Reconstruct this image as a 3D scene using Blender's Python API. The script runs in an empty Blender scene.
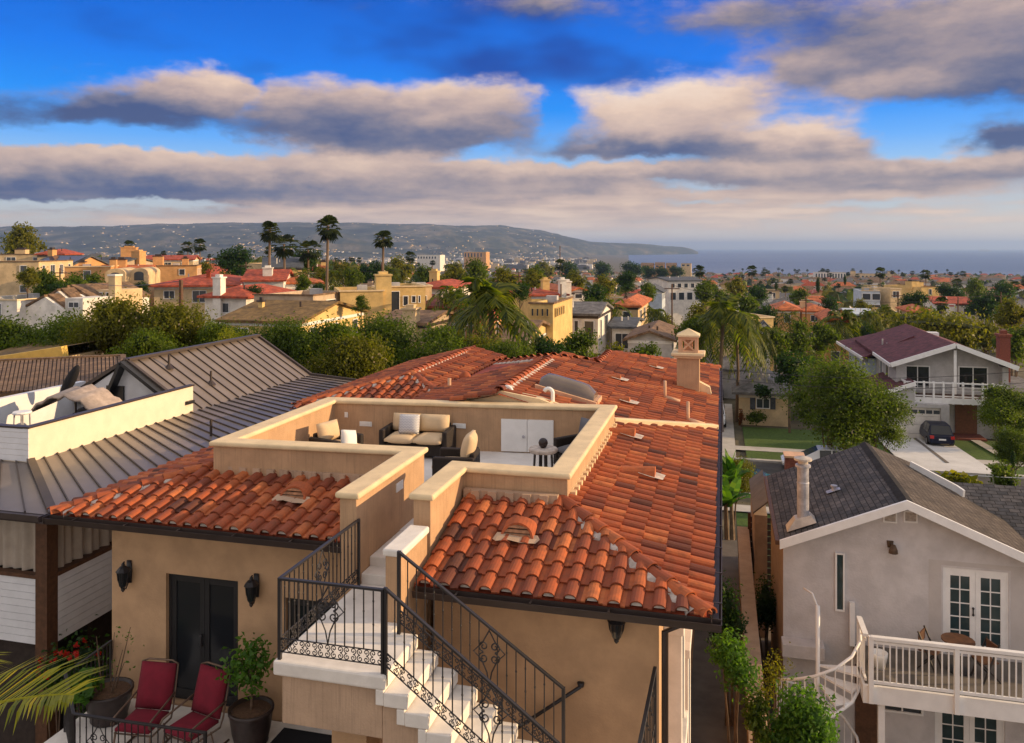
import bpy, bmesh, math, random
import numpy as np
from mathutils import Vector, Matrix
S = bpy.context.scene
R = math.radians
rnd = random.Random(7)
# ------------------------------------------------------------------ camera
# World axes follow the house: x along its front, y towards the sea, z up.  The drone's lens is the origin.
TH, FOC, HY = R(14.4), 820.0, 248.0
SN, CS = math.sin(TH), math.cos(TH)
cam = bpy.data.cameras.new('camera'); co = bpy.data.objects.new('camera', cam); S.collection.objects.link(co)
cam.sensor_width = 36; cam.lens = 36*FOC/1024; cam.shift_y = -(371.5-HY)/1024
cam.clip_start = .1; cam.clip_end = 90000
co.rotation_euler = (R(90), 0, TH); S.camera = co
S.render.resolution_x, S.render.resolution_y = 1024, 743
# ------------------------------------------------------------------ sun, exposure
SUN_AZ, SUN_EL = R(14), R(14.5)       # azimuth measured from +x towards +y
sd = Vector((math.cos(SUN_AZ)*math.cos(SUN_EL), math.sin(SUN_AZ)*math.cos(SUN_EL), math.sin(SUN_EL)))
sl = bpy.data.lights.new('sun', 'SUN'); so = bpy.data.objects.new('sun', sl); S.collection.objects.link(so)
sl.energy = 5.0; sl.angle = R(.6); sl.color = (1, .68, .36)
so.rotation_euler = sd.to_track_quat('Z', 'Y').to_euler(); so.location = sd*200
vs = S.view_settings
vs.view_transform = 'Standard'; vs.look = 'None'; vs.exposure = 0.22; vs.gamma = 1; vs.use_curve_mapping = False
S.cycles.max_bounces = 6; S.cycles.transparent_max_bounces = 8; S.cycles.volume_bounces = 0
S.cycles.use_denoising = True
# ------------------------------------------------------------------ world: sky and clouds
W = bpy.data.worlds.new('World'); S.world = W; W.use_nodes = True
nt = W.node_tree; nt.nodes.clear()
class NT:
    def __init__(s, nt): s.nt = nt
    def n(s, t, **kw):
        o = s.nt.nodes.new(t)
        for k, v in kw.items(): setattr(o, k, v)
        return o
    def put(s, sock, v):
        if isinstance(v, bpy.types.NodeSocket): s.nt.links.new(v, sock)
        elif v is not None: sock.default_value = v
    def m(s, op, a, b=None, c=None, clamp=False):
        o = s.n('ShaderNodeMath', operation=op, use_clamp=clamp)
        for i, x in enumerate((a, b, c)):
            if x is not None: s.put(o.inputs[i], x)
        return o.outputs[0]
    def mix(s, f, a, b, blend='MIX'):
        o = s.n('ShaderNodeMix', data_type='RGBA', blend_type=blend)
        s.put(o.inputs[0], f)
        for i, x in ((6, a), (7, b)):
            s.put(o.inputs[i], (*x, 1) if isinstance(x, tuple) and len(x) == 3 else x)
        return o.outputs[2]
    def ss(s, x, lo, hi, a=0.0, b=1.0):
        o = s.n('ShaderNodeMapRange', interpolation_type='SMOOTHSTEP')
        for i, v in enumerate((x, lo, hi, a, b)): s.put(o.inputs[i], v)
        return o.outputs[0]
    def noise(s, vec, scale, detail=4, rough=.55, dist=0.0):
        o = s.n('ShaderNodeTexNoise'); s.put(o.inputs['Vector'], vec)
        o.inputs['Scale'].default_value = scale; o.inputs['Detail'].default_value = detail
        o.inputs['Roughness'].default_value = rough; o.inputs['Distortion'].default_value = dist
        return o
    def ramp(s, f, stops):
        o = s.n('ShaderNodeValToRGB'); s.put(o.inputs[0], f); e = o.color_ramp.elements
        while len(e) < len(stops): e.new(.5)
        for i, (p, c) in enumerate(stops): e[i].position = p; e[i].color = (*c, 1)
        return o.outputs[0]
    def comb(s, x, y, z):
        o = s.n('ShaderNodeCombineXYZ')
        for i, v in enumerate((x, y, z)): s.put(o.inputs[i], v)
        return o.outputs[0]
w = NT(nt)
sky = w.n('ShaderNodeTexSky', sky_type='NISHITA', sun_disc=False)
sky.sun_elevation = SUN_EL; sky.sun_rotation = math.atan2(sd.x, sd.y); sky.altitude = 60
sky.air_density = 1.0; sky.dust_density = .6; sky.ozone_density = 2.5
tc = w.n('ShaderNodeTexCoord'); sep = w.n('ShaderNodeSeparateXYZ'); w.put(sep.inputs[0], tc.outputs['Generated'])
dx, dy, dz = sep.outputs
xr = w.m('ADD', w.m('MULTIPLY', dx, CS), w.m('MULTIPLY', dy, SN))      # compass frame turned towards the bay
yr = w.m('SUBTRACT', w.m('MULTIPLY', dy, CS), w.m('MULTIPLY', dx, SN))
az = w.m('ARCTAN2', xr, yr); el = w.m('ARCSINE', dz)
def azel(px, py):
    a = math.atan((px-512)/FOC); return a, math.atan((HY-py)/FOC*math.cos(a))
nv = w.comb(w.m('MULTIPLY', az, 1.0), w.m('MULTIPLY', el, 2.4), 0.37)
n1 = w.noise(nv, 7, 3, .5); n2 = w.noise(w.comb(w.m('MULTIPLY', az, .8), w.m('MULTIPLY', el, 2.0), 1.7), 15, 9, .60)
n5 = w.noise(w.comb(az, w.m('MULTIPLY', el, 1.7), 2.9), 34, 5, .55); s5 = w.n('ShaderNodeSeparateColor'); w.put(s5.inputs[0], n5.outputs['Color'])
sn = w.n('ShaderNodeSeparateColor'); w.put(sn.inputs[0], n1.outputs['Color'])
az2 = w.m('ADD', w.m('ADD', az, w.m('MULTIPLY', w.m('SUBTRACT', sn.outputs[0], .5), .13)), w.m('MULTIPLY', w.m('SUBTRACT', s5.outputs[0], .5), .045))
el2 = w.m('ADD', w.m('ADD', el, w.m('MULTIPLY', w.m('SUBTRACT', sn.outputs[1], .5), .032)), w.m('MULTIPLY', w.m('SUBTRACT', s5.outputs[1], .5), .022))
# banks of cumulus: azimuth / elevation (through azel), half-width, half-height, weight (negative = a clear gap), brightness
CL = [(212,90,42,21,1.25,1.15),(150,104,50,16,.75,.35),(60,112,120,17,1.05,-.3),(330,98,85,22,1.1,.8),(475,100,68,24,1.15,1.05),(350,130,105,16,1.0,.05),(440,135,90,14,.9,.45),
      (655,110,88,25,1.25,1.2),(700,105,50,20,.6,1.3),(800,137,80,17,1.15,1.25),(660,146,110,10,.9,-.05),(790,152,80,9,.7,.4),
      (70,168,130,19,1.15,.7),(230,172,150,20,1.15,.75),(400,174,150,22,1.1,.9),(110,188,190,10,1.15,-.35),(330,192,150,9,1.0,.0),(560,190,60,5,.6,-.1),(880,187,50,4,.6,-.2),(570,172,120,11,1.0,.7),(740,172,170,10,1.0,.7),(960,160,80,11,1.1,1.0),(900,176,160,8,.9,.35),
      (930,30,170,40,1.3,.35),(1030,62,120,32,1.2,.6),(900,88,75,13,1.0,1.15),(800,70,50,14,.7,.7),(545,5,62,14,1.0,.5),(750,10,70,18,.7,.35),(1012,135,36,10,1.2,-.2),
      (480,203,260,11,1.0,.85),(820,192,260,9,.95,.75),(330,216,200,9,1.05,.5),(700,210,300,9,.9,.8),(620,226,360,9,.9,.75),(250,232,200,7,.8,.6),(75,207,60,3,.6,.3),
      (140,140,140,8,-1.2,0),(430,205,120,5,-.6,0),(700,200,70,4,-.7,0),(860,205,90,4,-.6,0),(640,182,40,4,-.5,0),(250,88,10,22,-.5,0),(40,140,60,5,-.6,0),(548,112,17,30,-.9,0),(600,158,90,4,-.6,0),(900,128,42,20,-.6,0),(930,150,50,9,-.6,0),(487,152,24,8,-.8,0),(120,205,130,5,-1.0,0),(690,188,60,3,-.5,0),(380,62,300,16,-.4,0)]
dens = shade = pos = None
for (px, py, hw, hh, wt, br) in CL:
    a, e = azel(px, py)
    qa = w.m('DIVIDE', w.m('SUBTRACT', az2, a), hw/FOC*math.cos(a)**2)
    qe = w.m('DIVIDE', w.m('SUBTRACT', el2, e), hh/FOC)
    r2 = w.m('ADD', w.m('MULTIPLY', qa, qa), w.m('MULTIPLY', qe, qe))
    g = w.m('MULTIPLY', w.m('EXPONENT', w.m('MULTIPLY', r2, -.8)), wt)
    dens = g if dens is None else w.m('ADD', dens, g)
    if wt < 0: continue
    lit = w.m('MULTIPLY', g, w.m('ADD', w.m('MULTIPLY', qe, .55), br))
    shade = lit if shade is None else w.m('ADD', shade, lit); pos = g if pos is None else w.m('ADD', pos, g)
shade = w.m('DIVIDE', shade, w.m('MAXIMUM', pos, .02))
n3 = w.noise(w.comb(w.m('MULTIPLY', az, 1.0), w.m('MULTIPLY', el, 9.0), 4.1), 9, 4, .55)      # low stratus is drawn out sideways
low = w.ss(el, R(5.0), R(2.0))
nn = w.m('SUBTRACT', n2.outputs['Fac'], .5)
nn = w.m('ADD', w.m('MULTIPLY', nn, w.m('SUBTRACT', 1.0, w.m('MULTIPLY', low, .7))), w.m('MULTIPLY', w.m('SUBTRACT', n3.outputs['Fac'], .5), w.m('MULTIPLY', low, 1.5)))
dn = w.m('ADD', dens, w.m('MULTIPLY', nn, 1.45))
# everything above the picture and behind the drone: unseen sky, cloud added and brightened to lift the shadows
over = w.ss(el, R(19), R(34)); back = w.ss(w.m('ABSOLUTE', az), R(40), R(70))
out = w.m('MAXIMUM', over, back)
nb = w.noise(w.comb(dx, dy, w.m('MULTIPLY', dz, 2)), 2.6, 5, .55)
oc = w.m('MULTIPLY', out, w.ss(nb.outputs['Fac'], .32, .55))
cov = w.ss(dn, .14, 1.1)
cov = w.m('MAXIMUM', cov, oc)
sh = w.m('ADD', w.m('ADD', shade, w.m('MULTIPLY', nn, 1.15)), w.m('MULTIPLY', low, .42))
ccol = w.ramp(w.m('MULTIPLY', sh, .6, clamp=True), [(0, (.055,.08,.19)), (.18, (.15,.15,.22)), (.36, (.31,.25,.26)), (.55, (.52,.38,.325)), (.78, (.74,.54,.41)), (1, (.84,.66,.52))])
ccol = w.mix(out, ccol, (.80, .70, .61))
# clear sky: the Nishita blue deepened, paler and warmer near the sea horizon
hs = w.n('ShaderNodeHueSaturation'); hs.inputs['Saturation'].default_value = 1.5
w.put(hs.inputs['Color'], sky.outputs[0])
blue = w.mix(1.0, hs.outputs[0], (.55,.95,1.55), 'MULTIPLY')
grad = w.ramp(w.ss(el, R(-1), R(18)), [(0,(6.2,5.4,4.6)), (.12,(5.0,5.6,6.2)), (.26,(3.3,5.4,8.0)), (.40,(1.3,4.0,9.0)), (.58,(.06,2.6,8.8)), (.8,(.0,1.7,7.8)), (1,(.0,1.1,6.0))])
dk = w.noise(nv, 4.5, 3, .5); clear = w.mix(.9, blue, w.mix(w.m('MULTIPLY', w.ss(dk.outputs['Fac'], .45, .7), w.ss(el, R(8), R(13))), grad, (.02,.45,3.2)))
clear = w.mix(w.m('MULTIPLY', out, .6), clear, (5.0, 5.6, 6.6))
ten = w.mix(1.0, ccol, (10., 10., 10.), 'MULTIPLY')
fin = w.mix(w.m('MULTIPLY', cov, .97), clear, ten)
hz = w.ss(el, R(3.2), R(.0), 0, .8)
fin = w.mix(w.m('MULTIPLY', hz, w.ss(az, R(-34), R(10), .45, 1)), fin, (8.4, 6.7, 5.3))
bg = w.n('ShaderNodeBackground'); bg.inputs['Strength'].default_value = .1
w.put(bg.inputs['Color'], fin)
wo = w.n('ShaderNodeOutputWorld'); nt.links.new(bg.outputs[0], wo.inputs[0])
W.cycles.sampling_method = 'MANUAL'; W.cycles.sample_map_resolution = 512

# ------------------------------------------------------------------ helpers
C = S.collection
def ray(px, py):
    a = (px-512)/FOC
    return -SN+a*CS, CS+a*SN, -(py-HY)/FOC
def at_v(px, py, v): x, y, z = ray(px, py); k = v/y; return Vector((x*k, v, z*k))
def at_u(px, py, u): x, y, z = ray(px, py); k = u/x; return Vector((u, y*k, z*k))
def at_z(px, py, zz): x, y, z = ray(px, py); k = zz/z; return Vector((x*k, y*k, zz))
def at_d(px, py, d): x, y, z = ray(px, py); return Vector((x*d, y*d, z*d))
def camco(u, v): return u*CS+v*SN, -u*SN+v*CS
def thing(name, label, cat, loc=(0,0,0), group=None, rz=0):
    o = bpy.data.objects.new(name, None); C.objects.link(o); o.location = loc; o.empty_display_size = .3
    o.rotation_euler.z = rz
    return tag(o, label, cat, group)
def tag(o, label, cat, group=None):
    o['label'] = label; o['category'] = cat
    if group: o['group'] = group
    return o
def kind(o, k): o['kind'] = k; return o
def link(name, me, mat, parent=None, smooth=False, bevel=0, seg=2):
    o = bpy.data.objects.new(name, me); C.objects.link(o)
    for m_ in (mat if isinstance(mat, (list, tuple)) else [mat]):
        if m_: me.materials.append(m_)
    if parent is not None:
        o.parent = parent
        if parent.type == 'EMPTY' and parent.parent is None:
            o.matrix_parent_inverse = Matrix.Translation(-parent.location)
    if smooth:
        me.polygons.foreach_set('use_smooth', [True]*len(me.polygons))
    if bevel:
        b = o.modifiers.new('bevel', 'BEVEL'); b.width = bevel; b.segments = seg; b.limit_method = 'ANGLE'; b.angle_limit = R(40)
    return o
def dup(root, loc, rz=0, label=None, group=None, scale=None):
    r = root.copy(); C.objects.link(r); r.location = loc; r.rotation_euler.z = rz
    if scale is not None: r.scale = scale if isinstance(scale, tuple) else (scale,)*3
    if label: r['label'] = label
    if group: r['group'] = group
    for ch in root.children:
        c = ch.copy(); C.objects.link(c); c.parent = r
        for g in ch.children:
            d = g.copy(); C.objects.link(d); d.parent = c
    return r
class MB:
    def __init__(s): s.v = []; s.f = []; s.t = []; s.mi = []
    def add(s, vs_, fs, tint=None, mi=0):
        b = len(s.v); s.v += [tuple(p) for p in vs_]
        t = rnd.random() if tint is None else tint
        for f in fs: s.f.append([i+b for i in f]); s.t.append(t); s.mi.append(mi)
        return s
    def quad(s, a, b, c, d, **k): return s.add([a,b,c,d], [(0,1,2,3)], **k)
    def poly(s, ps, **k): return s.add(ps, [tuple(range(len(ps)))], **k)
    def box(s, x0, x1, y0, y1, z0, z1, **k):
        x0,x1 = min(x0,x1),max(x0,x1); y0,y1 = min(y0,y1),max(y0,y1); z0,z1 = min(z0,z1),max(z0,z1)
        return s.add([(x0,y0,z0),(x1,y0,z0),(x1,y1,z0),(x0,y1,z0),(x0,y0,z1),(x1,y0,z1),(x1,y1,z1),(x0,y1,z1)],
                     [(3,2,1,0),(4,5,6,7),(0,1,5,4),(1,2,6,5),(2,3,7,6),(3,0,4,7)], **k)
    def bar(s, p, q, w_, h_, up=(0,0,1), **k):
        p, q = Vector(p), Vector(q); d = (q-p).normalized(); up = Vector(up)
        sde = d.cross(up)
        if sde.length < 1e-4: sde = d.cross(Vector((0,1,0)))
        sde.normalize(); u = sde.cross(d).normalized()
        a = sde*w_/2; b = u*h_/2
        return s.add([p-a-b,p+a-b,p+a+b,p-a+b,q-a-b,q+a-b,q+a+b,q-a+b],
                     [(0,1,2,3),(7,6,5,4),(4,5,1,0),(5,6,2,1),(6,7,3,2),(7,4,0,3)], **k)
    def prism(s, pts, ext, **k):
        pts = [Vector(p) for p in pts]; e = Vector(ext); n = len(pts)
        return s.add(pts+[p+e for p in pts], [tuple(range(n-1,-1,-1)), tuple(range(n,2*n))]+[(i,(i+1)%n,(i+1)%n+n,i+n) for i in range(n)], **k)
    def tube(s, path, r, n=6, cap=True, **k):
        path = [Vector(p) for p in path]; m = len(path); rs = r if isinstance(r, (list, tuple)) else [r]*m
        vs_ = []; prev = None
        for i, p in enumerate(path):
            d = (path[min(i+1,m-1)]-path[max(i-1,0)]).normalized()
            if prev is None:
                ref = Vector((0,0,1)) if abs(d.z) < .9 else Vector((1,0,0))
                a = d.cross(ref).normalized()
            else: a = (prev-d*prev.dot(d)).normalized()
            prev = a; b = d.cross(a)
            vs_ += [p+(a*math.cos(2*math.pi*j/n)+b*math.sin(2*math.pi*j/n))*rs[i] for j in range(n)]
        fs = [(i*n+j, i*n+(j+1)%n, (i+1)*n+(j+1)%n, (i+1)*n+j) for i in range(m-1) for j in range(n)]
        if cap: fs += [tuple(range(n-1,-1,-1)), tuple(range((m-1)*n, m*n))]
        return s.add(vs_, fs, **k)
    def cyl(s, p, q, r0, r1=None, n=10, **k): return s.tube([p,q], [r0, r0 if r1 is None else r1], n, **k)
    def lathe(s, prof, c, n=20, **k):
        c = Vector(c); m = len(prof)
        vs_ = [c+Vector((r*math.cos(2*math.pi*j/n), r*math.sin(2*math.pi*j/n), z)) for r, z in prof for j in range(n)]
        fs = [(i*n+j, i*n+(j+1)%n, (i+1)*n+(j+1)%n, (i+1)*n+j) for i in range(m-1) for j in range(n)]
        return s.add(vs_, fs+[tuple(range(n-1,-1,-1)), tuple(range((m-1)*n, m*n))], **k)
    def ball(s, c, r, n=12, m=8, **k):
        rx, ry, rz = r if isinstance(r, tuple) else (r,r,r)
        return s.lathe_e([(math.sin(math.pi*(i+.02)/(m+.04)), -math.cos(math.pi*(i+.02)/(m+.04))) for i in range(m+1)], c, rx, ry, rz, n, **k)
    def lathe_e(s, prof, c, rx, ry, rz, n, **k):
        c = Vector(c); m = len(prof)
        vs_ = [c+Vector((r*rx*math.cos(2*math.pi*j/n), r*ry*math.sin(2*math.pi*j/n), z*rz)) for r, z in prof for j in range(n)]
        fs = [(i*n+j, i*n+(j+1)%n, (i+1)*n+(j+1)%n, (i+1)*n+j) for i in range(m-1) for j in range(n)]
        return s.add(vs_, fs+[tuple(range(n-1,-1,-1)), tuple(range((m-1)*n, m*n))], **k)
    def xf(s, mtx, start=0):
        s.v[start:] = [tuple(mtx @ Vector(p)) for p in s.v[start:]]; return s
    def mesh(s, name):
        me = bpy.data.meshes.new(name); me.from_pydata(s.v, [], s.f); me.update()
        a = me.attributes.new('tint', 'FLOAT', 'FACE'); a.data.foreach_set('value', np.array(s.t, dtype=np.float32))
        if any(s.mi): me.polygons.foreach_set('material_index', s.mi)
        return me
    def build(s, name, mat, parent=None, smooth=False, bevel=0, seg=2, fix=False):
        me = s.mesh(name)
        if fix:
            bm = bmesh.new(); bm.from_mesh(me); bmesh.ops.recalc_face_normals(bm, faces=bm.faces); bm.to_mesh(me); bm.free()
        return link(name, me, mat, parent, smooth, bevel, seg)
# ------------------------------------------------------------------ materials
MT = {}
def pm(name, col, rough=.8, metal=0, var=.12, vs_=3.0, bump=0, bs=40, spec=.4, streak=0, tintvar=0, coat=0):
    m = bpy.data.materials.new(name); m.use_nodes = True; t = NT(m.node_tree); b = m.node_tree.nodes['Principled BSDF']
    b.inputs['Roughness'].default_value = rough; b.inputs['Metallic'].default_value = metal
    b.inputs['Specular IOR Level'].default_value = spec
    if coat: b.inputs['Coat Weight'].default_value = coat
    o = t.n('ShaderNodeTexCoord').outputs['Object']
    c = (*col, 1)
    if var:
        n = t.noise(o, vs_, 5, .6); f = t.ss(n.outputs['Fac'], .3, .7)
        c = t.mix(f, tuple(x*(1-var) for x in col), tuple(min(1, x*(1+var)) for x in col))
    if name.startswith('roof_') or name.startswith('far_'):
        nf = t.noise(o, 2.2 if name.startswith('roof_') else .9, 6, .75); k_ = .42 if name.startswith('roof_') else .16
        c = t.mix(1.0, c, t.ramp(nf.outputs['Fac'], [(.36, (1-k_,)*3), (.64, (1+k_,)*3)]), 'MULTIPLY')
    if streak:
        mp = t.n('ShaderNodeMapping'); mp.inputs['Scale'].default_value = (22, 22, .9); t.put(mp.inputs[0], o)
        n = t.noise(mp.outputs[0], 1.6, 5, .65)
        c = t.mix(t.m('MULTIPLY', t.ss(n.outputs['Fac'], .48, .72), streak), c, tuple(x*.5 for x in col))
    if tintvar:
        at = t.n('ShaderNodeAttribute', attribute_name='tint')
        c = t.mix(1.0, c, t.ramp(at.outputs['Fac'], [(0, (1-tintvar,)*3), (1, (1+tintvar,)*3)]), 'MULTIPLY')
    t.put(b.inputs['Base Color'], c)
    if bump:
        n = t.noise(o, bs, 6, .6); bp = t.n('ShaderNodeBump'); bp.inputs['Strength'].default_value = bump; bp.inputs['Distance'].default_value = .02
        t.put(bp.inputs['Height'], n.outputs['Fac']); t.put(b.inputs['Normal'], bp.outputs[0])
    MT[name] = m; return m
def tiles(name, stops, rough=.78):
    m = pm(name, (1,1,1), rough, var=0, spec=.35); t = NT(m.node_tree); b = m.node_tree.nodes['Principled BSDF']
    at = t.n('ShaderNodeAttribute', attribute_name='tint'); o = t.n('ShaderNodeTexCoord').outputs['Object']
    c = t.ramp(at.outputs['Fac'], stops); n = t.noise(o, 7, 5, .65)
    c = t.mix(t.ss(n.outputs['Fac'], .35, .75, 0, .6), c, (.15,.055,.028))
    n3 = t.noise(o, 45, 3, .6); c = t.mix(t.ss(n3.outputs['Fac'], .64, .78, 0, .25), c, (.42,.25,.13))
    t.put(b.inputs['Base Color'], c)
    bp = t.n('ShaderNodeBump'); bp.inputs['Strength'].default_value = .25; bp.inputs['Distance'].default_value = .01
    t.put(bp.inputs['Height'], n3.outputs['Fac']); t.put(b.inputs['Normal'], bp.outputs[0]); return m
tiles('clay_tile', [(0,(.085,.03,.022)),(.25,(.18,.046,.025)),(.5,(.31,.072,.028)),(.8,(.42,.10,.031)),(1,(.50,.15,.05))])
def leafmat(name, dark, light, warm=.25, tr=.5):
    m = bpy.data.materials.new(name); m.use_nodes = True; t = NT(m.node_tree); nt_ = m.node_tree; nt_.nodes.clear()
    at = t.n('ShaderNodeAttribute', attribute_name='tint')
    c = t.ramp(at.outputs['Fac'], [(0, dark), (.75, light), (1, (light[0]*1.6, light[1]*1.25, light[2]))])
    d = t.n('ShaderNodeBsdfPrincipled'); t.put(d.inputs['Base Color'], c); d.inputs['Roughness'].default_value = .5; d.inputs['Specular IOR Level'].default_value = .3
    tr_ = t.n('ShaderNodeBsdfTranslucent'); t.put(tr_.inputs['Color'], t.mix(1.0, c, (1.5,1.6,.5), 'MULTIPLY'))
    mx = t.n('ShaderNodeMixShader'); mx.inputs[0].default_value = tr; nt_.links.new(d.outputs[0], mx.inputs[1]); nt_.links.new(tr_.outputs[0], mx.inputs[2])
    out_ = t.n('ShaderNodeOutputMaterial'); nt_.links.new(mx.outputs[0], out_.inputs[0]); MT[name] = m; return m
leafmat('leaf_green', (.014,.035,.005), (.12,.175,.014))
leafmat('leaf_olive', (.03,.042,.005), (.19,.19,.016))
leafmat('leaf_yellow', (.13,.16,.012), (.34,.34,.02))
leafmat('leaf_dark', (.010,.030,.006), (.035,.085,.014))
leafmat('leaf_bright', (.03,.09,.015), (.10,.22,.03))
leafmat('leaf_palm', (.022,.045,.007), (.125,.155,.015))
leafmat('leaf_fan', (.014,.026,.007), (.05,.07,.013))
pm('bronze', (.15,.10,.07), .5, .3, var=.2)
leafmat('leaf_fire', (.10,.03,.01), (.26,.08,.02))
leafmat('petal_red', (.35,.01,.01), (.6,.03,.02))
pm('stucco_tan', (.50,.32,.185), .9, var=.13, vs_=1.7, bump=.35, bs=30)
pm('stucco_deck', (.47,.30,.175), .9, var=.12, vs_=2.0, bump=.3, bs=30, streak=.38)
pm('coping', (.70,.55,.34), .75, var=.1, vs_=3, bump=.1)
pm('stone_white', (.74,.70,.65), .7, var=.08, vs_=4, bump=.08)
pm('deck_tile', (.70,.68,.66), .6, var=.06, vs_=3)
pm('stucco_fascia', (.46,.32,.22), .9, var=.12, vs_=2.2, bump=.3, streak=.4)
pm('mortar', (.50,.44,.39), .95, var=.25, vs_=8, bump=.5, bs=25)
pm('gutter', (.045,.032,.028), .45, var=.15)
pm('iron', (.018,.016,.018), .45, var=.1, spec=.5)
pm('frame_dark', (.02,.02,.022), .4, var=.1)
pm('white_paint', (.78,.78,.77), .5, var=.05)
pm('white_trim', (.80,.80,.80), .5, var=.05)
pm('vent_metal', (.52,.46,.40), .5, .3, var=.2)
pm('pipe_clay', (.60,.36,.22), .6, var=.15)
pm('skylight', (.13,.10,.08), .18, var=.1, spec=.7)
pm('wicker', (.018,.012,.010), .7, var=.3, vs_=60, bump=.6, bs=120)
pm('cushion_beige', (.62,.47,.30), .95, var=.07, bump=.15, bs=200)
pm('cushion_grey', (.13,.13,.145), .95, var=.08, bump=.15, bs=200)
pm('cushion_red', (.165,.008,.022), .9, var=.15, vs_=5, bump=.2, bs=150)
pm('terracotta_dark', (.035,.024,.022), .35, var=.3, vs_=6)
pm('soil', (.10,.055,.03), .95, var=.3, vs_=30, bump=.5)
pm('bark', (.13,.085,.055), .9, var=.3, vs_=8, bump=.6)
pm('palm_bark', (.17,.12,.08), .9, var=.3, vs_=5, bump=.6)
pm('concrete', (.42,.40,.37), .85, var=.12, vs_=1.2, bump=.1)
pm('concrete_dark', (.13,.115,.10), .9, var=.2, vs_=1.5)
pm('asphalt', (.055,.053,.052), .9, var=.2, vs_=2)
pm('grass', (.05,.095,.010), .95, var=.35, vs_=6, bump=.6, bs=60)
pm('earth', (.10,.085,.05), .95, var=.45, vs_=.25, bump=.3)
pm('wood_brown', (.10,.045,.022), .6, var=.25, vs_=8)
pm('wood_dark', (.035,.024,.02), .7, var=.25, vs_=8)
pm('wood_door', (.17,.065,.03), .5, var=.2, vs_=6)
pm('siding_cream', (.74,.66,.53), .6, var=.05)
pm('siding_white', (.72,.73,.76), .6, var=.05)
pm('curtain', (.42,.36,.30), .95, var=.1)
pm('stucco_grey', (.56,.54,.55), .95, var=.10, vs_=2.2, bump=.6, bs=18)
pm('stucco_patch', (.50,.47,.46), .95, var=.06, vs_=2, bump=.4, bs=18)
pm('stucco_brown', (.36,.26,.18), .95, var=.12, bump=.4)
pm('brick', (.20,.062,.042), .9, var=.3, vs_=12, bump=.5)
pm('flue_metal', (.40,.40,.44), .4, .3, var=.25, vs_=5)
pm('rust', (.30,.14,.07), .8, var=.4, vs_=10)
pm('tarp', (.42,.34,.29), .9, var=.2, vs_=5)
pm('black_fabric', (.012,.012,.015), .9, var=.2)
pm('tire', (.012,.012,.012), .9, var=.1)
pm('rim', (.45,.45,.46), .3, .8, var=.1)
pm('car_navy', (.006,.009,.028), .35, 0, var=.03, spec=.25)
pm('car_white', (.75,.76,.78), .25, 0, var=.03, coat=.6)
pm('car_teal', (.02,.16,.20), .25, .2, var=.03, coat=.6)
pm('car_silver', (.45,.46,.48), .25, .5, var=.03, coat=.6)
pm('lamp_red', (.45,.02,.02), .2, var=0)
pm('lamp_clear', (.8,.8,.8), .1, var=0)
pm('far_white', (.72,.68,.62), .8, var=.08, vs_=.6, tintvar=.12)
pm('far_cream', (.60,.45,.26), .9, var=.1, vs_=.5)
pm('far_yellow', (.62,.44,.18), .9, var=.1, vs_=.5)
pm('far_peach', (.56,.31,.13), .9, var=.1, vs_=.5)
pm('far_tan', (.46,.36,.26), .9, var=.1, vs_=.5)
pm('far_blue', (.45,.52,.60), .8, var=.08, vs_=.5)
pm('far_grey', (.46,.45,.45), .9, var=.1, vs_=.5)
pm('roof_red', (.33,.062,.026), .8, var=.35, vs_=1.6, bump=.4, bs=6)
pm('roof_orange', (.44,.125,.04), .8, var=.3, vs_=1.6, bump=.4, bs=6)
pm('roof_brown', (.17,.105,.06), .85, var=.3, vs_=1.2, bump=.4, bs=6)
pm('roof_olive', (.17,.105,.035), .85, var=.3, vs_=1.0, bump=.4, bs=6)
pm('roof_grey', (.13,.125,.125), .85, var=.25, vs_=1.4, bump=.4, bs=6)
pm('roof_maroon', (.105,.032,.038), .85, var=.25, vs_=1.5, bump=.4, bs=12)
pm('roof_slate', (.075,.085,.10), .8, var=.25, vs_=1.5, bump=.4, bs=6)
pm('solar', (.012,.02,.06), .15, var=.1, spec=.7)
pm('glass_dark', (.015,.018,.022), .12, var=0, spec=.5)
pm('glass_far', (.035,.045,.06), .15, var=0, spec=.7)
pm('glass_teal', (.02,.045,.055), .12, var=.2, spec=.7)
pm('metal_brown', (.21,.175,.155), .38, .25, var=.12, vs_=.9)
pm('metal_seam', (.075,.058,.05), .5, .3, var=.1)
pm('roof_corr', (.12,.085,.065), .7, var=.3, vs_=2)
pm('fascia_yellow', (.70,.48,.12), .8, var=.1)
pm('beige_awning', (.5,.44,.36), .8, var=.1)
pm('hill_scrub_shading', (.075,.085,.055), .95, var=.5, vs_=.004, bump=0)
pm('pillow_white', (.75,.74,.72), .95, var=0)
pm('sign_red', (.5,.03,.02), .6, var=0)
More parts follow.
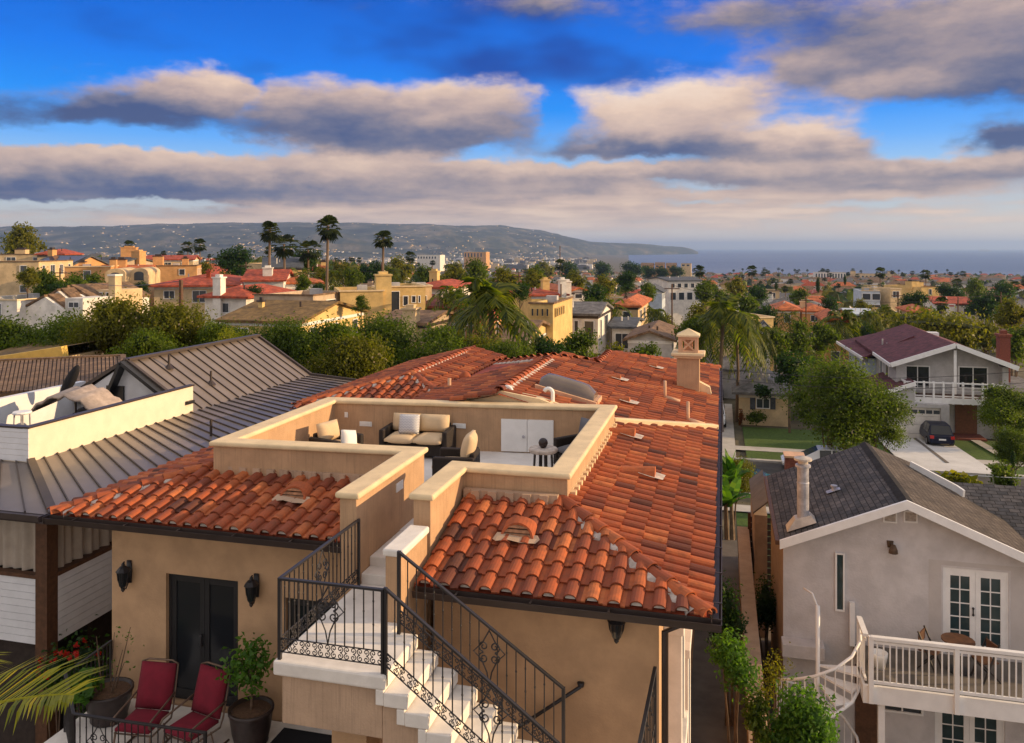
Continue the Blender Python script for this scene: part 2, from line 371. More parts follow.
def shingle(name, ca, cb, mortar):
    m = pm(name, ca, .9, var=0, spec=.25); t = NT(m.node_tree); b = m.node_tree.nodes['Principled BSDF']
    uv = t.n('ShaderNodeUVMap').outputs[0]
    k = t.n('ShaderNodeTexBrick'); t.put(k.inputs['Vector'], uv); k.offset = .37; k.inputs['Scale'].default_value = 1
    for nm, v in (('Color1', (*ca,1)), ('Color2', (*cb,1)), ('Mortar', (*mortar,1)), ('Mortar Size', .012), ('Brick Width', .27), ('Row Height', .145), ('Bias', -.1)): k.inputs[nm].default_value = v
    n = t.noise(t.n('ShaderNodeTexCoord').outputs['Object'], .9, 5, .6)
    c = t.mix(1.0, k.outputs['Color'], t.ramp(n.outputs['Fac'], [(.3,(.7,.7,.7)),(.7,(1.35,1.3,1.25))]), 'MULTIPLY')
    n4 = t.noise(t.n('ShaderNodeTexCoord').outputs['Object'], 5, 3, .6)
    c = t.mix(1.0, c, t.ramp(n4.outputs['Fac'], [(.35,(.75,.75,.75)),(.65,(1.25,1.25,1.25))]), 'MULTIPLY')
    t.put(b.inputs['Base Color'], c)
    bp = t.n('ShaderNodeBump'); bp.inputs['Strength'].default_value = .6; bp.inputs['Distance'].default_value = .02
    t.put(bp.inputs['Height'], k.outputs['Fac']); bp.invert = True; t.put(b.inputs['Normal'], bp.outputs[0])
shingle('shingle_dark', (.055,.058,.068), (.105,.10,.105), (.022,.022,.025))
shingle('shingle_brown', (.075,.064,.058), (.105,.09,.08), (.04,.034,.03))
def chevron():
    m = pm('cushion_pattern', (.75,.74,.72), .95, var=0); t = NT(m.node_tree); b = m.node_tree.nodes['Principled BSDF']
    o = t.n('ShaderNodeTexCoord').outputs['Object']; sp = t.n('ShaderNodeSeparateXYZ'); t.put(sp.inputs[0], o)
    z = t.m('ADD', sp.outputs[2], t.m('MULTIPLY', t.m('PINGPONG', sp.outputs[0], .035), 1.2))
    st = t.m('GREATER_THAN', t.m('FRACT', t.m('MULTIPLY', z, 18)), .6)
    t.put(b.inputs['Base Color'], t.mix(st, (.76,.75,.74), (.13,.16,.26)))
chevron()
def sstep(a, b, x): x = min(1, max(0, (x-a)/(b-a))); return x*x*(3-2*x)
def lerp(a, b, t): return a+(b-a)*t
GP = [(-1e6,-13.6),(30,-13.4),(48,-14.25),(58,-14.4),(72,-15.15),(110,-16.6),(150,-18),(250,-21.5),(500,-30),(1000,-42),(1500,-53),(1700,-58),(1e7,-58)]
def gz(u, v):
    for (a, za), (b, zb) in zip(GP, GP[1:]):
        if v <= b: z = lerp(za, zb, (v-a)/(b-a)); break
    X, Y = camco(u, v); q = X/max(Y, 1)
    bump = np.interp(Y, [55,120,220,400,800,1500], [0,3,7.5,12.5,10,0])
    z += bump*sstep(.03, -.28, q)
    if Y > 1400: z = lerp(z, max(z, -50), sstep(.16, .08, q))
    return z
# ------------------------------------------------------------------ ground, sea, hills
def terrain():
    rr = [-30,-10,0,8,16,24,30,36,42,48,58,62,72,80,95,110,130,150,180,215,250,300,360,430,500,600,720,860,1000,1180,1360,1500,1600,1700,1900,2300,2800,3400,4200,5200,6500,8000,10000]
    aa = np.tan(np.linspace(-1.25, 1.25, 90)); m = MB()
    idx = {}
    for i, Yd in enumerate(rr):
        for j, a in enumerate(aa):
            Yq = max(Yd, 1); X = a*(Yq+40)
            u, v = X*CS-Yd*SN, X*SN+Yd*CS
            m.v.append((u, v, gz(u, v)))
    n = len(aa)
    for i in range(len(rr)-1):
        for j in range(n-1):
            m.f.append([i*n+j, i*n+j+1, (i+1)*n+j+1, (i+1)*n+j]); m.t.append(.5); m.mi.append(0)
    kind(m.build('ground', MT['earth'], smooth=True), 'structure')
terrain()
sea_m = pm('sea_water', (.018,.05,.13), .32, var=.35, vs_=.0012, spec=.25)
def sea():
    t = NT(sea_m.node_tree); b = sea_m.node_tree.nodes['Principled BSDF']; o = t.n('ShaderNodeTexCoord').outputs['Object']
    mp = t.n('ShaderNodeMapping'); mp.inputs['Scale'].default_value = (.00035,.0016,1); mp.inputs['Rotation'].default_value = (0,0,-TH); t.put(mp.inputs[0], o)
    n = t.noise(mp.outputs[0], 1.0, 4, .5); t.put(b.inputs['Base Color'], t.ramp(n.outputs['Fac'], [(.3,(.05,.095,.19)),(.55,(.08,.13,.23)),(.75,(.16,.19,.26))]))
    n2_ = t.noise(o, .06, 6, .7); bp = t.n('ShaderNodeBump'); bp.inputs['Strength'].default_value = .9; bp.inputs['Distance'].default_value = 4
    t.put(bp.inputs['Height'], n2_.outputs['Fac']); t.put(b.inputs['Normal'], bp.outputs[0])
    m = MB(); L = 30000
    ring = [(L*math.cos(math.pi*i/96), 200+L*math.sin(math.pi*i/96), -56.5) for i in range(97)]
    m.poly(ring); kind(m.build('sea_water', sea_m), 'structure')
sea()
def hills():
    prof = [(-260,233),(-160,230),(-60,229),(0,227),(60,225.5),(130,225),(220,223.5),(330,222),(420,223.5),(500,226.5),(540,231),(565,236),(590,241),(615,243),(640,244),(665,246),(683,247.3),(693,249.5),(698,252)]
    xs = [p[0] for p in prof]; ys = [p[1] for p in prof]; m = MB(); NX, NY = 260, 34
    rr_ = random.Random(3); ph = [rr_.uniform(0, 6.28) for _ in range(40)]
    def nz(x, k): return sum(math.sin(x*f+ph[(i*7+k) % 40])/(1+i) for i, f in enumerate((.02,.047,.09,.17,.33)))
    for i in range(NX):
        px = lerp(-255, 698, i/(NX-1)); y = np.interp(px, xs, ys)-.7*nz(px, 1)*(px < 560)-.35*nz(px*2, 5)
        Yr = np.interp(px, [-260,450,560,698], [5600,5600,6600,8200]); zr = (HY-y)/FOC*Yr
        cl = sstep(540, 620, px); dep = lerp(2300, 700, cl)
        for j in range(NY):
            t = j/(NY-1)
            if j == NY-1: Yq, z = Yr+900, -60
            else:
                s = j/(NY-2); Yq = Yr-dep*(1-s); f = s**lerp(1.25, .35, cl)
                base = lerp(-52, -60, cl)
                z = lerp(base, zr, f)+ (nz(px*.9+s*60, j % 5)*16*math.sin(math.pi*s)*(1-.6*cl)*min(1, (zr+60)/120))
            u, v, _ = at_d(px, HY, Yq); m.v.append((u, v, z))
    for i in range(NX-1):
        for j in range(NY-1):
            m.f.append([i*NY+j, (i+1)*NY+j, (i+1)*NY+j+1, i*NY+j+1]); m.t.append(.5); m.mi.append(0)
    hm = MT['hill_scrub_shading']; t = NT(hm.node_tree); b = hm.node_tree.nodes['Principled BSDF']; o = t.n('ShaderNodeTexCoord').outputs['Object']
    n = t.noise(o, .0045, 10, .72); t.put(b.inputs['Base Color'], t.ramp(n.outputs['Fac'], [(.36,(.006,.012,.010)),(.49,(.028,.040,.026)),(.58,(.10,.09,.06)),(.70,(.26,.21,.14))]))  # scrub and tree belts, with ridge and valley shading painted into the colour
    o = m.build('hills', hm, smooth=True); kind(o, 'structure'); return m, NX, NY
hm_, hNX, hNY = hills()
# houses sprinkled over the far hills and plain, too many and small to count
def hill_town():
    r = random.Random(11); m = MB()
    for _ in range(4200):
        i = r.randrange(8, int(hNX*.86)); j = min(hNY-4, int(abs(r.gauss(0, .36))*hNY)+1)
        p = Vector(hm_.v[i*hNY+j]).lerp(Vector(hm_.v[i*hNY+j+1]), r.random()); w_ = r.uniform(5, 13); h_ = r.uniform(1.5, 3.6)
        if math.sin(i*.33)+math.sin(i*.11+j*.7)+math.sin(j*1.3) < r.uniform(-.9,1.1): continue
        p.x += r.uniform(-12, 12)
        m.box(p.x-w_/2, p.x+w_/2, p.y-6, p.y+6, p.z-6, p.z+h_, mi=r.choice((0,1,1,2,2)))
    for _ in range(900):
        Yq = r.uniform(1900, 3600); q = r.uniform(-.72, .10); X = q*Yq; u, v = X*CS-Yq*SN, X*SN+Yq*CS; z = gz(u, v); w_ = r.uniform(10, 26)
        m.box(u-w_/2, u+w_/2, v-6, v+6, z-2, z+r.uniform(5, 11), mi=r.choice((0,0,1,2,2)))
    kind(m.build('hillside_town', [MT['far_white'], MT['far_cream'], MT['roof_grey']]), 'stuff')
hill_town()
m = MB()
for i in range(3): pass
def slab(name, mat, x0, x1, y0, y1, dz=.02, n=1, label=None):
    m = MB(); N = max(1, int((y1-y0)/4)); M_ = max(1, int((x1-x0)/8))
    for j in range(N):
        for i in range(M_):
            xa, xb = lerp(x0, x1, i/M_), lerp(x0, x1, (i+1)/M_); ya, yb = lerp(y0, y1, j/N), lerp(y0, y1, (j+1)/N)
            m.quad((xa,ya,gz(xa,ya)+dz),(xb,ya,gz(xb,ya)+dz),(xb,yb,gz(xb,yb)+dz),(xa,yb,gz(xa,yb)+dz))
    return kind(m.build(name, MT[mat]), 'structure')
pm('concrete_pale', (.56,.56,.56), .85, var=.10, vs_=.8, bump=.1)
slab('road', 'asphalt', -60, 90, 49.2, 57.4, .05)
for (a, b) in ((48.8, 49.2), (57.4, 57.8)):
    m = MB()
    for i in range(19): x0 = -60+8*i; m.box(x0, x0+8, a, b, gz(x0+4, a)-.3, gz(x0+4, a)+.16)
    kind(m.build('kerb', MT['concrete']), 'structure')
slab('sidewalk', 'concrete', -60, 90, 60.8, 62.4, .13)
slab('sidewalk', 'concrete', -60, 90, 45.2, 46.6, .13)
slab('grass_verge', 'grass', 1.6, 11.5, 57.8, 60.8, .11)
slab('grass_verge', 'grass', 16.9, 60, 57.8, 60.8, .11)
slab('front_lawn', 'grass', 1.6, 11.5, 62.4, 71.6, .12)
slab('front_lawn', 'grass', 16.9, 45, 62.4, 71, .12)
slab('front_lawn', 'grass', 0.7, 40, 30, 45.2, .06)
slab('driveway', 'concrete', -1.8, .9, 57.4, 84, .17)
slab('driveway', 'concrete_pale', 11.6, 16.8, 57.4, 74, .18)
slab('path', 'concrete', 18.6, 19.3, 62.4, 71, .2)
m = MB(); m.prism([(14.4,60.2,gz(14,60.2)+.19),(14.65,60.2,gz(14,60.2)+.19),(14.65,70,gz(14,70)+.195),(14.4,70,gz(14,70)+.195)], (0,0,.01)); 
kind(m.build('driveway_joint', MT['concrete_dark']), 'structure')
# side yard between the two houses
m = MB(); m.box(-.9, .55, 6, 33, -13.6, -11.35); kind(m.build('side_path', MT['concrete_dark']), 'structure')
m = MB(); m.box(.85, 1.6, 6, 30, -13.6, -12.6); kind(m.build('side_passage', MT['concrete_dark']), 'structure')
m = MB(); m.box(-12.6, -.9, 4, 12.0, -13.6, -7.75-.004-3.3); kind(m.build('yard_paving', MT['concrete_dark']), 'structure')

# ------------------------------------------------------------------ the tiled house
H = thing('stucco_house', 'tan stucco house with red clay tile roof, sunken roof terrace and outside stair', 'house', (-5, 18, -11.3))
ZE, PITCH = -4.5, .25
def wall_open(m, p0, p1, z0, z1, holes, nrm, depth=.14):
    # vertical wall sheet from p0 to p1 with rectangular holes (a0,a1,z0,z1) and reveals going in by depth
    p0, p1 = Vector((*p0, 0)), Vector((*p1, 0)); L = (p1-p0).length; d = (p1-p0)/L; nrm = Vector((*nrm, 0))
    xs = sorted({0, L, *[h[0] for h in holes], *[h[1] for h in holes]}); zs = sorted({z0, z1, *[h[2] for h in holes], *[h[3] for h in holes]})
    P = lambda a, z, k=0: p0+d*a+Vector((0,0,z))-nrm*k
    for a, b in zip(xs, xs[1:]):
        for c, e in zip(zs, zs[1:]):
            if any(h[0] <= (a+b)/2 <= h[1] and h[2] <= (c+e)/2 <= h[3] for h in holes): continue
            m.quad(P(a,c), P(b,c), P(b,e), P(a,e), tint=.5)
    for a, b, c, e in holes:
        m.quad(P(a,c), P(a,e), P(a,e,depth), P(a,c,depth)); m.quad(P(b,e), P(b,c), P(b,c,depth), P(b,e,depth))
        m.quad(P(a,e), P(b,e), P(b,e,depth), P(a,e,depth)); m.quad(P(b,c), P(a,c), P(a,c,depth), P(b,c,depth))
ZP = -7.75    # patio floor
# left front wall with the french door, right front block
FDa, FDb = at_v(166, 577, 12.1).x, at_v(238, 577, 12.1).x; FDt = at_v(200, 577, 12.1).z
wl = MB()
wall_open(wl, (-10.3,12.1), (-3.9,12.1), -11.35, -4.62, [(FDa+10.3, FDb+10.3, ZP+.02, FDt), (-6.95+10.3, -5.95+10.3, ZP+.02, -5.75+.02), (-5.55+10.3, -4.85+10.3, -7.2, -6.3)], (0,-1))
wl.quad((-10.3,29,-11.35),(-10.3,12.1,-11.35),(-10.3,12.1,-4.62),(-10.3,29,-4.62)); wl.quad((-10.3,29,-11.35),(-10.3,29,-4.62),(-1,29,-4.62),(-1,29,-11.35))
o = wl.build('wall', MT['stucco_tan'], H)
wr = MB()
wall_open(wr, (-3.9,10.8), (-.8,10.8), -11.35, -4.62, [], (0,-1))
wall_open(wr, (-.8,10.8), (-.8,31.1), -11.35, -4.62, [(.95,1.75,-6.9,-5.5),(3.2,4.1,-8.9,-6.9),(6.5,7.5,-7,-5.4)], (1,0))
wr.quad((-3.9,12.1,-11.35),(-3.9,10.8,-11.35),(-3.9,10.8,-4.62),(-3.9,12.1,-4.62)); wr.quad((-.8,31.1,-11.35),(-6,31.1,-11.35),(-6,31.1,-4.62),(-.8,31.1,-4.62))
wr.build('wall', MT['stucco_tan'], H)
def leaf_door(parent, a, b, z0, z1, y, frame, glass, rows=1, cols=1, name='french_door', handle=True, leaves=2, fw=.09, fac=-1):
    # a glazed door facing -y at plane y, made of leaves with glazing bars
    m = MB(); g = MB(); d = .05
    m.box(a, b, y, y+d, z1-fw*.6, z1, tint=.5); m.box(a, a+.05, y, y+d, z0, z1-fw*.6); m.box(b-.05, b, y, y+d, z0, z1-fw*.6)
    lw = (b-a-.1)/leaves
    for k in range(leaves):
        x0 = a+.05+k*lw; x1 = x0+lw; zt = z1-fw*.6-.003
        m.box(x0+.003, x0+fw, y+.008, y+d, z0+.02, zt); m.box(x1-fw, x1-.003, y+.008, y+d, z0+.02, zt)
        m.box(x0+fw, x1-fw, y+.01, y+d, zt-fw, zt); m.box(x0+fw, x1-fw, y+.01, y+d, z0+.02, z0+.02+fw*1.9)
        gz0, gz1 = z0+.02+fw*1.9, zt-fw
        for r_ in range(1, rows): zz = lerp(gz0, gz1, r_/rows); m.box(x0+fw, x1-fw, y+.018, y+d-.01, zz-.013, zz+.013)
        for c_ in range(1, cols): xx = lerp(x0+fw, x1-fw, c_/cols); m.box(xx-.013, xx+.013, y+.0205, y+d-.012, gz0, gz1)
        g.quad((x0+fw-.01,y+.03,gz0-.01),(x1-fw+.01,y+.03,gz0-.01),(x1-fw+.01,y+.03,gz1+.01),(x0+fw-.01,y+.03,gz1+.01))
    f = m.build(name, MT[frame], parent); g.build('pane', MT[glass], f)
    if handle:
        xm = a+.05+lw; h = MB(); h.lathe_e([(.3,-1),(1,-.75),(.5,-.4),(.5,.4),(1,.75),(.3,1)], (xm-.05,y-.02,z0+1.07), .03,.03,.11, 10)
        h.build('handle', MT['iron'], f, smooth=True)
    return f
leaf_door(H, FDa, FDb, ZP+.02, FDt, 12.18, 'frame_dark', 'glass_dark')
leaf_door(H, -6.95, -5.95, ZP+.02, -5.73, 12.18, 'frame_dark', 'glass_dark', leaves=1)
def window(parent, a, b, z0, z1, y, frame='white_paint', glass='glass_far', nx=2, ny=1, fw=.06, sill=False, axis='y', s=-1, dep=.06):
    # a window on a wall facing -y (axis y) or +x / -x (axis x, s = +1 / -1), frame standing proud
    m = MB(); g = MB()
    def B(mm, x0, x1, z0_, z1_, k0, k1):
        if axis == 'y': mm.box(x0, x1, y+s*k0, y+s*k1, z0_, z1_)
        else: mm.box(y+s*k0, y+s*k1, x0, x1, z0_, z1_)
    B(m, a, a+fw, z0, z1, 0, dep); B(m, b-fw, b, z0, z1, 0, dep); B(m, a+fw, b-fw, z1-fw, z1, 0, dep); B(m, a+fw, b-fw, z0, z0+fw, 0, dep)
    for i in range(1, nx): x = lerp(a, b, i/nx); B(m, x-fw*.35, x+fw*.35, z0+fw, z1-fw, 0, dep*.8)
    for i in range(1, ny): z = lerp(z0, z1, i/ny); B(m, a+fw, b-fw, z-fw*.3, z+fw*.3, 0, dep*.7)
    B(g, a+fw*.5, b-fw*.5, z0+fw*.5, z1-fw*.5, .002, dep*.4)
    f = m.build('window', MT[frame], parent); g.build('pane', MT[glass], f)
    if sill:
        q = MB(); B(q, a-.06, b+.06, z0-.06, z0-.002, .0, dep+.06); q.build('sill', MT[frame], f)
    return f
window(H, -5.55, -4.85, -7.2, -6.3, 12.2, 'frame_dark', 'glass_dark', 1, 1, .05)
m = MB(); m.box(-5.75, -4.6, 11.85, 12.3, -7.32, -7.205); m.build('window_sill', MT['stone_white'], H, bevel=.02)
for a, b, z0, z1 in ((.95,1.75,-6.9,-5.5),(3.2,4.1,-8.9,-6.9),(6.5,7.5,-7,-5.4)):
    window(H, 10.8+a, 10.8+b, z0, z1, -.93, 'frame_dark', 'glass_dark', 1, 1, .05, axis='x', s=1)
# thick white window surrounds on the right flank
for a, b, z0, z1 in ((11.65,12.65,-7.0,-5.4),(13.9,14.95,-9.0,-6.8),(11.7,12.7,-9.6,-7.9),(17.2,18.4,-7.1,-5.3)):
    m = MB(); m.box(-.797, -.55, a, a+.18, z0, z1); m.box(-.797, -.55, b-.18, b, z0, z1); m.box(-.797, -.52, a-.03, b+.03, z1, z1+.14); m.box(-.797, -.5, a-.05, b+.05, z0-.14, z0)
    m.build('window_surround', MT['stone_white'], H, bevel=.01)
# patio
m = MB(); m.box(-10.3, -6.9, 10.0, 12.05, ZP-.3, ZP); m.box(-6.9, -3.7, 9.2, 12.05, ZP-.3, ZP-.004)
m.prism([(-10.3,10.95,ZP-.3),(-10.3,10,ZP-.3),(-9.2,9.98,ZP-.3)], (0,0,.001)); m.build('patio_floor', MT['stone_white'], H)
m = MB(); m.box(-6.85, -5.1, 9.5, 11.9, ZP+.004, ZP+.016); m.build('doormat', MT['black_fabric'], H)

# --- clay tiles ------------------------------------------------------------
def tile_field(name, O, e, s, na, nb, cuts, keep, tw=.28, L=.345, seed=1, e_off=0., r_=None):
    """S-tiles as real barrels. O eave start, e unit along eave, s unit up the slope; cuts = [(point, inward normal)] vertical planes."""
    r = random.Random(seed); O, e, s = Vector(O), Vector(e), Vector(s); n = e.cross(s).normalized()
    if n.z < 0: n = -n
    hs_ = .082; prof = []
    for k in range(8): t = math.pi*k/7; prof.append((tw*.5-.088*math.cos(t), hs_*math.sin(t)**.85 if 0 < k < 7 else .004))
    prof = [(0.0,.0)]+[(tw*.19,.002)]+prof[1:-1]+[(tw*.81,.002)]+[(tw,.0)]
    m = MB()
    for j in range(nb):
        for i in range(na):
            c = O+e*((i+.5)*tw+e_off)+s*((j+.5)*L)
            if not keep(c): continue
            tint = min(1, max(0, r.gauss(.6, .27))); jl = r.uniform(-.012, .012); jh = r.uniform(0, .006)
            lo, hi = j*L+jl-.02, (j+1)*L+.05; vs_ = []
            for b, lift in ((lo, .034+jh), (hi, .002)):
                for a, h in prof: vs_.append(O+e*(i*tw+a+e_off)+s*b+n*(h+lift))
            k = len(prof); 
            for a, h in prof: vs_.append(O+e*(i*tw+a+e_off)+s*(lo+.003)+n*(max(h+.034+jh-.022, .0)))
            fs = [(q, q+1, k+q+1, k+q) for q in range(k-1)]+[(2*k+q, 2*k+q+1, q+1, q) for q in range(k-1)]
            m.add(vs_, fs, tint=tint)
    me = m.mesh(name); bm = bmesh.new(); bm.from_mesh(me)
    for p, nn_ in cuts:
        bmesh.ops.bisect_plane(bm, geom=bm.verts[:]+bm.edges[:]+bm.faces[:], plane_co=p, plane_no=nn_, clear_inner=True)
    bm.to_mesh(me); bm.free()
    o = link(name, me, MT['clay_tile'], H, smooth=False); return o
def hip_caps(path, name='hip_tile', r=.115, L=.36, seed=3):
    p, q = Vector(path[0]), Vector(path[1]); d = (q-p); n = max(1, int(d.length/L)); d.normalize(); m = MB(); rr_ = random.Random(seed)
    sde = d.cross(Vector((0,0,1))).normalized(); up = sde.cross(d).normalized()
    if up.z < 0: up = -up
    for i in range(n):
        a = p+d*(i*L-.03); b = p+d*((i+1)*L+.04); vs_ = []
        for c, rad, lf in ((a, r*1.05, .05), (b, r*.92, .02)):
            for k in range(9): t = math.pi*(k/8); vs_.append(c+sde*rad*math.cos(t)+up*(rad*.85*math.sin(t)+lf-.02))
        for k in range(9): t = math.pi*(k/8); vs_.append(a+d*.003+sde*(r*1.05-.022)*math.cos(t)+up*((r*1.05-.022)*.85*math.sin(t)+.03))
        m.add(vs_, [(k, k+1, 9+k+1, 9+k) for k in range(8)]+[(18+k, 18+k+1, k+1, k) for k in range(8)], tint=min(1,max(0,rr_.gauss(.6,.2))))
    t = m.build(name, MT['clay_tile'], H)
    k = MB(); rz = random.Random(seed+5)
    nseg = int((q-p).length/.14)
    for sgn in (-1, 1):
        for i in range(1, nseg-3):
            a = p+d*(i*.14); wv = r*(1.2+.7*(i % 2)+rz.uniform(-.1,.1)); wn = r*(1.2+.7*((i+1) % 2))
            b = p+d*((i+1)*.14)
            k.add([a+sde*sgn*r*.8+up*.05, b+sde*sgn*r*.8+up*.05, b+sde*sgn*wn+up*-.005, a+sde*sgn*wv+up*-.005, a+sde*sgn*r*.8-up*.06, b+sde*sgn*r*.8-up*.06, b+sde*sgn*wn-up*.08, a+sde*sgn*wv-up*.08],
                  [(0,1,2,3),(3,2,6,7),(4,5,6,7)])
    k.build('mortar', MT['mortar'], t)
    return t
cp = math.cos(math.atan(PITCH)); sp_ = math.sin(math.atan(PITCH))
UL, UR, VL, VR = -11.0, -.15, 11.5, 10.29
# front left slope (facing the camera)
tile_field('roof_tiles', (UL, VL, ZE), (1,0,0), (0,cp,sp_), 21, 6, [((UL,VL,0), Vector((1,-1,0))), ((-5.37,0,0), Vector((-1,0,0))), ((0,13.28,0), Vector((0,-1,0)))],
           lambda c: c.x < -5.25 and c.x-UL > c.y-VL-.25, seed=4)
# left slope
tile_field('roof_tiles', (UL, 29, ZE), (0,-1,0), (cp,0,sp_), 63, 7, [((UL,VL,0), Vector((-1,1,0))), ((-8.97,0,0), Vector((-1,0,0)))],
           lambda c: c.y < 18 and c.y-VL > c.x-UL-.25, seed=5)
# front right slope
tile_field('roof_tiles', (-3.98, VR, ZE), (1,0,0), (0,cp,sp_), 14, 7, [((UR,VR,0), Vector((-1,-1,0))), ((0,12.58,0), Vector((0,-1,0))), ((-3.985,0,0), Vector((1,0,0)))],
           lambda c: UR-c.x > c.y-VR-.25, seed=6)
# right slope, with the oblique expansion joint where the rear wing starts
JV = Vector((1,1,0)).normalized()
def rightkeep(c): return (UR-c.x < c.y-VR+.25) and (c.x > -2.48 or c.y > 18.2) and not (c.x < -3.74 and c.y > 25.4) and (UR-c.x < 31.75-c.y+.25)
tile_field('roof_tiles', (UR, VR, ZE), (0,1,0), (-cp,0,sp_), 78, 14, [((UR,VR,0), Vector((1,1,0))), ((-2.45,18.25,0), Vector((1.12,-1,0)))], rightkeep, seed=7)
tile_field('roof_tiles', (UR, VR, ZE+.0), (0,1,0), (-cp,0,sp_), 78, 14, [((-2.45,18.25,0), Vector((-1.12,1,0))), ((UR,31.75,0), Vector((1,-1,0))), ((-4.95,0,0), Vector((1,0,0)))],
           rightkeep, seed=8)
# rear left: main left slope, its far hip, and a small wing with a hipped front
s_l = Vector((1,0,.21)).normalized()
tile_field('roof_tiles', (-9.75, 29, -4.31), (0,-1,0), s_l, 40, 15, [((-4.95,0,0), Vector((-1,0,0))), ((-7.375,0,0), Vector((1,0,0))), ((-4.95,24.0,0), Vector((1,-1,0)))],
           lambda c: c.y > 17.9 and c.x > -7.6 and c.x < -4.7 and (-4.95-c.x) > (c.y-24)-.3, seed=9)
tile_field('roof_tiles', (-11.0, 19.4-.0, -4.25), (1,0,0), (0,cp,sp_), 17, 9, [((-8.6,22,0), Vector((1,-1,0))), ((-8.6,22,0), Vector((-1,-1,0)))],
           lambda c: abs(c.x+8.6) < (22-c.y)+.25, seed=10)
tile_field('roof_tiles', (-6.9, 18.6, -4.025), (0,1,0), (-cp,0,sp_), 34, 6, [((-8.6,22,0), Vector((1,1,0))), ((-7.375,0,0), Vector((-1,0,0))), ((-8.6,0,0), Vector((1,0,0)))],
           lambda c: c.x < -7.2 and c.x > -8.75 and c.x+8.6 > -(c.y-22)-.2 and c.y > 18.2, seed=11)
tile_field('roof_tiles', (-11.0, 28.4, -4.2), (0,-1,0), (cp,0,sp_), 34, 8, [((-8.6,22,0), Vector((-1,1,0))), ((-8.6,0,0), Vector((-1,0,0)))],
           lambda c: c.x < -8.45 and (c.y-22) > (c.x+8.6)-.2, seed=12)
tile_field('roof_tiles', (.0, 29.2, -4.5), (-1,0,0), (0,-cp,sp_), 44, 20, [((-4.95,24,0), Vector((-1,1,0))), ((-4.95,24,0), Vector((1,1,0))), ((-3.74,0,0), Vector((-1,0,0)))], lambda c: c.x < -3.6 and c.y-24 > abs(c.x+4.95)-.2 and c.x > -9.6, seed=13)
# roof boarding under the tiles
m = MB(); z_ = lambda d: ZE-.03+PITCH*d
m.poly([(UL,VL,ZE-.03),(-5.3,VL,ZE-.03),(-5.3,13.3,z_(1.8)),(-9.2,13.3,z_(1.8))]); m.poly([(UL,VL,ZE-.03),(-9,13.5,z_(2)),(-9,29,z_(2)),(UL,29,ZE-.03)])
m.poly([(-4.0,VR,ZE-.03),(UR,VR,ZE-.03),(-2.46,12.6,z_(2.31)),(-4.0,12.6,z_(2.31))])
m.poly([(UR,VR,ZE-.03),(UR,31.75,ZE-.03),(-3.8,28.1,z_(3.65)),(-3.74,25.2,z_(3.59)),(-4.95,24,z_(4.8)),(-4.95,18,z_(4.8)),(-2.46,18.2,z_(2.31)),(-2.46,12.6,z_(2.31))])
m.poly([(-4.95,18,-3.35),(-4.95,24,-3.35),(-9.7,28.8,-4.35),(-9.7,18,-4.35)]); m.poly([(-11,19.4,-4.28),(-6.2,19.4,-4.28),(-8.6,22,-3.63)]); m.poly([(-8.6,22,-3.63),(-6.2,19.4,-4.28),(-6.2,27,-4.28),(-8.6,27,-3.63)]); m.poly([(-8.6,22,-3.63),(-8.6,28,-3.63),(-11,28.4,-4.25),(-11,19.4,-4.25)])
m.poly([(-4.95,24,-3.35),(-3.74,25.2,-3.65),(-3.74,29.2,-4.55),(-9.7,29.2,-4.55)]); m.poly([(-3.74,25.2,-3.65),(-3.8,28.1,-3.65),(UR,31.75,-4.53),(-6,31.75,-4.53),(-6,25.2,-4.2)])
m.build('roof_boarding', MT['roof_red'], H)
m = MB()
m.box(UL+.02, -5.36, VL+.06, 12.14, ZE-.12, ZE-.06); m.box(-3.98, UR-.02, VR+.06, 10.85, ZE-.12, ZE-.06); m.box(-.85, UR-.06, 10.3, 31.7, ZE-.125, ZE-.065); m.box(UL+.06, -10.25, 11.6, 29, ZE-.125, ZE-.065)
m.build('soffit', MT['gutter'], H)
for i, (a, b) in enumerate([((UL+.02,VL+.02,ZE),(-9.2,13.3,ZE+.45)), ((UR-.02,VR+.02,ZE),(-2.46,12.6,ZE+.58)), ((UR,31.7,ZE),(-3.74,28.1,-3.6)), ((-8.6,22,-3.6),(-6.95,20.35,-4.0)), ((-8.6,22,-3.6),(-11,19.6,-4.2)), ((-4.95,24,-3.3),(-9.7,28.75,-4.45)), ((-4.95,24,-3.3),(-3.78,25.17,-3.6))]):
    hip_caps((a, b), seed=20+i)
for i, (a, b) in enumerate([((-4.95,18.1,-3.28),(-4.95,24,-3.28)), ((-3.76,25.2,-3.58),(-3.76,28.1,-3.58)), ((-8.6,22,-3.58),(-8.6,27.5,-3.58))]):
    hip_caps((a, b), 'ridge_tile', seed=40+i)
m = MB(); m.prism([(-7.6,18.12,-4.3),(-3.2,18.12,-4.3),(-3.2,18.12,-3.68),(-4.0,18.12,-3.42),(-4.95,18.12,-3.27),(-5.9,18.12,-3.46),(-7.6,18.12,-3.84)], (0,.3,0)); m.build('gable_end', MT['coping'], H)
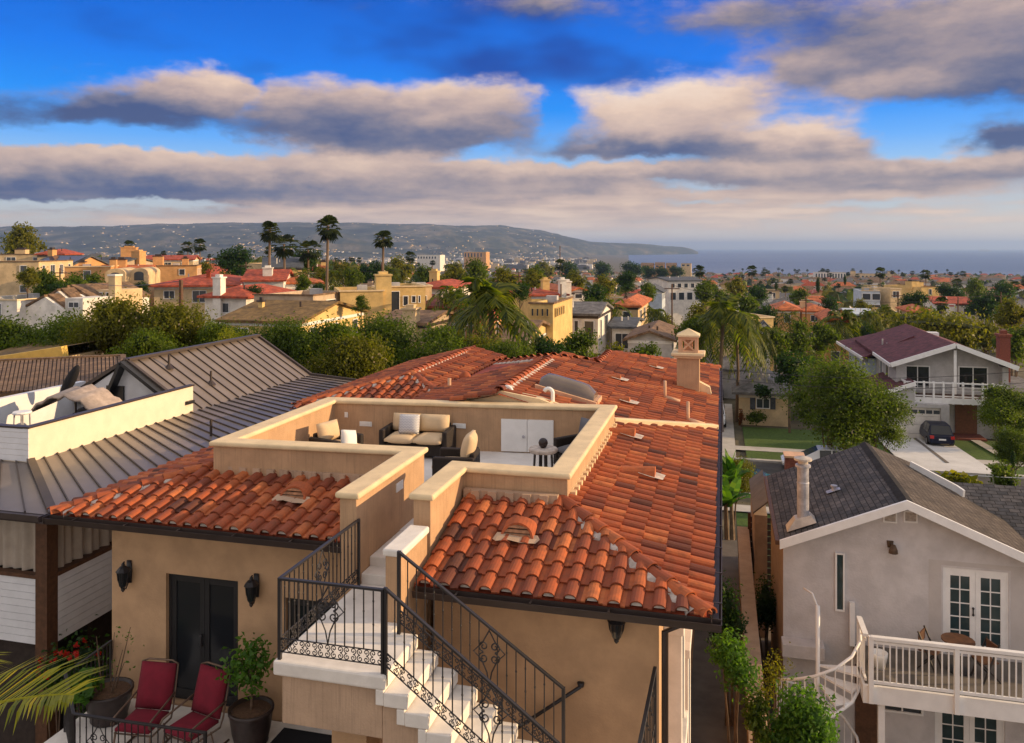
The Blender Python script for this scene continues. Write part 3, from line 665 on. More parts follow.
# oblique joint strip on the right slope and the light flashing along the terrace wall
zr_ = lambda x: ZE+PITCH*(UR-x)
m = MB(); m.bar((-2.4,18.3,zr_(-2.4)+.09), (UR-.02,20.85,ZE+.09), .22, .12); m.build('roof_joint', MT['coping'], H, bevel=.02)
m = MB()
for i in range(38): v0 = 12.75+i*.142; m.box(-2.43, -2.24-.07*(i % 2), v0, v0+.142, zr_(-2.3)-.02, zr_(-2.3)+.12)
m.build('flashing', MT['coping'], H)
m = MB()
for i in range(26): u0 = -8.85+i*.138; m.box(u0, u0+.138, 13.14-.06*(i % 2), 13.3, ZE+.35, ZE+.55)
for i in range(11): u0 = -3.98+i*.138; m.box(u0, u0+.138, 12.4-.05*(i % 2), 12.52, ZE+.5, ZE+.68)
m.build('flashing', MT['stucco_fascia'], H)
# gutters and downpipes
def gutter(a, b):
    m = MB(); a, b = Vector(a), Vector(b); d = (b-a).normalized(); nn_ = Vector((d.y,-d.x,0)); 
    pr = [(0,0),(0,-.12),(.10,-.12),(.13,-.02),(.118,-.02),(.092,-.108),(.012,-.108),(.012,0)]
    m.prism([a+nn_*x+Vector((0,0,z)) for x, z in pr], b-a); 
    L = (b-a).length
    for k in range(int(L/1.0)): p = a+d*(.6+k*1.0); m.bar(p+nn_*.0+Vector((0,0,-.01)), p+nn_*.13+Vector((0,0,-.012)), .025, .008)
    return m.build('gutter', MT['gutter'], H, fix=True)
gutter((UL-.05,VL-.02,ZE-.005), (-5.38,VL-.02,ZE-.005)); gutter((-3.97,VR-.02,ZE-.005), (UR+.14,VR-.02,ZE-.005)); gutter((UR+.015,VR-.13,ZE-.005), (UR+.015,31.75,ZE-.005)); gutter((UL-.02,29,ZE-.005),(UL-.02,VL-.15,ZE-.005))
m = MB(); m.tube([(-.1,10.7,ZE-.1),(-.72,10.74,ZE-.45),(-.72,10.74,-11.3)], .045, 8); m.build('downpipe', MT['gutter'], H, smooth=True)
m = MB(); m.tube([(-.1,13.3,ZE-.1),(-.74,13.3,ZE-.45),(-.74,13.3,-11.3)], .045, 8); m.build('downpipe', MT['gutter'], H, smooth=True)
# eave mortar plugs
m = MB()
for (x0, n_, v) in ((UL,20,VL),(-3.98,13,VR)):
    for i in range(n_):
        c = Vector((x0+(i+.5)*.28, v+.004, ZE+.036)); k = 9
        if x0 == UL and i == 0: continue
        ps = [c+Vector((.066*math.cos(math.pi*j/k), 0, .06*math.sin(math.pi*j/k))) for j in range(k+1)]; m.prism(ps, (0,.1,.02), tint=.5)
m.build('eave_mortar', MT['mortar'], H)
# --- terrace parapet -----------------------------------------------------------
def offset_path(P, d):
    out_ = []
    for i, p in enumerate(P):
        p = Vector(p)
        t0 = (p-Vector(P[i-1])).normalized() if i else None; t1 = (Vector(P[i+1])-p).normalized() if i < len(P)-1 else None
        if t0 is None: t0 = t1
        if t1 is None: t1 = t0
        n0, n1 = Vector((-t0.y,t0.x)), Vector((-t1.y,t1.x)); b = (n0+n1).normalized(); out_.append(p+b*(d/max(.3, b.dot(n0))))
    return out_
PAR = [(-5.2,10.8),(-5.2,13.42),(-8.82,13.2),(-8.82,17.45),(-2.46,18.12),(-2.46,12.68),(-4.15,12.68),(-4.15,11.0)]
ZC, ZD = -3.5, -4.57      # coping top, terrace floor
def path_solid(m, P, w_, z0, z1, tint=.5, ext=0):
    P = [Vector(p) for p in P]
    if ext: P[0] = P[0]+(P[0]-P[1]).normalized()*ext; P[-1] = P[-1]+(P[-1]-P[-2]).normalized()*ext
    a, b = offset_path(P, w_/2), offset_path(P, -w_/2)
    for i in range(len(P)-1):
        m.prism([(a[i].x,a[i].y,z0),(b[i].x,b[i].y,z0),(b[i+1].x,b[i+1].y,z0),(a[i+1].x,a[i+1].y,z0)], (0,0,z1-z0), tint=tint)
def path_shell(m, P, w_, z0, z1, ext=0):
    P = [Vector(p) for p in P]
    if ext: P[0] = P[0]+(P[0]-P[1]).normalized()*ext; P[-1] = P[-1]+(P[-1]-P[-2]).normalized()*ext
    a, b = offset_path(P, w_/2), offset_path(P, -w_/2); n = len(P)
    for i in range(n-1):
        for (p, q, z, s_) in ((a, b, z1, 1), (b, a, z0, 1)): m.quad((p[i].x,p[i].y,z),(q[i].x,q[i].y,z),(q[i+1].x,q[i+1].y,z),(p[i+1].x,p[i+1].y,z), tint=.5)
        m.quad((a[i].x,a[i].y,z0),(a[i].x,a[i].y,z1),(a[i+1].x,a[i+1].y,z1),(a[i+1].x,a[i+1].y,z0)); m.quad((b[i].x,b[i].y,z1),(b[i].x,b[i].y,z0),(b[i+1].x,b[i+1].y,z0),(b[i+1].x,b[i+1].y,z1))
    for i in (0, n-1): m.quad((a[i].x,a[i].y,z0),(b[i].x,b[i].y,z0),(b[i].x,b[i].y,z1),(a[i].x,a[i].y,z1))
def welded(m, name, mat, parent, bevel):
    me = m.mesh(name); bm = bmesh.new(); bm.from_mesh(me); bmesh.ops.remove_doubles(bm, verts=bm.verts, dist=.0005); bmesh.ops.recalc_face_normals(bm, faces=bm.faces); bm.to_mesh(me); bm.free()
    return link(name, me, MT[mat], parent, bevel=bevel, seg=3)
m = MB(); path_shell(m, PAR, .26, -6.0, ZC-.09); welded(m, 'parapet', 'stucco_deck', H, .012)
m = MB(); path_shell(m, PAR, .38, ZC-.09, ZC, .05); welded(m, 'coping', 'coping', H, .035)
m = MB(); path_shell(m, [(-4.13,10.87),(-4.13,9.9)], .22, -6.0, -4.0); welded(m, 'stair_wall', 'stucco_deck', H, .012)
m = MB(); path_shell(m, [(-4.13,10.86),(-4.13,9.88)], .30, -4.0, -3.9); welded(m, 'coping', 'stone_white', H, .03)
m = MB(); m.poly([(-8.75,13.3,ZD),(-5.07,13.5,ZD),(-5.07,12.4,ZD),(-4.28,12.4,ZD),(-4.28,12.8,ZD),(-2.55,12.8,ZD),(-2.55,18.05,ZD),(-8.75,17.4,ZD)]); m.build('terrace_floor', MT['deck_tile'], H)
# wall fittings
BK = lambda u: 17.45+(u+8.82)*(.67/6.36)-.13     # inner face of the terrace's rear wall
def grille(px, py, w_=.3, h_=.11):
    p = at_v(px, py, 17.5); y = BK(p.x)-.004; m = MB(); m.box(p.x-w_/2, p.x+w_/2, y-.015, y, p.z-h_/2, p.z+h_/2)
    for i in range(3): z = p.z-h_*.3+i*h_*.3; m.box(p.x-w_*.38, p.x+w_*.38, y-.024, y-.015, z-.012, z+.008)
    m.build('wall_grille', MT['white_paint'], H)
grille(367.5, 423); grille(457.5, 427); grille(349, 413.5, .08, .12)
m = MB(); p = at_u(399, 486, -5.07); m.box(-5.07, -5.05, p.y-.14, p.y+.14, p.z-.07, p.z+.07); m.build('step_light', MT['white_paint'], H, bevel=.005)
da, db = at_v(501.5, 419, 17.75).x, at_v(553, 421, 17.75).x; dt = at_v(520, 420, 17.7).z
yb = min(BK(da), BK(db))-.006
for k in range(2):
    a, b = lerp(da, db, k/2)+.006, lerp(da, db, (k+1)/2)-.006; m = MB()
    m.add([(a,BK(a)-.05,ZD+.03),(b,BK(b)-.05,ZD+.03),(b,BK(b)-.05,dt),(a,BK(a)-.05,dt),(a,BK(a)-.002,ZD+.03),(b,BK(b)-.002,ZD+.03),(b,BK(b)-.002,dt),(a,BK(a)-.002,dt)], [(0,1,2,3),(3,2,6,7),(1,5,6,2),(4,0,3,7),(4,5,1,0)])
    o = m.build('cabinet_door', MT['white_paint'], H)
    q = MB(); hx = b-.07 if k == 0 else a+.07
    if k == 0: q.ball((hx, BK(hx)-.08, lerp(ZD, dt, .5)), .035); q.build('handle', MT['flue_metal'], o, smooth=True)
# roof furniture
def eyebrow(px, py, v, fr='vent_metal'):
    p = at_v(px, py, v); m = MB(); r_ = .25; n_ = 12; x = p.x; y0 = p.y; z0 = ZE+PITCH*(y0-(VL if x < -5 else VR))+.02
    ln = lambda s: .13*s
    A = [Vector((x+r_*math.cos(math.pi*i/n_), y0+ln(math.sin(math.pi*i/n_)), z0+.04+r_*.85*math.sin(math.pi*i/n_))) for i in range(n_+1)]
    B_ = [Vector((x+r_*.95*math.cos(math.pi*i/n_), y0+.32, z0+.16+r_*.5*math.sin(math.pi*i/n_))) for i in range(n_+1)]
    I = [Vector((x+(r_-.035)*math.cos(math.pi*i/n_), y0+ln(math.sin(math.pi*i/n_)), z0+.04+(r_-.035)*.85*math.sin(math.pi*i/n_))) for i in range(n_+1)]
    J = [q+Vector((0,.08,0)) for q in I]
    m.add(A+B_+I+J, [(i,i+1,n_+1+i+1,n_+1+i) for i in range(n_)]+[(i+1,i,2*n_+2+i,2*n_+2+i+1) for i in range(n_)]+[(2*n_+2+i+1,2*n_+2+i,3*n_+3+i,3*n_+3+i+1) for i in range(n_)], tint=.75)
    o = m.build('roof_vent', MT['clay_tile'], H)
    q = MB(); q.poly([p_-Vector((0,.02,0)) for p_ in J], tint=.1); q.build('vent_back', MT['iron'], o)
    q = MB()
    for i in range(3): z = z0+.07+i*.055; yq = y0+ln((z-z0-.04)/(r_*.85)); wv = math.sqrt(max(.01, 1-((z-z0-.02)/(r_*.85))**2))*(r_-.04); q.prism([(x-wv,yq+.01,z),(x-wv,yq+.05,z+.03),(x-wv,yq+.052,z+.037),(x-wv,yq+.01,z+.008)], (2*wv,0,0))
    q.build('louvre', MT['rust'], o)
    q = MB(); q.add([(x-.34,y0-.04,z0+.05),(x-.27,y0-.12,z0+.055),(x-.1,y0-.09,z0+.075),(x+.1,y0-.13,z0+.06),(x+.3,y0-.08,z0+.05),(x+.34,y0+.03,z0+.07),(x+.3,y0+.08,z0+.11),(x-.3,y0+.08,z0+.11)], [tuple(range(8))])
    q.build('vent_flashing', MT['stucco_fascia'], o)
eyebrow(291, 503, 12.35); eyebrow(516, 549, 11.35)
def on_right(px, py):
    x, y, z = ray(px, py); k = (ZE+PITCH*UR)/(z+PITCH*x); return Vector((x*k, y*k, z*k))
def tilevent(px, py, s_=1.):
    p = on_right(px, py); m = MB(); n_ = 8
    vs_ = []
    for i in range(n_+1):
        t = math.pi*i/n_; vs_.append(p+Vector((.22*s_, .13*s_*math.cos(t), .03+.16*s_*math.sin(t))))
    for i in range(n_+1):
        t = math.pi*i/n_; vs_.append(p+Vector((-.28*s_, .12*s_*math.cos(t), .12+.06*s_*math.sin(t))))
    m.add(vs_, [(i,i+1,n_+2+i,n_+1+i) for i in range(n_)]+[tuple(range(n_+1))], tint=.9); m.v[-2:] = m.v[-2:]
    o = m.build('roof_vent', MT['clay_tile'], H)
    q = MB(); q.add([p+Vector(c) for c in ((.2,-.2,.09),(.42,-.16,.04),(.45,.16,.04),(.2,.2,.09),(-.02,.16,.14),(-.02,-.16,.14))], [(0,1,2,3,4,5)]); q.build('vent_flashing', MT['mortar'], o)
for q in ((613,381),(621,404),(622,438),(640,478),(650,369)): tilevent(*q, s_=1.25 if q[1] > 430 else 1.)
def vpipe(px, py, h=.55):
    p = on_right(px, py); m = MB(); m.tube([p-Vector((0,0,.1)), p+Vector((0,0,h))], .04, 8); m.tube([p+Vector((.02,0,.1)), p+Vector((.4,0,.0))], .06, 6); m.build('vent_pipe', MT['pipe_clay'], H, smooth=True)
vpipe(665, 401); vpipe(688, 424)
m = MB(); m.tube([(-7.0,20.6,-4.3),(-7.0,20.6,-3.45)], .05, 8); m.build('vent_pipe', MT['pipe_clay'], H, smooth=True)
m = MB(); m.lathe([(.02,0),(.2,.02),(.17,.16),(.1,.26),(.02,.3)], (-7.2,22.6,-3.85), 10); m.build('roof_vent', MT['clay_tile'], H, smooth=True)
m = MB(); m.lathe([(.02,0),(.16,.02),(.14,.14),(.02,.24)], (-5.35,24.0,-3.5), 10); m.build('roof_vent', MT['clay_tile'], H, smooth=True)
for (px, py) in ((512,402),(553,402)):
    p = at_v(px, py, 18.45); m = MB(); x = p.x
    m.tube([(x,18.42,-4.1),(x,18.42,-3.32)]+[(x-.0-.1*(1-math.cos(t)), 18.42, -3.32+.1*math.sin(t)) for t in np.linspace(.2,math.pi*.9,6)], .045, 8); m.build('vent_pipe', MT['white_paint'], H, smooth=True)
# domed skylight
p = on_right(568, 398); m = MB(); n_ = 14; L_, r_ = .66, .36
for s_ in (0,):
    vs_ = []
    for k in range(9):
        t = -1+2*k/8; rr_ = math.sqrt(max(0, 1-abs(t)**6))
        for i in range(n_+1):
            a = math.pi*i/n_; x = p.x+t*L_; vs_.append((x, p.y+.1+r_*math.cos(a), ZE+PITCH*(UR-x)+.16+.30*math.sin(a)*(.5+.5*rr_)))
    m.add(vs_, [(k*(n_+1)+i, k*(n_+1)+i+1, (k+1)*(n_+1)+i+1, (k+1)*(n_+1)+i) for k in range(8) for i in range(n_)]); m.add(vs_[:n_+1], [tuple(range(n_+1))]); m.add(vs_[-n_-1:], [tuple(range(n_+1))])
o = m.build('skylight', MT['skylight'], H, smooth=True)
q = MB(); a, b = p.x-L_-.08, p.x+L_+.08
for (y0, y1) in ((p.y+.1-r_-.1, p.y+.1-r_), (p.y+.1+r_, p.y+.1+r_+.1)): q.add([(a,y0,zr_(a)),(b,y0,zr_(b)),(b,y1,zr_(b)),(a,y1,zr_(a)),(a,y0,zr_(a)+.17),(b,y0,zr_(b)+.17),(b,y1,zr_(b)+.17),(a,y1,zr_(a)+.17)], [(0,1,5,4),(2,3,7,6),(4,5,6,7),(1,2,6,5),(3,0,4,7)])
q.box(p.x+L_, p.x+L_+.1, p.y+.1-r_, p.y+.1+r_, zr_(b)-.02, zr_(b)+.2); q.build('skylight_frame', MT['pipe_clay'], o)
# chimney
p = on_right(688, 392); cx, cy = p.x+.0, p.y+.35; hw = .33; zb = p.z-.3
zt = at_d(688, 358, camco(cx, cy-hw)[1]).z
m = MB(); m.box(cx-hw, cx+hw, cy-hw, cy+hw, zb, zt); ch = m.build('chimney', MT['stucco_deck'], H, bevel=.01)
m = MB(); m.box(cx-hw-.08, cx+hw+.08, cy-hw-.08, cy+hw+.08, zt-.01, zt+.06); m.box(cx-hw-.16, cx+hw+.16, cy-hw-.16, cy+hw+.16, zt+.062, zt+.15); m.build('chimney_cap', MT['coping'], ch, bevel=.02)
z0, z1 = zt+.15, zt+.62; k = hw*.72; m = MB()
for sx in (-1,1):
    for sy in (-1,1): m.box(cx+sx*k-.05, cx+sx*k+.05, cy+sy*k-.05, cy+sy*k+.05, z0, z1)
m.box(cx-k, cx+k, cy-k-.04, cy-k+.04, z0, z0+.06); m.box(cx-k, cx+k, cy-k-.045, cy-k+.04, z1-.08, z1-.002); m.box(cx+k-.04, cx+k+.04, cy-k, cy+k, z0, z0+.06)
for s_ in (-1,1):
    m.bar((cx-k,cy-k,z0 if s_ > 0 else z1), (cx+k,cy-k+.003*s_,z1 if s_ > 0 else z0), .05, .05, up=(0,1,0)); m.bar((cx+k,cy-k,z0 if s_ > 0 else z1), (cx+k+.003*s_,cy+k,z1 if s_ > 0 else z0), .05, .05, up=(1,0,0))
m.box(cx-.13, cx+.13, cy-.13, cy+.13, z0, z1-.1)
m.build('chimney_lattice', MT['pipe_clay'], ch)
m = MB(); e_ = k+.1; m.add([(cx-e_,cy-e_,z1),(cx+e_,cy-e_,z1),(cx+e_,cy+e_,z1),(cx-e_,cy+e_,z1),(cx-e_,cy-e_,z1+.05),(cx+e_,cy-e_,z1+.05),(cx+e_,cy+e_,z1+.05),(cx-e_,cy+e_,z1+.05),(cx,cy,z1+.24)], [(3,2,1,0),(0,1,5,4),(1,2,6,5),(2,3,7,6),(3,0,4,7),(4,5,8),(5,6,8),(6,7,8),(7,4,8)]); m.build('chimney_roof', MT['coping'], ch)
m = MB(); m.prism([(cx+hw,cy-.1,zr_(cx+hw)+.02),(cx+hw+.35,cy-.1,zr_(cx+hw+.35)+.06),(cx+hw+.3,cy-.1,zr_(cx+hw)+.2),(cx+hw,cy-.1,zr_(cx+hw)+.35)], (0,.3,0)); m.build('chimney_flashing', MT['coping'], ch)
# ------------------------------------------------------------------ outside stair
ZL = -4.85; RUN, RISE, NST = .256, .187, 15
US, VA, VB = -3.72, 8.66, 9.66
m = MB(); m.prism([(-5.12,VA-.03,ZL-.17),(US+.02,VA-.03,ZL-.17),(US+.02,VB+.03,ZL-.17),(-4.03,VB+.03,ZL-.17),(-4.03,10.95,ZL-.17),(-5.12,10.95,ZL-.17)], (0,0,.17)); m.build('landing', MT['stone_white'], H, bevel=.025)
m = MB(); m.prism([(-5.03,VA+.03,ZL-.75),(US-.04,VA+.03,ZL-.75),(US-.04,VB,ZL-.75),(-4.05,VB,ZL-.75),(-4.05,10.95,ZL-.75),(-5.03,10.95,ZL-.75)], (0,0,.578)); m.build('landing_fascia', MT['stucco_fascia'], H, bevel=.01)
m = MB(); m.box(-4.55, -4.1, VA+.35, VA+.75, -11.3, ZL-.753); m.box(-5.0, -4.6, 10.2, 10.7, -11.3, ZL-.753); m.build('landing_pier', MT['stucco_tan'], H)
# steps up to the terrace between the stair walls
for i, (y0, z) in enumerate(((10.95, ZL+.14), (11.25, ZD-.002))):
    m = MB(); m.box(-5.07, -4.02 if i == 0 else -4.28, y0, 12.41 if i else 11.3, ZL-.1, z); m.build('step', MT['stone_white'], H, bevel=.015)
m = MB(); m.box(-4.42, -4.30, 11.235, 11.249, ZL+.16, ZL+.24); m.build('step_light', MT['white_paint'], H)
for i in range(NST):
    x0 = US+i*RUN; z = ZL-(i+1)*RISE
    if i == 0: pass
    m = MB()
    m.prism([(x0,VA-.02,z+RISE-.17 if i else z-.0),(x0+.02,VA-.02,z-.002),(x0+RUN+.03,VA-.02,z-.002),(x0+RUN+.03,VA-.02,z-.17),(x0-.08,VA-.02,z-.17),(x0-.08,VA-.02,z+.02)], (0,.06,0)) if 0 else None
    m.box(x0-.0, x0+RUN+.03, VA-.03, VB+.03, z-.16, z)
    m.box(x0-.10, x0+.0, VA-.028, VB+.028, z-.155, z+RISE-.165)
    m.build('step', MT['stone_white'], H, bevel=.012)
m = MB(); bot = []
x1 = US+NST*RUN; zz = ZL-NST*RISE
ps = [(US-.035, ZL-.175)]
for i in range(NST): x0 = US+i*RUN; z = ZL-(i+1)*RISE-.162; ps += [(max(US-.034, x0-.1+.002), z), (x0+RUN-.098, z)]
ps += [(x1, zz-.9), (US-.035, ZL-.95+.0)]
m.prism([(x, VA+.034, z) for x, z in ps], (0, VB-VA-.068, 0)); m.build('stringer', MT['stucco_fascia'], H)
def spiral(m, P, c, r, a0, turns, sgn=1, tr=.0075):
    pts = []; n = int(14*turns)
    for i in range(n+1): t = i/n; a = a0+sgn*t*turns*2*math.pi; k = r*(1-.82*t); pts.append(P(c[0]+k*math.cos(a), c[1]+k*math.sin(a)))
    m.tube(pts, tr, 4)
def railing(name, P0, P1, h=.95, posts=(1,1), orn=(), gap=.115, band=(.09,.25), hand=.028, scroll=True, parent=None, drop=0, omat='iron'):
    P0, P1 = Vector(P0), Vector(P1); D = P1-P0; L = math.hypot(D.x, D.y); sl_ = D.z/L; dh = Vector((D.x/L, D.y/L, sl_))
    P = lambda a, z: P0+dh*a+Vector((0,0,z)); m = MB()
    m.bar(P(0,h), P(L,h), hand*1.7, hand, tint=.5)
    for z in band: m.bar(P(0,z), P(L,z), .014, .014, tint=.5)
    o = m.build(name, MT[omat], parent, bevel=.004, seg=1)
    for k, a in ((0, 0), (1, L)):
        if posts[k]: q = MB(); p = P(a,0); q.box(p.x-.02, p.x+.02, p.y-.02, p.y+.02, p.z-.02-drop, p.z+h+.012); q.build('post', MT[omat], o)
    n = max(2, round(L/gap)); q = MB()
    for i in range(1, n):
        a = L*i/n
        if any(abs(a-c) < .085 for c in orn):
            z0, z1 = band[1], band[1]+.1
            continue
        b, t = P(a, band[1]), P(a, h); q.bar(b, t, .0125, .0125)
        for kz in ((.62,) if i % 2 else (.42, .8)): c = P(a, lerp(band[1], h, kz)); q.ball(c, (.013,.013,.022), 6, 4)
    q.build('balusters', MT[omat], o)
    if scroll:
        q = MB(); hb = (band[1]-band[0])/2; k = max(1, round(L/(hb*2.05))); w_ = L/k; r_ = min(hb, w_/2)*.49
        for i in range(k):
            for sx in (-1, 1):
                for sz in (-1, 1): spiral(q, P, (w_*(i+.5)+sx*w_*.245, band[0]+hb+sz*hb*.5), r_, math.pi/2*(1 if sz < 0 else -1)*1.0+ (0 if sx > 0 else math.pi)*0, 1.35, sx*sz, .0065)
        q.build('scroll_band', MT[omat], o)
    for c in orn:
        q = MB(); zc = lerp(band[1], h, .56); d = .2; P_s = P; fl_ = Vector((D.x/L, D.y/L, 0)); P = lambda a, z, c=c: P_s(c, z)+fl_*(a-c)
        q.tube([P(c,zc+d*1.35), P(c+d*.45,zc+d*.55), P(c+d,zc), P(c+d*.5,zc-d*.45), P(c+.03,zc-d*1.2), P(c,band[1])], .009, 4); q.tube([P(c,zc+d*1.35), P(c-d*.45,zc+d*.55), P(c-d,zc), P(c-d*.5,zc-d*.45), P(c-.03,zc-d*1.2), P(c,band[1])], .009, 4)
        q.tube([P(c,h), P(c,zc+d*1.3)], .006, 4)
        for sx in (-1,1):
            for sz in (-1,1): spiral(q, P, (c+sx*d*.36, zc+sz*d*.36), d*.34, math.pi/2*(-sz), 1.5, sx*sz, .009)
        q.build('scroll_ornament', MT[omat], o); P = P_s
    return o
zf = ZL
railing('railing', (-5.06, VA+.03, zf), (US-.03, VA+.03, zf), orn=(.62,), parent=H)
railing('railing', (-5.06, 10.85, zf), (-5.06, VA+.03, zf), orn=(1.1,), posts=(1,0), parent=H)
nend = 13
railing('stair_railing', (US+.0, VA+.03, zf+.0), (US+RUN*nend, VA+.03, zf-RISE*nend), orn=(1.25, 2.9), posts=(1,0), h=.97, drop=.12, parent=H)
railing('stair_railing', (US-.22, VB-.03, zf+.06), (US+RUN*7.35, VB-.03, zf-RISE*7.35), orn=(1.18,), posts=(1,1), h=.97, drop=.2, parent=H)
# wall handrails
m = MB(); a, b = at_v(580, 687, 10.7), at_v(502, 738, 10.7); m.tube([a+Vector((0,.08,0)), a, b], .024, 8); m.lathe_e([(.04,-.5),(.05,.5)], (a.x,10.76,a.z), 1,1,.05, 10); m.build('handrail', MT['iron'], H, smooth=True)
a, b = at_v(655, 668, 10.5), at_v(638, 752, 9.2)
railing('railing', (a.x,a.y,a.z-.95), (b.x,b.y,b.z-.95), posts=(1,1), scroll=False, parent=H)
# patio railing
h_ = .93
for i, (p, q) in enumerate((((-10.28,12.05),(-10.2,10.95)), ((-10.2,10.95),(-9.2,10.03)), ((-9.2,10.03),(-7.05,10.1)))):
    railing('railing', (*p, ZP), (*q, ZP), h=h_, orn=(.42,) if i == 2 else (), scroll=False, band=(.08,.085), posts=(1, i == 2), parent=H, gap=.105)
# wall lanterns
def lantern(px, py, v, s_=1.0):
    p = at_v(px, py, v); x, y, z = p.x, p.y, p.z; m = MB(); k = s_
    m.lathe_e([(.06,-.5),(.075,0),(.06,.5)], (x,y-.02,z+.06*k), k*.9,.4,.42*k, 10); m.tube([(x,y-.02,z+.05*k),(x,y-.12,z-.08*k),(x,y-.2,z+.08*k),(x,y-.19,z+.26*k),(x,y-.14,z+.29*k)], .014, 6)
    m.tube([(x,y-.03,z-.12*k),(x,y-.10,z-.24*k),(x,y-.17,z-.2*k)], .012, 6)
    o = m.build('wall_lantern', MT['iron'], H, smooth=True)
    q = MB(); q.lathe([(.025,-.2*k),(.06,-.15*k),(.085,-.02*k),(.1,.12*k)], (x,y-.17,z), 8); q.build('lantern_glass', MT['glass_dark'], o)
    q = MB(); q.lathe([(.115,.12*k),(.12,.135*k),(.07,.2*k),(.03,.23*k),(.03,.26*k),(.01,.29*k)], (x,y-.17,z), 8)
    for i in range(6): a = i*math.pi/3; q.tube([(x+.028*math.cos(a),y-.17+.028*math.sin(a),z-.2*k),(x+.088*math.cos(a),y-.17+.088*math.sin(a),z-.02*k),(x+.103*math.cos(a),y-.17+.103*math.sin(a),z+.12*k)], .008, 4)
    q.lathe([(.01,-.27*k),(.035,-.23*k),(.028,-.19*k)], (x,y-.17,z), 8); q.build('lantern_cap', MT['iron'], o)
lantern(130, 574, 12.1, .9); lantern(257, 588, 12.1, .9); lantern(618, 623, 10.8, .7)

# ------------------------------------------------------------------ terrace furniture
def softbox(m, x0, x1, y0, y1, z0, z1, p=.04, n=8):
    # a stuffed cushion: grid box bulging in the middle
    cx, cy, cz = (x0+x1)/2, (y0+y1)/2, (z0+z1)/2; hx, hy, hz = (x1-x0)/2, (y1-y0)/2, (z1-z0)/2
    ax = min((hx,0),(hy,1),(hz,2))[1]; start = len(m.v)
    oth = [i for i in (0,1,2) if i != ax]; H3 = (hx,hy,hz)
    top, bot = [], []
    for i in range(n+1):
        for j in range(n+1):
            a, b = -1+2*i/n, -1+2*j/n
            k = (1-abs(a)**3.5)*(1-abs(b)**3.5); t = .35+.65*k**.45+p*k/H3[ax]
            pin = 1-.05*(a*a*(1-b*b)+b*b*(1-a*a))*0
            c = [0,0,0]; c[oth[0]] = a*H3[oth[0]]*(1-.04*(1-b*b)*abs(a)**6*-1*.5); c[oth[1]] = b*H3[oth[1]]
            for lst, s_ in ((top, 1), (bot, -1)): d = list(c); d[ax] = s_*H3[ax]*t; lst.append((cx+d[0], cy+d[1], cz+d[2]))
    N = n+1; fs = []
    for i in range(n):
        for j in range(n): q = (i*N+j, (i+1)*N+j, (i+1)*N+j+1, i*N+j+1); fs += [q, tuple(N*N+x for x in reversed(q))]
    rim = [i*N for i in range(N)]+[n*N+j for j in range(1, N)]+[i*N+n for i in range(n-1, -1, -1)]+[j for j in range(n-1, 0, -1)]
    for a, b in zip(rim, rim[1:]+rim[:1]): fs.append((a, b, b+N*N, a+N*N))
    m.add(top+bot, fs); return start
def cushion(parent, name, mat, x0, x1, y0, y1, z0, z1, rot=None, p=.03):
    m = MB(); softbox(m, x0, x1, y0, y1, z0, z1, p)
    if rot: ax, deg, piv = rot; m.xf(Matrix.Translation(piv) @ Matrix.Rotation(R(deg), 4, ax) @ Matrix.Translation(-Vector(piv)))
    return m.build(name, MT[mat], parent, smooth=True, fix=True)
def sofa(name, label, cat, x, y, z, w_, seats, rz=0, mat='cushion_beige', back_h=.40):
    # faces -y before turning; origin at floor centre
    t = thing(name, label, cat, (0,0,0)); d = .8; hw = w_/2
    m = MB(); m.box(-hw+.12, hw-.12, -d/2+.03, d/2-.1, .06, .30); m.build('base', MT['wicker'], t, bevel=.02)
    for s_ in (-1,1):
        m = MB(); m.box(s_*hw, s_*(hw-.12), -d/2, d/2, .04, .60); m.build('arm', MT['wicker'], t, bevel=.03)
    m = MB(); m.box(-hw+.121, hw-.121, d/2-.1, d/2, .04, .66); m.build('back_panel', MT['wicker'], t, bevel=.03)
    cw = (w_-.26)/seats
    for i in range(seats):
        a = -hw+.13+i*cw
        cushion(t, 'seat_cushion', mat, a+.005, a+cw-.005, -d/2-.03, d/2-.12, .302, .46, p=.02)
        cushion(t, 'back_cushion', mat, a+.0, a+cw-.0, d/2-.30, d/2-.13, .47, .47+back_h, rot=('X', -13, (0, d/2-.2, .47)), p=.05)
    for o in t.children: o.matrix_parent_inverse = Matrix()
    t.location = (x, y, z); t.rotation_euler.z = rz; return t
p0, p1 = at_v(373, 450, 16.5), at_v(446, 458, 16.6)
lx = (p0.x+p1.x)/2
ly = BK(lx)-.48
sofa('wicker_loveseat', 'dark wicker loveseat with two beige back cushions against the terrace wall', 'loveseat', lx, ly, ZD, 1.55, 2, rz=.06, back_h=.38)
t = tag(cushion(None, 'throw_pillow', 'cushion_pattern', -.22, .22, -.06, .06, 0, .42, p=.05), 'white throw pillow with dark zigzag pattern on the wicker loveseat', 'pillow')
pp = at_v(408, 436, ly-.2); t.location = (pp.x, ly-.16, ZD+.48); t.rotation_euler = (R(-16), 0, R(8))
ap = at_v(455, 470, 14.9)
sofa('wicker_armchair', 'dark wicker armchair with beige cushions turned sideways, its back to the right', 'armchair', ap.x-.05, 15.15, ZD, .85, 1, rz=R(-82), back_h=.52)
ap = at_v(330, 440, 15.6)
sofa('wicker_armchair', 'dark wicker armchair half hidden behind the left parapet, beige back cushion showing', 'armchair', ap.x+.0, 15.9, ZD, .85, 1, rz=R(75), back_h=.40)
t = tag(cushion(None, 'throw_pillow', 'pillow_white', -.2, .2, -.06, .06, 0, .4, p=.05), 'plain white pillow on the half hidden armchair by the left parapet', 'pillow')
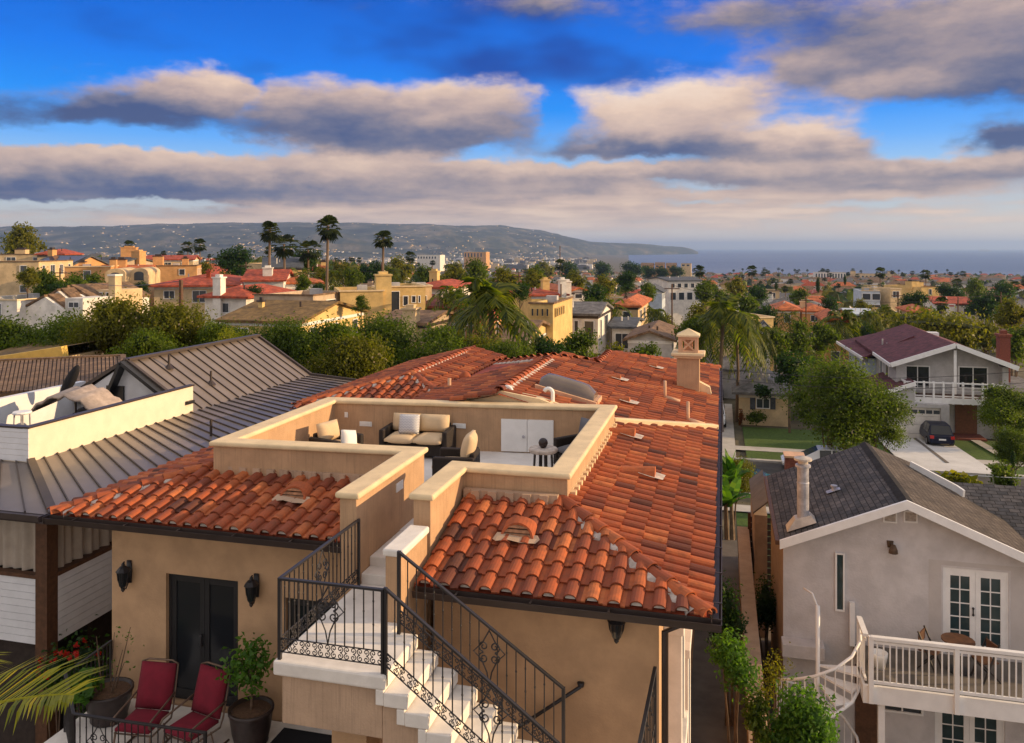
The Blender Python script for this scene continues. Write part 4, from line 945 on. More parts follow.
t.location = (ap.x+.36, 15.75, ZD+.36); t.rotation_euler = (R(-14), R(12), R(70))
ap = at_v(574, 455, 16.9)
sofa('grey_armchair', 'low charcoal grey cushioned armchair beside the white cabinet doors', 'armchair', ap.x+.18, 16.85, ZD, .95, 1, rz=R(-40), mat='cushion_grey', back_h=.5)
tp = at_v(541, 452, 15.7); t = thing('side_table', 'round stone topped side table with black legs near the right parapet', 'table', (tp.x, 15.9, ZD))
m = MB(); m.lathe([(.01,.53),(.27,.53),(.29,.55),(.29,.59),(.27,.61),(.01,.61)], (tp.x,15.9,ZD), 24); m.build('table_top', MT['mortar'], t)
for i in range(4): a = i*math.pi/2+.5; m = MB(); m.bar((tp.x+.2*math.cos(a),15.9+.2*math.sin(a),ZD), (tp.x+.17*math.cos(a),15.9+.17*math.sin(a),ZD+.53), .065, .03, up=(math.cos(a),math.sin(a),0)); m.build('leg', MT['iron'], t)
m = MB(); m.lathe([(.01,0),(.05,.005),(.085,.05),(.095,.1),(.08,.15),(.05,.18),(.035,.185),(.03,.17),(.01,.165)], (0,0,0), 14); o = m.build('vase', MT['terracotta_dark'], None, smooth=True); o.location = (tp.x, 15.9, ZD+.611); tag(o, 'small round black vase standing on the stone topped side table', 'vase')
# ------------------------------------------------------------------ patio chairs and pots
def patio_chair(label, x, y, rz):
    t = thing('patio_chair', label, 'chair', (0,0,0), 'red cushioned chairs on the patio')
    cushion(t, 'seat_cushion', 'cushion_red', -.28, .28, -.34, .22, .36, .47, p=.03)
    cushion(t, 'back_cushion', 'cushion_red', -.29, .29, .15, .28, .45, 1.12, rot=('X', -17, (0, .22, .45)), p=.04)
    m = MB()
    for s_ in (-1,1):
        x_ = s_*.31
        m.tube([(x_,-.30,.34),(x_,.22,.33),(x_,.28,.45),(x_,.43,1.08)], .015, 6)
        m.tube([(x_,.33,.68),(x_,.1,.64),(x_,-.2,.60),(x_,-.33,.58),(x_,-.38,.52),(x_,-.34,.47),(x_,-.30,.50)], .016, 6)
    m.tube([(-.31,.43,1.08),(-.2,.45,1.12),(.2,.45,1.12),(.31,.43,1.08)], .015, 6); m.tube([(-.31,-.3,.34),(.31,-.3,.34)], .013, 6)
    m.build('frame', MT['bronze'], t, smooth=True)
    for s_ in (-1,1):
        m = MB(); x_ = s_*.29; m.tube([(x_,-.30,.36),(x_,-.36,.15),(x_,-.30,.025),(x_,-.05,.015),(x_,.25,.015),(x_,.42,.03)], .017, 6); m.tube([(x_,.05,.34),(x_,.1,.15),(x_,.15,.02)], .013, 6); m.build('leg', MT['bronze'], t, smooth=True)
    for o in t.children: o.matrix_parent_inverse = Matrix()
    t.location = (x, y, ZP); t.rotation_euler.z = rz; return t
patio_chair('red cushioned iron patio chair beside the leafy pot, the one nearer the house corner', -8.72, 10.95, R(6))
patio_chair('red cushioned iron patio chair turned aside, next to the potted citrus tree', -7.88, 11.02, R(-12))
def leaves(n, lobes, size, seed, clump=8, spread=.12, asp=.5, up=.35, shell=.55):
    """leaf quads scattered in clumps through the lobes' volume -> (verts, tint) arrays"""
    g = np.random.default_rng(seed); nc = max(1, n//clump); lob = np.array(lobes, float); vol = lob[:,3]*lob[:,4]*lob[:,5]
    k = g.choice(len(lob), nc, p=vol**.75/np.sum(vol**.75)); d = g.normal(size=(nc,3)); d /= np.linalg.norm(d, axis=1)[:,None]
    rad = shell+(1-shell)*g.random(nc)**.6; rad = rad*(1+.13*g.normal(size=nc))
    cc = lob[k,:3]+d*lob[k,3:6]*rad[:,None]; Rm = lob[k,3:6].mean(1)
    c = np.repeat(cc, clump, 0)+g.normal(size=(nc*clump,3))*(np.repeat(Rm, clump)*spread)[:,None]
    nd_ = np.repeat(d, clump, 0)*.8+g.normal(size=(nc*clump,3))*.7; nd_[:,2] += up; nd_ /= np.linalg.norm(nd_, axis=1)[:,None]
    r_ = g.normal(size=nd_.shape); a = np.cross(nd_, r_); a /= np.linalg.norm(a, axis=1)[:,None]; b = np.cross(nd_, a)
    s_ = size*(.7+.6*g.random(len(c)))[:,None]; fold = nd_*s_*.18
    V = np.stack([c-a*s_*.5, c-b*s_*asp*.5+fold, c+a*s_*.5, c+b*s_*asp*.5+fold], 1).reshape(-1,3)
    tint = np.repeat(g.random(len(lob))[k]*.4+g.random(nc)*.32, clump)+g.random(len(c))*.28
    return V, tint
def quads_mesh(name, V, tint):
    me = bpy.data.meshes.new(name); n = len(V)//4
    me.vertices.add(len(V)); me.vertices.foreach_set('co', V.astype(np.float32).ravel())
    me.loops.add(n*4); me.loops.foreach_set('vertex_index', np.arange(n*4, dtype=np.int32))
    me.polygons.add(n); me.polygons.foreach_set('loop_start', np.arange(0, n*4, 4, dtype=np.int32)); me.update(calc_edges=True)
    a = me.attributes.new('tint', 'FLOAT', 'FACE'); a.data.foreach_set('value', tint.astype(np.float32)); return me
def core(lobes, k, seed, n=7):
    # rough leafy masses inside a crown, same leaf material, so no daylight shows through its middle
    m = MB(); r = random.Random(seed)
    for x, y, z, rx, ry, rz in lobes:
        st = len(m.v); m.ball((0,0,0), 1.0, 8, 6, tint=r.random()*.3)
        for i in range(st, len(m.v)): v = Vector(m.v[i]); f = k*r.uniform(.75, 1.1); m.v[i] = (x+v.x*rx*f, y+v.y*ry*f, z+v.z*rz*f)
    return m
def crown_mesh(name, n, lobes, size, seed, ck=.62, **kw):
    V, t = leaves(n, lobes, size, seed, **kw)
    me = quads_mesh(name, V, t)
    if ck:
        c = core(lobes, ck, seed); bm = bmesh.new(); bm.from_mesh(me); me2 = c.mesh('x'); bm.from_mesh(me2); bm.to_mesh(me); bm.free(); bpy.data.meshes.remove(me2)
    return me
def trunk_mesh(m, base, top, r0, lobes, nl=6, seed=1):
    r = random.Random(seed); b, t = Vector(base), Vector(top); mid = b.lerp(t, .5)+Vector((r.uniform(-.12,.12),r.uniform(-.12,.12),0))*(t-b).length*.3
    m.tube([b, mid, t], [r0, r0*.75, r0*.55], 8)
    for i in range(nl):
        l = lobes[i % len(lobes)]; e = Vector(l[:3])+Vector((r.uniform(-.4,.4)*l[3], r.uniform(-.4,.4)*l[4], r.uniform(-.2,.4)*l[5]))
        s_ = mid.lerp(t, r.uniform(.3,1)); k = s_.lerp(e, .5)+Vector((0,0,-.08*(e-s_).length)); m.tube([s_, k, e], [r0*.42, r0*.26, r0*.08], 6)
def pot(name, label, x, y, rad, h, z=ZP):
    t = thing(name, label, 'plant pot', (x,y,z)); m = MB()
    m.lathe([(.01,0),(rad*.72,0),(rad*.8,.04),(rad*.78,.06),(rad*.9,h*.4),(rad,h*.85),(rad*1.06,h*.92),(rad*1.06,h),(rad*.95,h),(rad*.93,h*.9),(.01,h*.9)], (x,y,z), 24); m.build('rim_and_bowl', MT['terracotta_dark'], t, smooth=True)
    q = MB(); q.lathe([(.01,h*.9+.03),(rad*.5,h*.9+.02),(rad*.92,h*.9+.005)], (x,y,z), 20); q.build('soil', MT['soil'], t); return t
pot('plant_pot', 'glossy dark brown pot with the small citrus tree, right of the chairs', -7.15, 11.42, .33, .56)
t = thing('citrus_tree', 'small citrus tree with a slender stem growing in the right pot', 'plant', (-7.15,11.42,ZP+.5))
lob = [(-7.2,11.4,ZP+1.25,.24,.24,.3),(-6.98,11.35,ZP+1.42,.16,.16,.14),(-7.38,11.45,ZP+1.08,.17,.17,.2),(-7.1,11.4,ZP+.98,.13,.13,.16)]
m = MB(); trunk_mesh(m, (-7.15,11.42,ZP+.5), (-7.17,11.4,ZP+1.15), .022, lob, 8, 2); m.build('trunk', MT['bark'], t)
link('crown', crown_mesh('citrus', 650, lob, .10, 3, ck=0, clump=5, spread=.4), MT['leaf_bright'], t)
pot('plant_pot', 'wide dark brown pot with thin leafy stems at the left house corner', -9.78, 11.42, .36, .5)
t = thing('potted_plant', 'thin stemmed plant with broad low leaves in the wide left pot', 'plant', (-9.78,11.42,ZP+.45)); m = MB(); q = MB()
for i in range(6):
    a = rnd.uniform(0,6.28); tip = Vector((-9.78+.3*math.cos(a)+.1,11.42+.2*math.sin(a),ZP+rnd.uniform(.9,1.5))); m.tube([(-9.78+.1*math.cos(a),11.42+.1*math.sin(a),ZP+.45), tip], [.012,.005], 5)
m.build('stem', MT['bark'], t)
V, tn = leaves(130, [(-10.1,11.2,ZP+.62,.22,.2,.16),(-9.9,11.15,ZP+.6,.15,.15,.1)], .15, 5, clump=3, spread=.3, asp=.7); V2, tn2 = leaves(40, [(-9.6,11.42,ZP+1.2,.3,.2,.4)], .06, 6, clump=3, spread=.2)
link('foliage', quads_mesh('pf', np.vstack([V,V2]), np.concatenate([tn,tn2])), MT['leaf_bright'], t)
# geraniums beyond the patio corner
for i, (px, py, label) in enumerate(((58, 652, 'flowering geranium with red heads at the foot of the brown porch post'), (85, 640, 'taller red geranium between the porch siding and the patio rail'), (100, 672, 'red flowered geranium half hidden behind the patio corner rail'))):
    p = at_v(px, py, 13.1); t = thing('geranium_bush', label, 'shrub', (p.x,p.y,p.z-1.0))
    lob = [(p.x,p.y,p.z-.35,.42,.35,.4),(p.x+.2,p.y,p.z-.6,.35,.3,.35),(p.x-.25,p.y+.1,p.z-.65,.35,.3,.3)]
    m = MB(); 
    for k in range(5): m.tube([(p.x+rnd.uniform(-.1,.1),p.y,-11.3), (p.x+rnd.uniform(-.3,.3),p.y,p.z-.3)], [.02,.01], 5)
    m.build('stem', MT['bark'], t); link('foliage', crown_mesh('ger', 500, lob, .09, 40+i, ck=.5, clump=5, spread=.3, asp=.8), MT['leaf_dark'], t)
    V, tn = leaves(160, [(p.x,p.y-.1,p.z-.18,.4,.3,.25)], .05, 60+i, clump=16, spread=.07, asp=.9); link('blossom', quads_mesh('gb', V, tn), MT['petal_red'], t)
# ------------------------------------------------------------------ left neighbour: brown standing-seam house
N = thing('metal_roof_house', 'modern house with brown standing seam metal roof and white roof balcony', 'house', (-17, 20, -11.3))
EU, BU, RU, EZ, BZ, RZ, V0, V1 = -12.25, -15.1, -17.36, -5.05, -4.82, -3.42, 12.85, 28.2
def seam_roof(name, A, B, Cc, D, n, cut=None):
    # sheet A(eave start) B(eave end) C(top end) D(top start) with standing seams running up the slope
    A, B, Cc, D = map(Vector, (A,B,Cc,D)); m = MB(); m.add([A,B,Cc,D], [(0,1,2,3)], tint=.5)
    o = m.build(name, MT['metal_brown'], N); q = MB(); nn_ = (B-A).cross(D-A).normalized()
    if nn_.z < 0: nn_ = -nn_
    for i in range(n+1):
        p, e = A.lerp(B, i/n), D.lerp(Cc, i/n); q.bar(p+nn_*.018, e+nn_*.018, .026, .036, up=nn_)
    q.build('roof_seam', MT['metal_seam'], o); return o
seam_roof('metal_roof', (EU,V0,EZ), (EU,V1,EZ), (BU,V1,BZ), (BU,V0+2.35,BZ), 34)
seam_roof('metal_roof', (BU,21.0,BZ), (BU,V1,BZ), (RU,V1,RZ), (RU,21.0,RZ), 15)
seam_roof('metal_roof', (EU,V0,EZ), (-20,V0,EZ), (-20,V0+2.35,BZ), (BU,V0+2.35,BZ), 12)
seam_roof('metal_roof', (RU,V1,RZ), (RU,21.0,RZ), (-20,21.0,BZ-.1), (-20,V1,BZ-.1), 15)
m = MB(); m.bar((EU,V0,EZ+.04), (BU,V0+2.35,BZ+.05), .16, .08); m.bar((BU-.05,21.0,BZ+.05),(RU,21.0,RZ+.05), .12, .1); m.bar((RU,21.0,RZ+.06),(RU,V1,RZ+.06), .22, .08); m.bar((RU,20.98,RZ+.05),(-20,20.98,BZ-.06), .12, .1)
m.bar((EU,V1,EZ+.03),(BU,V1,BZ+.03), .1, .1); m.bar((BU,V1,BZ+.03),(RU,V1,RZ+.03), .1, .1); m.build('roof_trim', MT['metal_seam'], N)
m = MB(); m.box(EU-.02, EU+.1, V0-.1, V1, EZ-.12, EZ-.01); m.box(-20, EU-.02, V0-.1, V0+.02, EZ-.12, EZ-.01); m.build('gutter', MT['gutter'], N)
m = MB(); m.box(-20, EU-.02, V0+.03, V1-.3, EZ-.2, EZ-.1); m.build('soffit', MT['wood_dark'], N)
# roof balcony
m = MB(); m.box(BU-.12, BU, V0+2.3, 21.05, BZ-.05, -4.06); m.box(-20, BU-.123, V0+2.3, V0+2.42, BZ-.2, -4.07); m.build('balcony_parapet', MT['siding_cream'], N)
for k in range(4): pass
m = MB(); m.box(BU-.15, BU+.03, V0+2.27, 21.08, -4.06, -4.02); m.box(-20, BU-.15, V0+2.27, V0+2.45, -4.066, -4.024); m.build('parapet_cap', MT['gutter'], N)
m = MB()
for k in range(6): z = BZ+.02+k*.13; m.box(-20, BU-.0, V0+2.285, V0+2.3, z, z+.122)
m.build('siding', MT['siding_white'], N)
m = MB(); m.box(-20, BU-.12, V0+2.4, 21, -5.25, -5.15); m.build('balcony_floor', MT['gutter'], N)
m = MB(); m.poly([(BU-.1,21.0,-5.2),(RU,21.0,-5.2),(RU,21.0,RZ-.04),(BU-.1,21.0,BZ-.02)][::-1]); m.poly([(-19,21.0,-5.2),(RU,21.0,-5.2),(RU,21.0,RZ-.04),(-19,21.0,BZ+.35)]); m.box(-19.2, -19, 15.4, 21.2, -5.2, -4.1); m.build('gable_wall', MT['siding_white'], N)
p = at_v(115.5, 397, 20.97); m = MB(); m.box(p.x-.3, p.x+.3, 20.93, 20.995, -5.15, -4.15); m.build('balcony_door', MT['frame_dark'], N)
m = MB(); m.bar((-19,20.9,-4.52),(-17.9,20.9,-4.5), .5, .12); m.bar((-17.9,20.85,-4.5),(RU,20.85,RZ-.0), .3, .1); m.bar((RU,20.85,RZ),(BU-.6,20.85,-4.5), .3, .1); m.bar((BU-.62,20.84,-4.5),(BU+.1,20.84,-4.5), .3, .09); m.build('roof_fascia', MT['frame_dark'], N)
for (px, py) in ((169, 368),(211, 384)):
    x, y, z = ray(px, py); k = None
    a = (RZ-BZ)/(RU-BU); t_ = (BZ-a*BU)/(z-a*x); q = Vector((x*t_, y*t_, z*t_)); m = MB(); m.tube([q-Vector((0,0,.1)), q+Vector((0,0,.42))], .035, 8); m.lathe([(.16,-.02),(.1,.05),(.04,.12)], q, 10); m.build('vent_pipe', MT['gutter'], N)
q = at_z(211, 434, -4.93); m = MB(); m.tube([q-Vector((0,0,.1)), q+Vector((0,0,.4))], .035, 8); m.build('vent_pipe', MT['gutter'], N)
# porch below the eave
PU, PV = -13.0, 13.5
zt_, zb_ = -6.62, -7.95
m = MB(); m.box(PU-.28, PU, PV-.02, PV+.26, -11.3, EZ-.2); m.build('porch_post', MT['wood_brown'], N)
m = MB(); m.box(PU-.12, PU-.02, PV+.26, 24, zb_, zt_)
for k in range(9): z = zb_+.01+k*.147; m.box(PU-.02, PU+.005, PV+.26, 24, z, z+.138)
m.build('siding', MT['siding_white'], N)
m = MB(); m.box(-19, PU-.28, PV+.05, PV+.13, zb_, zt_)
for k in range(9): z = zb_+.01+k*.147; m.box(-19, PU-.28, PV+.03, PV+.05, z, z+.138)
m.build('siding', MT['siding_white'], N)
m = MB(); m.box(PU-.16, PU+.02, PV+.26, 24, zt_+.002, zt_+.08); m.box(-19, PU-.28, PV+.0, PV+.16, zt_+.002, zt_+.08); m.build('siding_cap', MT['wood_brown'], N)
def drape(name, p, q, z0, z1, nw, amp=.05):
    p, q = Vector(p), Vector(q); d = q-p; L = d.length; d /= L; nn_ = Vector((-d.y, d.x)); n = nw*6; m = MB()
    for i in range(n+1):
        a = L*i/n; o_ = amp*math.sin(i*math.pi*2/6)+.03*math.sin(i*.7)
        for z in (z0, z1): b = p+d*a+nn_*o_*(1 if z == z0 else .7); m.v.append((b.x, b.y, z))
    for i in range(n): m.f.append([2*i,2*i+2,2*i+3,2*i+1]); m.t.append(.5); m.mi.append(0)
    return m.build(name, MT['curtain'], N, smooth=True)
drape('curtain', (PU-.15,PV+.3), (PU-.15,PV+3.4), zt_+.08, EZ-.2, 12); drape('curtain', (-19,PV+.2), (PU-.42,PV+.2), zt_+.08, EZ-.2, 22)
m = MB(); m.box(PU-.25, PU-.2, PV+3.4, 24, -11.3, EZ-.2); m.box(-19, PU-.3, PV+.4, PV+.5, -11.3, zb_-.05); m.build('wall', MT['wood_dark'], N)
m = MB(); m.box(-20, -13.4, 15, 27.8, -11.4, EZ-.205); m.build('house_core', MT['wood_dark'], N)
# things on that balcony
m = MB(); p = at_v(75, 408, 18.6); pts = [Vector((p.x+x, 18.6+y, -4.72+z)) for x, y, z in ((0,0,0),)]
t = thing('folded_parasol', 'tan canvas parasol drooping over dark cover on the white roof balcony', 'parasol', (p.x, 18.2, -5.15))
m = MB(); n_ = 12
for j in range(2):
    for i in range(n_+1):
        a = i/n_; x = lerp(-17.9, -15.75, a); m.v.append((x, 18.0+j*1.0, -4.35+.45*math.sin(math.pi*min(1,a*1.05))**.7+.05*math.sin(i*2.3+j)+j*.12))
for i in range(n_): m.f.append([i,i+1,n_+1+i+1,n_+1+i]); m.t.append(.5); m.mi.append(0)
o = m.build('canopy', MT['tarp'], t, smooth=True); so_ = o.modifiers.new('thick', 'SOLIDIFY'); so_.thickness = .06
m = MB(); m.tube([(-16.9,18.5,-5.15),(-16.9,18.5,-3.95)], .03, 8); m.build('pole', MT['gutter'], t)
t = thing('covered_grill', 'black fabric covered grill with tilted hood on the white roof balcony', 'grill', (-16.6,19.2,-5.15))
m = MB(); m.ball((-16.8,19.2,-4.75), (.85,.4,.4), 12, 8); m.build('grill_cover', MT['black_fabric'], t, smooth=True)
m = MB(); p = at_v(70, 381, 19.4); m.ball((0,0,0), (.16,.12,.55), 10, 8); m.xf(Matrix.Translation((p.x,19.4,p.z)) @ Matrix.Rotation(R(32), 4, 'Y')); m.build('hood', MT['black_fabric'], t, smooth=True)
t = thing('balcony_stool', 'pale metal stool in the corner of the white roof balcony', 'stool', (-15.9,16.2,-5.15)); m = MB()
q = at_v(22, 418, 16.3)
for i in range(4): a = i*math.pi/2+.7; m.tube([(q.x+.2*math.cos(a),16.3+.2*math.sin(a),-5.15),(q.x+.16*math.cos(a),16.3+.16*math.sin(a),-4.0)], .02, 6)
m.build('leg', MT['flue_metal'], t); m = MB(); m.lathe([(.01,0),(.2,0),(.22,.03),(.2,.06),(.01,.06)], (q.x,16.3,-4.02), 14); m.build('seat', MT['white_paint'], t)
# ------------------------------------------------------------------ brown roofed house behind it
def quick(name, label, cat='house', loc=(0,0,0)): return thing(name, label, cat, loc)
B_ = thing('brown_roof_house', 'low house with corrugated brown roof behind the white roof balcony', 'house', (-27, 28, -13))
A, Bq, Cq, Dq = at_d(-70, 396, 26.5), at_d(126, 389, 26.5), at_d(123, 357.5, 34), at_d(-60, 365, 33)
m = MB(); m.quad(A, Bq, Cq, Dq); o = m.build('roof', MT['roof_corr'], B_); q = MB()
for i in range(46): p, e = A.lerp(Bq, i/45), Dq.lerp(Cq, i/45); q.bar(p+Vector((0,0,.04)), e+Vector((0,0,.04)), .10, .08)
q.build('roof_seam', MT['roof_brown'], o); m = MB(); m.bar(Dq+Vector((0,0,.06)), Cq+Vector((0,0,.06)), .25, .14); m.bar(Bq+Vector((0,0,.06)), Cq+Vector((0,0,.06)), .2, .14); m.build('roof_trim', MT['roof_brown'], B_); E = [A, Bq, Cq]
m = MB(); m.prism([E[1]+Vector((-.6,.5,-.3)), E[2]+Vector((-.6,-.3,-.3)), E[2]+Vector((-.6,-.3,-8)), E[1]+Vector((-.6,.5,-8))], (-9,0,0)); m.build('wall', MT['stucco_tan'], B_)
Yf = thing('yellow_fascia_house', 'flat roofed house with a bright yellow sunlit roof edge at the far left', 'house', (-32, 33, -13))
p, q_ = at_d(-40, 363, 37), at_d(65, 346.5, 37); m = MB(); m.bar(p+Vector((0,0,-.25)), q_+Vector((0,0,-.25)), .5, .55); m.build('roof_edge', MT['fascia_yellow'], Yf)
m = MB(); m.poly([p, q_, q_+Vector((-1,8,0)), p+Vector((-4,8,0))]); m.build('roof', MT['roof_olive'], Yf)
m = MB(); m.prism([p+Vector((.3,.4,-.53)), q_+Vector((-.3,.4,-.53)), q_+Vector((-1.3,7,-.53)), p+Vector((-3,7,-.53))], (0,0,-8)); m.build('wall', MT['far_cream'], Yf)

# ------------------------------------------------------------------ right neighbour: grey stucco gable house
G = thing('grey_gable_house', 'pale grey stucco house with dark shingle gable roof and white railed deck', 'house', (4.2, 24, -13.3))
GU0, GU1, GV, GE, GP_, RV = 1.5, 7.2, 22.0, -7.3, -6.08, 27.5
def uvface(m, ps, us, tint=.5): m.add(ps, [tuple(range(len(ps)))], tint=tint); m.uvs += us
class RoofMB(MB):
    def __init__(s): super().__init__(); s.uvs = []
    def face(s, ps, o, e):
        o, e = Vector(o), Vector(e).normalized(); ps = [Vector(p) for p in ps]; n = (ps[1]-ps[0]).cross(ps[2]-ps[0]).normalized(); f = n.cross(e)
        s.add(ps, [tuple(range(len(ps)))], tint=.5); s.uvs += [((p-o).dot(e), (p-o).dot(f)) for p in ps]
    def build(s, name, mat, parent=None, **k):
        o = super().build(name, mat, parent, **k); uv = o.data.uv_layers.new(name='UVMap')
        for i, l in enumerate(o.data.loops): uv.data[i].uv = s.uvs[l.vertex_index]
        return o
RF0, RP = 1.38, 4.3
gsl = (GP_-GE)/(RP-RF0); RR_ = 7.4; zR = GP_-gsl*(RR_-RP)
m = RoofMB(); m.face([(RF0,21.5,GE),(RP,21.5,GP_),(RP,RV,GP_),(RF0,RV,GE)], (RF0,21.5,GE), (0,1,0)); m.build('shingle_roof', MT['shingle_dark'], G)
m = RoofMB(); m.face([(RP,21.5,GP_),(RR_,21.5,zR),(RR_,25.2,zR),(5.9,RV+.2,GP_-gsl*1.6),(RP,RV,GP_)], (RP,21.5,GP_), (0,1,0)); m.build('shingle_roof', MT['shingle_brown'], G)
WZ = -6.78
m = RoofMB(); m.face([(5.97,26.2,WZ),(14,26.2,WZ),(14,22.3,WZ-1.64),(RR_-.6,22.3,WZ-1.64)], (6,26.2,WZ), (1,0,0)); m.build('shingle_roof', MT['shingle_dark'], G)
m = RoofMB(); m.face([(5.97,26.2,WZ),(5.97,29.4,WZ-1.35),(14,29.4,WZ-1.35),(14,26.2,WZ)], (6,26.2,WZ), (1,0,0)); m.build('shingle_roof', MT['shingle_brown'], G)
m = MB()
for i in range(26): v = 21.55+i*.23; m.add([(RP-.17,v,GP_-.055),(RP-.15,v+.25,GP_-.035),(RP,v+.25,GP_+.035),(RP,v,GP_+.015),(RP+.17,v,GP_-.055),(RP+.15,v+.25,GP_-.035)], [(0,3,2,1),(3,4,5,2)])
m.build('ridge_shingles', MT['shingle_dark'], G); 
m = MB()
for (x0, z0, x1, z1) in ((RF0,GE,RP,GP_),(RP,GP_,RR_,zR)): m.add([(x0,21.42,z0-.2),(x1,21.42,z1-.2),(x1,21.42,z1+.015),(x0,21.42,z0+.015),(x0,21.5,z0-.2),(x1,21.5,z1-.2),(x1,21.5,z1+.015),(x0,21.5,z0+.015)], [(0,1,2,3),(3,2,6,7),(4,5,1,0),(0,3,7,4),(1,5,6,2)])
m.build('rake_board', MT['white_trim'], G)
a, b, c = at_d(910.5, 464.5, 24.6), at_d(957, 489, 23.3), at_d(964, 492, 23.0)
m = MB(); m.bar(a, b, .06, .2); m.bar(b, c+Vector((0,0,-.05)), .06, .2); m.build('rake_board', MT['white_trim'], G)
m = MB(); m.box(RF0-.1, RF0-.0, 21.5, RV, GE-.12, GE-.01); m.build('gutter', MT['wood_brown'], G)
FZ = -9.9      # deck floor
dA, dB = at_v(943, 567, GV), at_v(1009, 571, GV)
w0 = dA.x-GU0; w1 = dB.x-GU0
lw0, lw1 = at_v(935, 704.5, GV).x-GU0, at_v(1005, 704.5, GV).x-GU0; lz = at_v(960, 704.5, GV).z
m = MB(); wall_open(m, (GU0,GV), (GU1,GV), -13.5, -7.32, [(w0,w1,FZ+.02,dA.z),(lw0,lw1,-13.3,lz)], (0,-1), .12)
m.poly([(GU0,GV,-7.32),(GU1,GV,-7.32),(RP,GV,GP_-.06)]); m.quad((GU1,GV,-13.5),(GU1,RV,-13.5),(GU1,RV,-7.32),(GU1,GV,-7.32)); m.quad((GU0,RV,-13.5),(GU0,RV,-7.3),(GU1,RV,-7.3),(GU1,RV,-13.5)); m.build('wall', MT['stucco_grey'], G)
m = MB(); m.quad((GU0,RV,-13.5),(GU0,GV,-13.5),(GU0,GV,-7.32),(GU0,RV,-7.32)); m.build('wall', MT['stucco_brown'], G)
m = MB(); m.box(7.2, 13.8, 22.9, 29, -13.5, WZ-1.6); m.build('wall', MT['stucco_grey'], G)
m = MB(); ps = [(dA.x-.32,FZ),(dB.x+.5,FZ),(dB.x+.5,dA.z+.7),(dB.x+.2,dA.z+.75),(dA.x+.75,dA.z+.5),(dA.x+.55,dA.z+.17),(dA.x-.3,dA.z+.15)]
m.poly([(x,GV-.004,z) for x, z in ps if 1]) if 0 else None
for (x0, x1, z0, z1) in ((dA.x-.32,dA.x-.04,FZ,dA.z+.16),(dB.x+.04,dB.x+.4,FZ,dA.z+.16),(dA.x-.04,dB.x+.04,dA.z+.05,dA.z+.16)): m.quad((x0,GV-.004,z0),(x1,GV-.004,z0),(x1,GV-.004,z1),(x0,GV-.004,z1))
m.build('wall_patch', MT['stucco_patch'], G)
leaf_door(G, dA.x, dB.x, FZ+.02, dA.z, GV+.03, 'white_trim', 'glass_teal', 5, 2, fw=.12)
leaf_door(G, lw0+GU0, lw1+GU0, -13.3, lz, GV+.03, 'white_trim', 'glass_teal', 5, 2, fw=.12)
p, q_ = at_v(835, 552, GV), at_v(844.5, 611, GV); window(G, p.x, q_.x, q_.z, p.z, GV, 'white_trim', 'glass_teal', 1, 1, .04)
p, q_ = at_v(881, 700, GV), at_v(923, 709, GV); window(G, p.x, q_.x, q_.z-.15, p.z+.0, GV, 'white_trim', 'glass_far', 2, 1, .05)
for (x0, x1) in ((883, 897),(903.5, 917.5)):
    p, q_ = at_v(x0, 510, GV), at_v(x1, 523, GV); m = MB(); f_ = .035
    m.box(p.x, p.x+f_, GV-.03, GV, q_.z, p.z); m.box(q_.x-f_, q_.x, GV-.03, GV, q_.z, p.z); m.box(p.x+f_, q_.x-f_, GV-.03, GV, p.z-f_, p.z); m.box(p.x+f_, q_.x-f_, GV-.03, GV, q_.z, q_.z+f_)
    o = m.build('gable_vent', MT['white_trim'], G); m = MB()
    for i in range(5): z = lerp(q_.z+f_, p.z-f_, (i+.2)/5); m.prism([(p.x+f_,GV-.025,z),(p.x+f_,GV-.004,z+.04),(p.x+f_,GV-.004,z+.05),(p.x+f_,GV-.025,z+.012)], (q_.x-p.x-2*f_,0,0))
    m.build('louvre', MT['mortar'], o)
p = at_v(890, 547, GV); m = MB(); m.lathe_e([(.06,-.5),(.08,.5)], (p.x,GV-.02,p.z+.08), 1,.4,.16, 10); m.tube([(p.x,GV-.02,p.z+.1),(p.x+.03,GV-.15,p.z+.06)], .025, 6); m.lathe([(.05,.12),(.10,.0),(.11,-.08),(.05,-.1)], (p.x+.04,GV-.19,p.z), 10); m.build('wall_lamp', MT['bark'], G, smooth=True)
m = MB(); p = at_v(783, 636, GV); m.box(GU0-.05, GU0+.95, GV-.45, GV-.003, p.z-.32, p.z); m.build('stucco_ledge', MT['stucco_grey'], G, bevel=.01)
# chimney flue
p = at_z(803, 525, -6.95); x, y, z = ray(803, 525); k = (GE-gsl*RF0)/(z-gsl*x); p = Vector((x*k, y*k, z*k)); hF = (525-458)/FOC*camco(p.x,p.y)[1]
m = MB(); m.lathe([(.145,-.2),(.145,hF*.62),(.152,hF*.62),(.152,hF*.64),(.14,hF*.65),(.14,hF*.86),(.19,hF*.87),(.19,hF*.9),(.13,hF*.92)], p, 16); fl = m.build('chimney_flue', MT['flue_metal'], G, smooth=False)
m = MB(); m.lathe([(.12,hF*.9),(.12,hF*.97),(.22,hF*.97),(.22,hF*1.0),(.05,hF*1.03)], p, 16); m.build('flue_cap', MT['vent_metal'], fl)
m = MB(); m.add([p+Vector(c) for c in ((-.4,-.25,-.13),(.3,-.25,.16),(.3,.3,.16),(-.4,.3,-.13),(-.2,-.16,.18),(.18,-.16,.3),(.18,.18,.3),(-.2,.18,.18))], [(0,1,5,4),(1,2,6,5),(2,3,7,6),(3,0,4,7),(4,5,6,7)]); m.build('flue_base', MT['vent_metal'], fl)
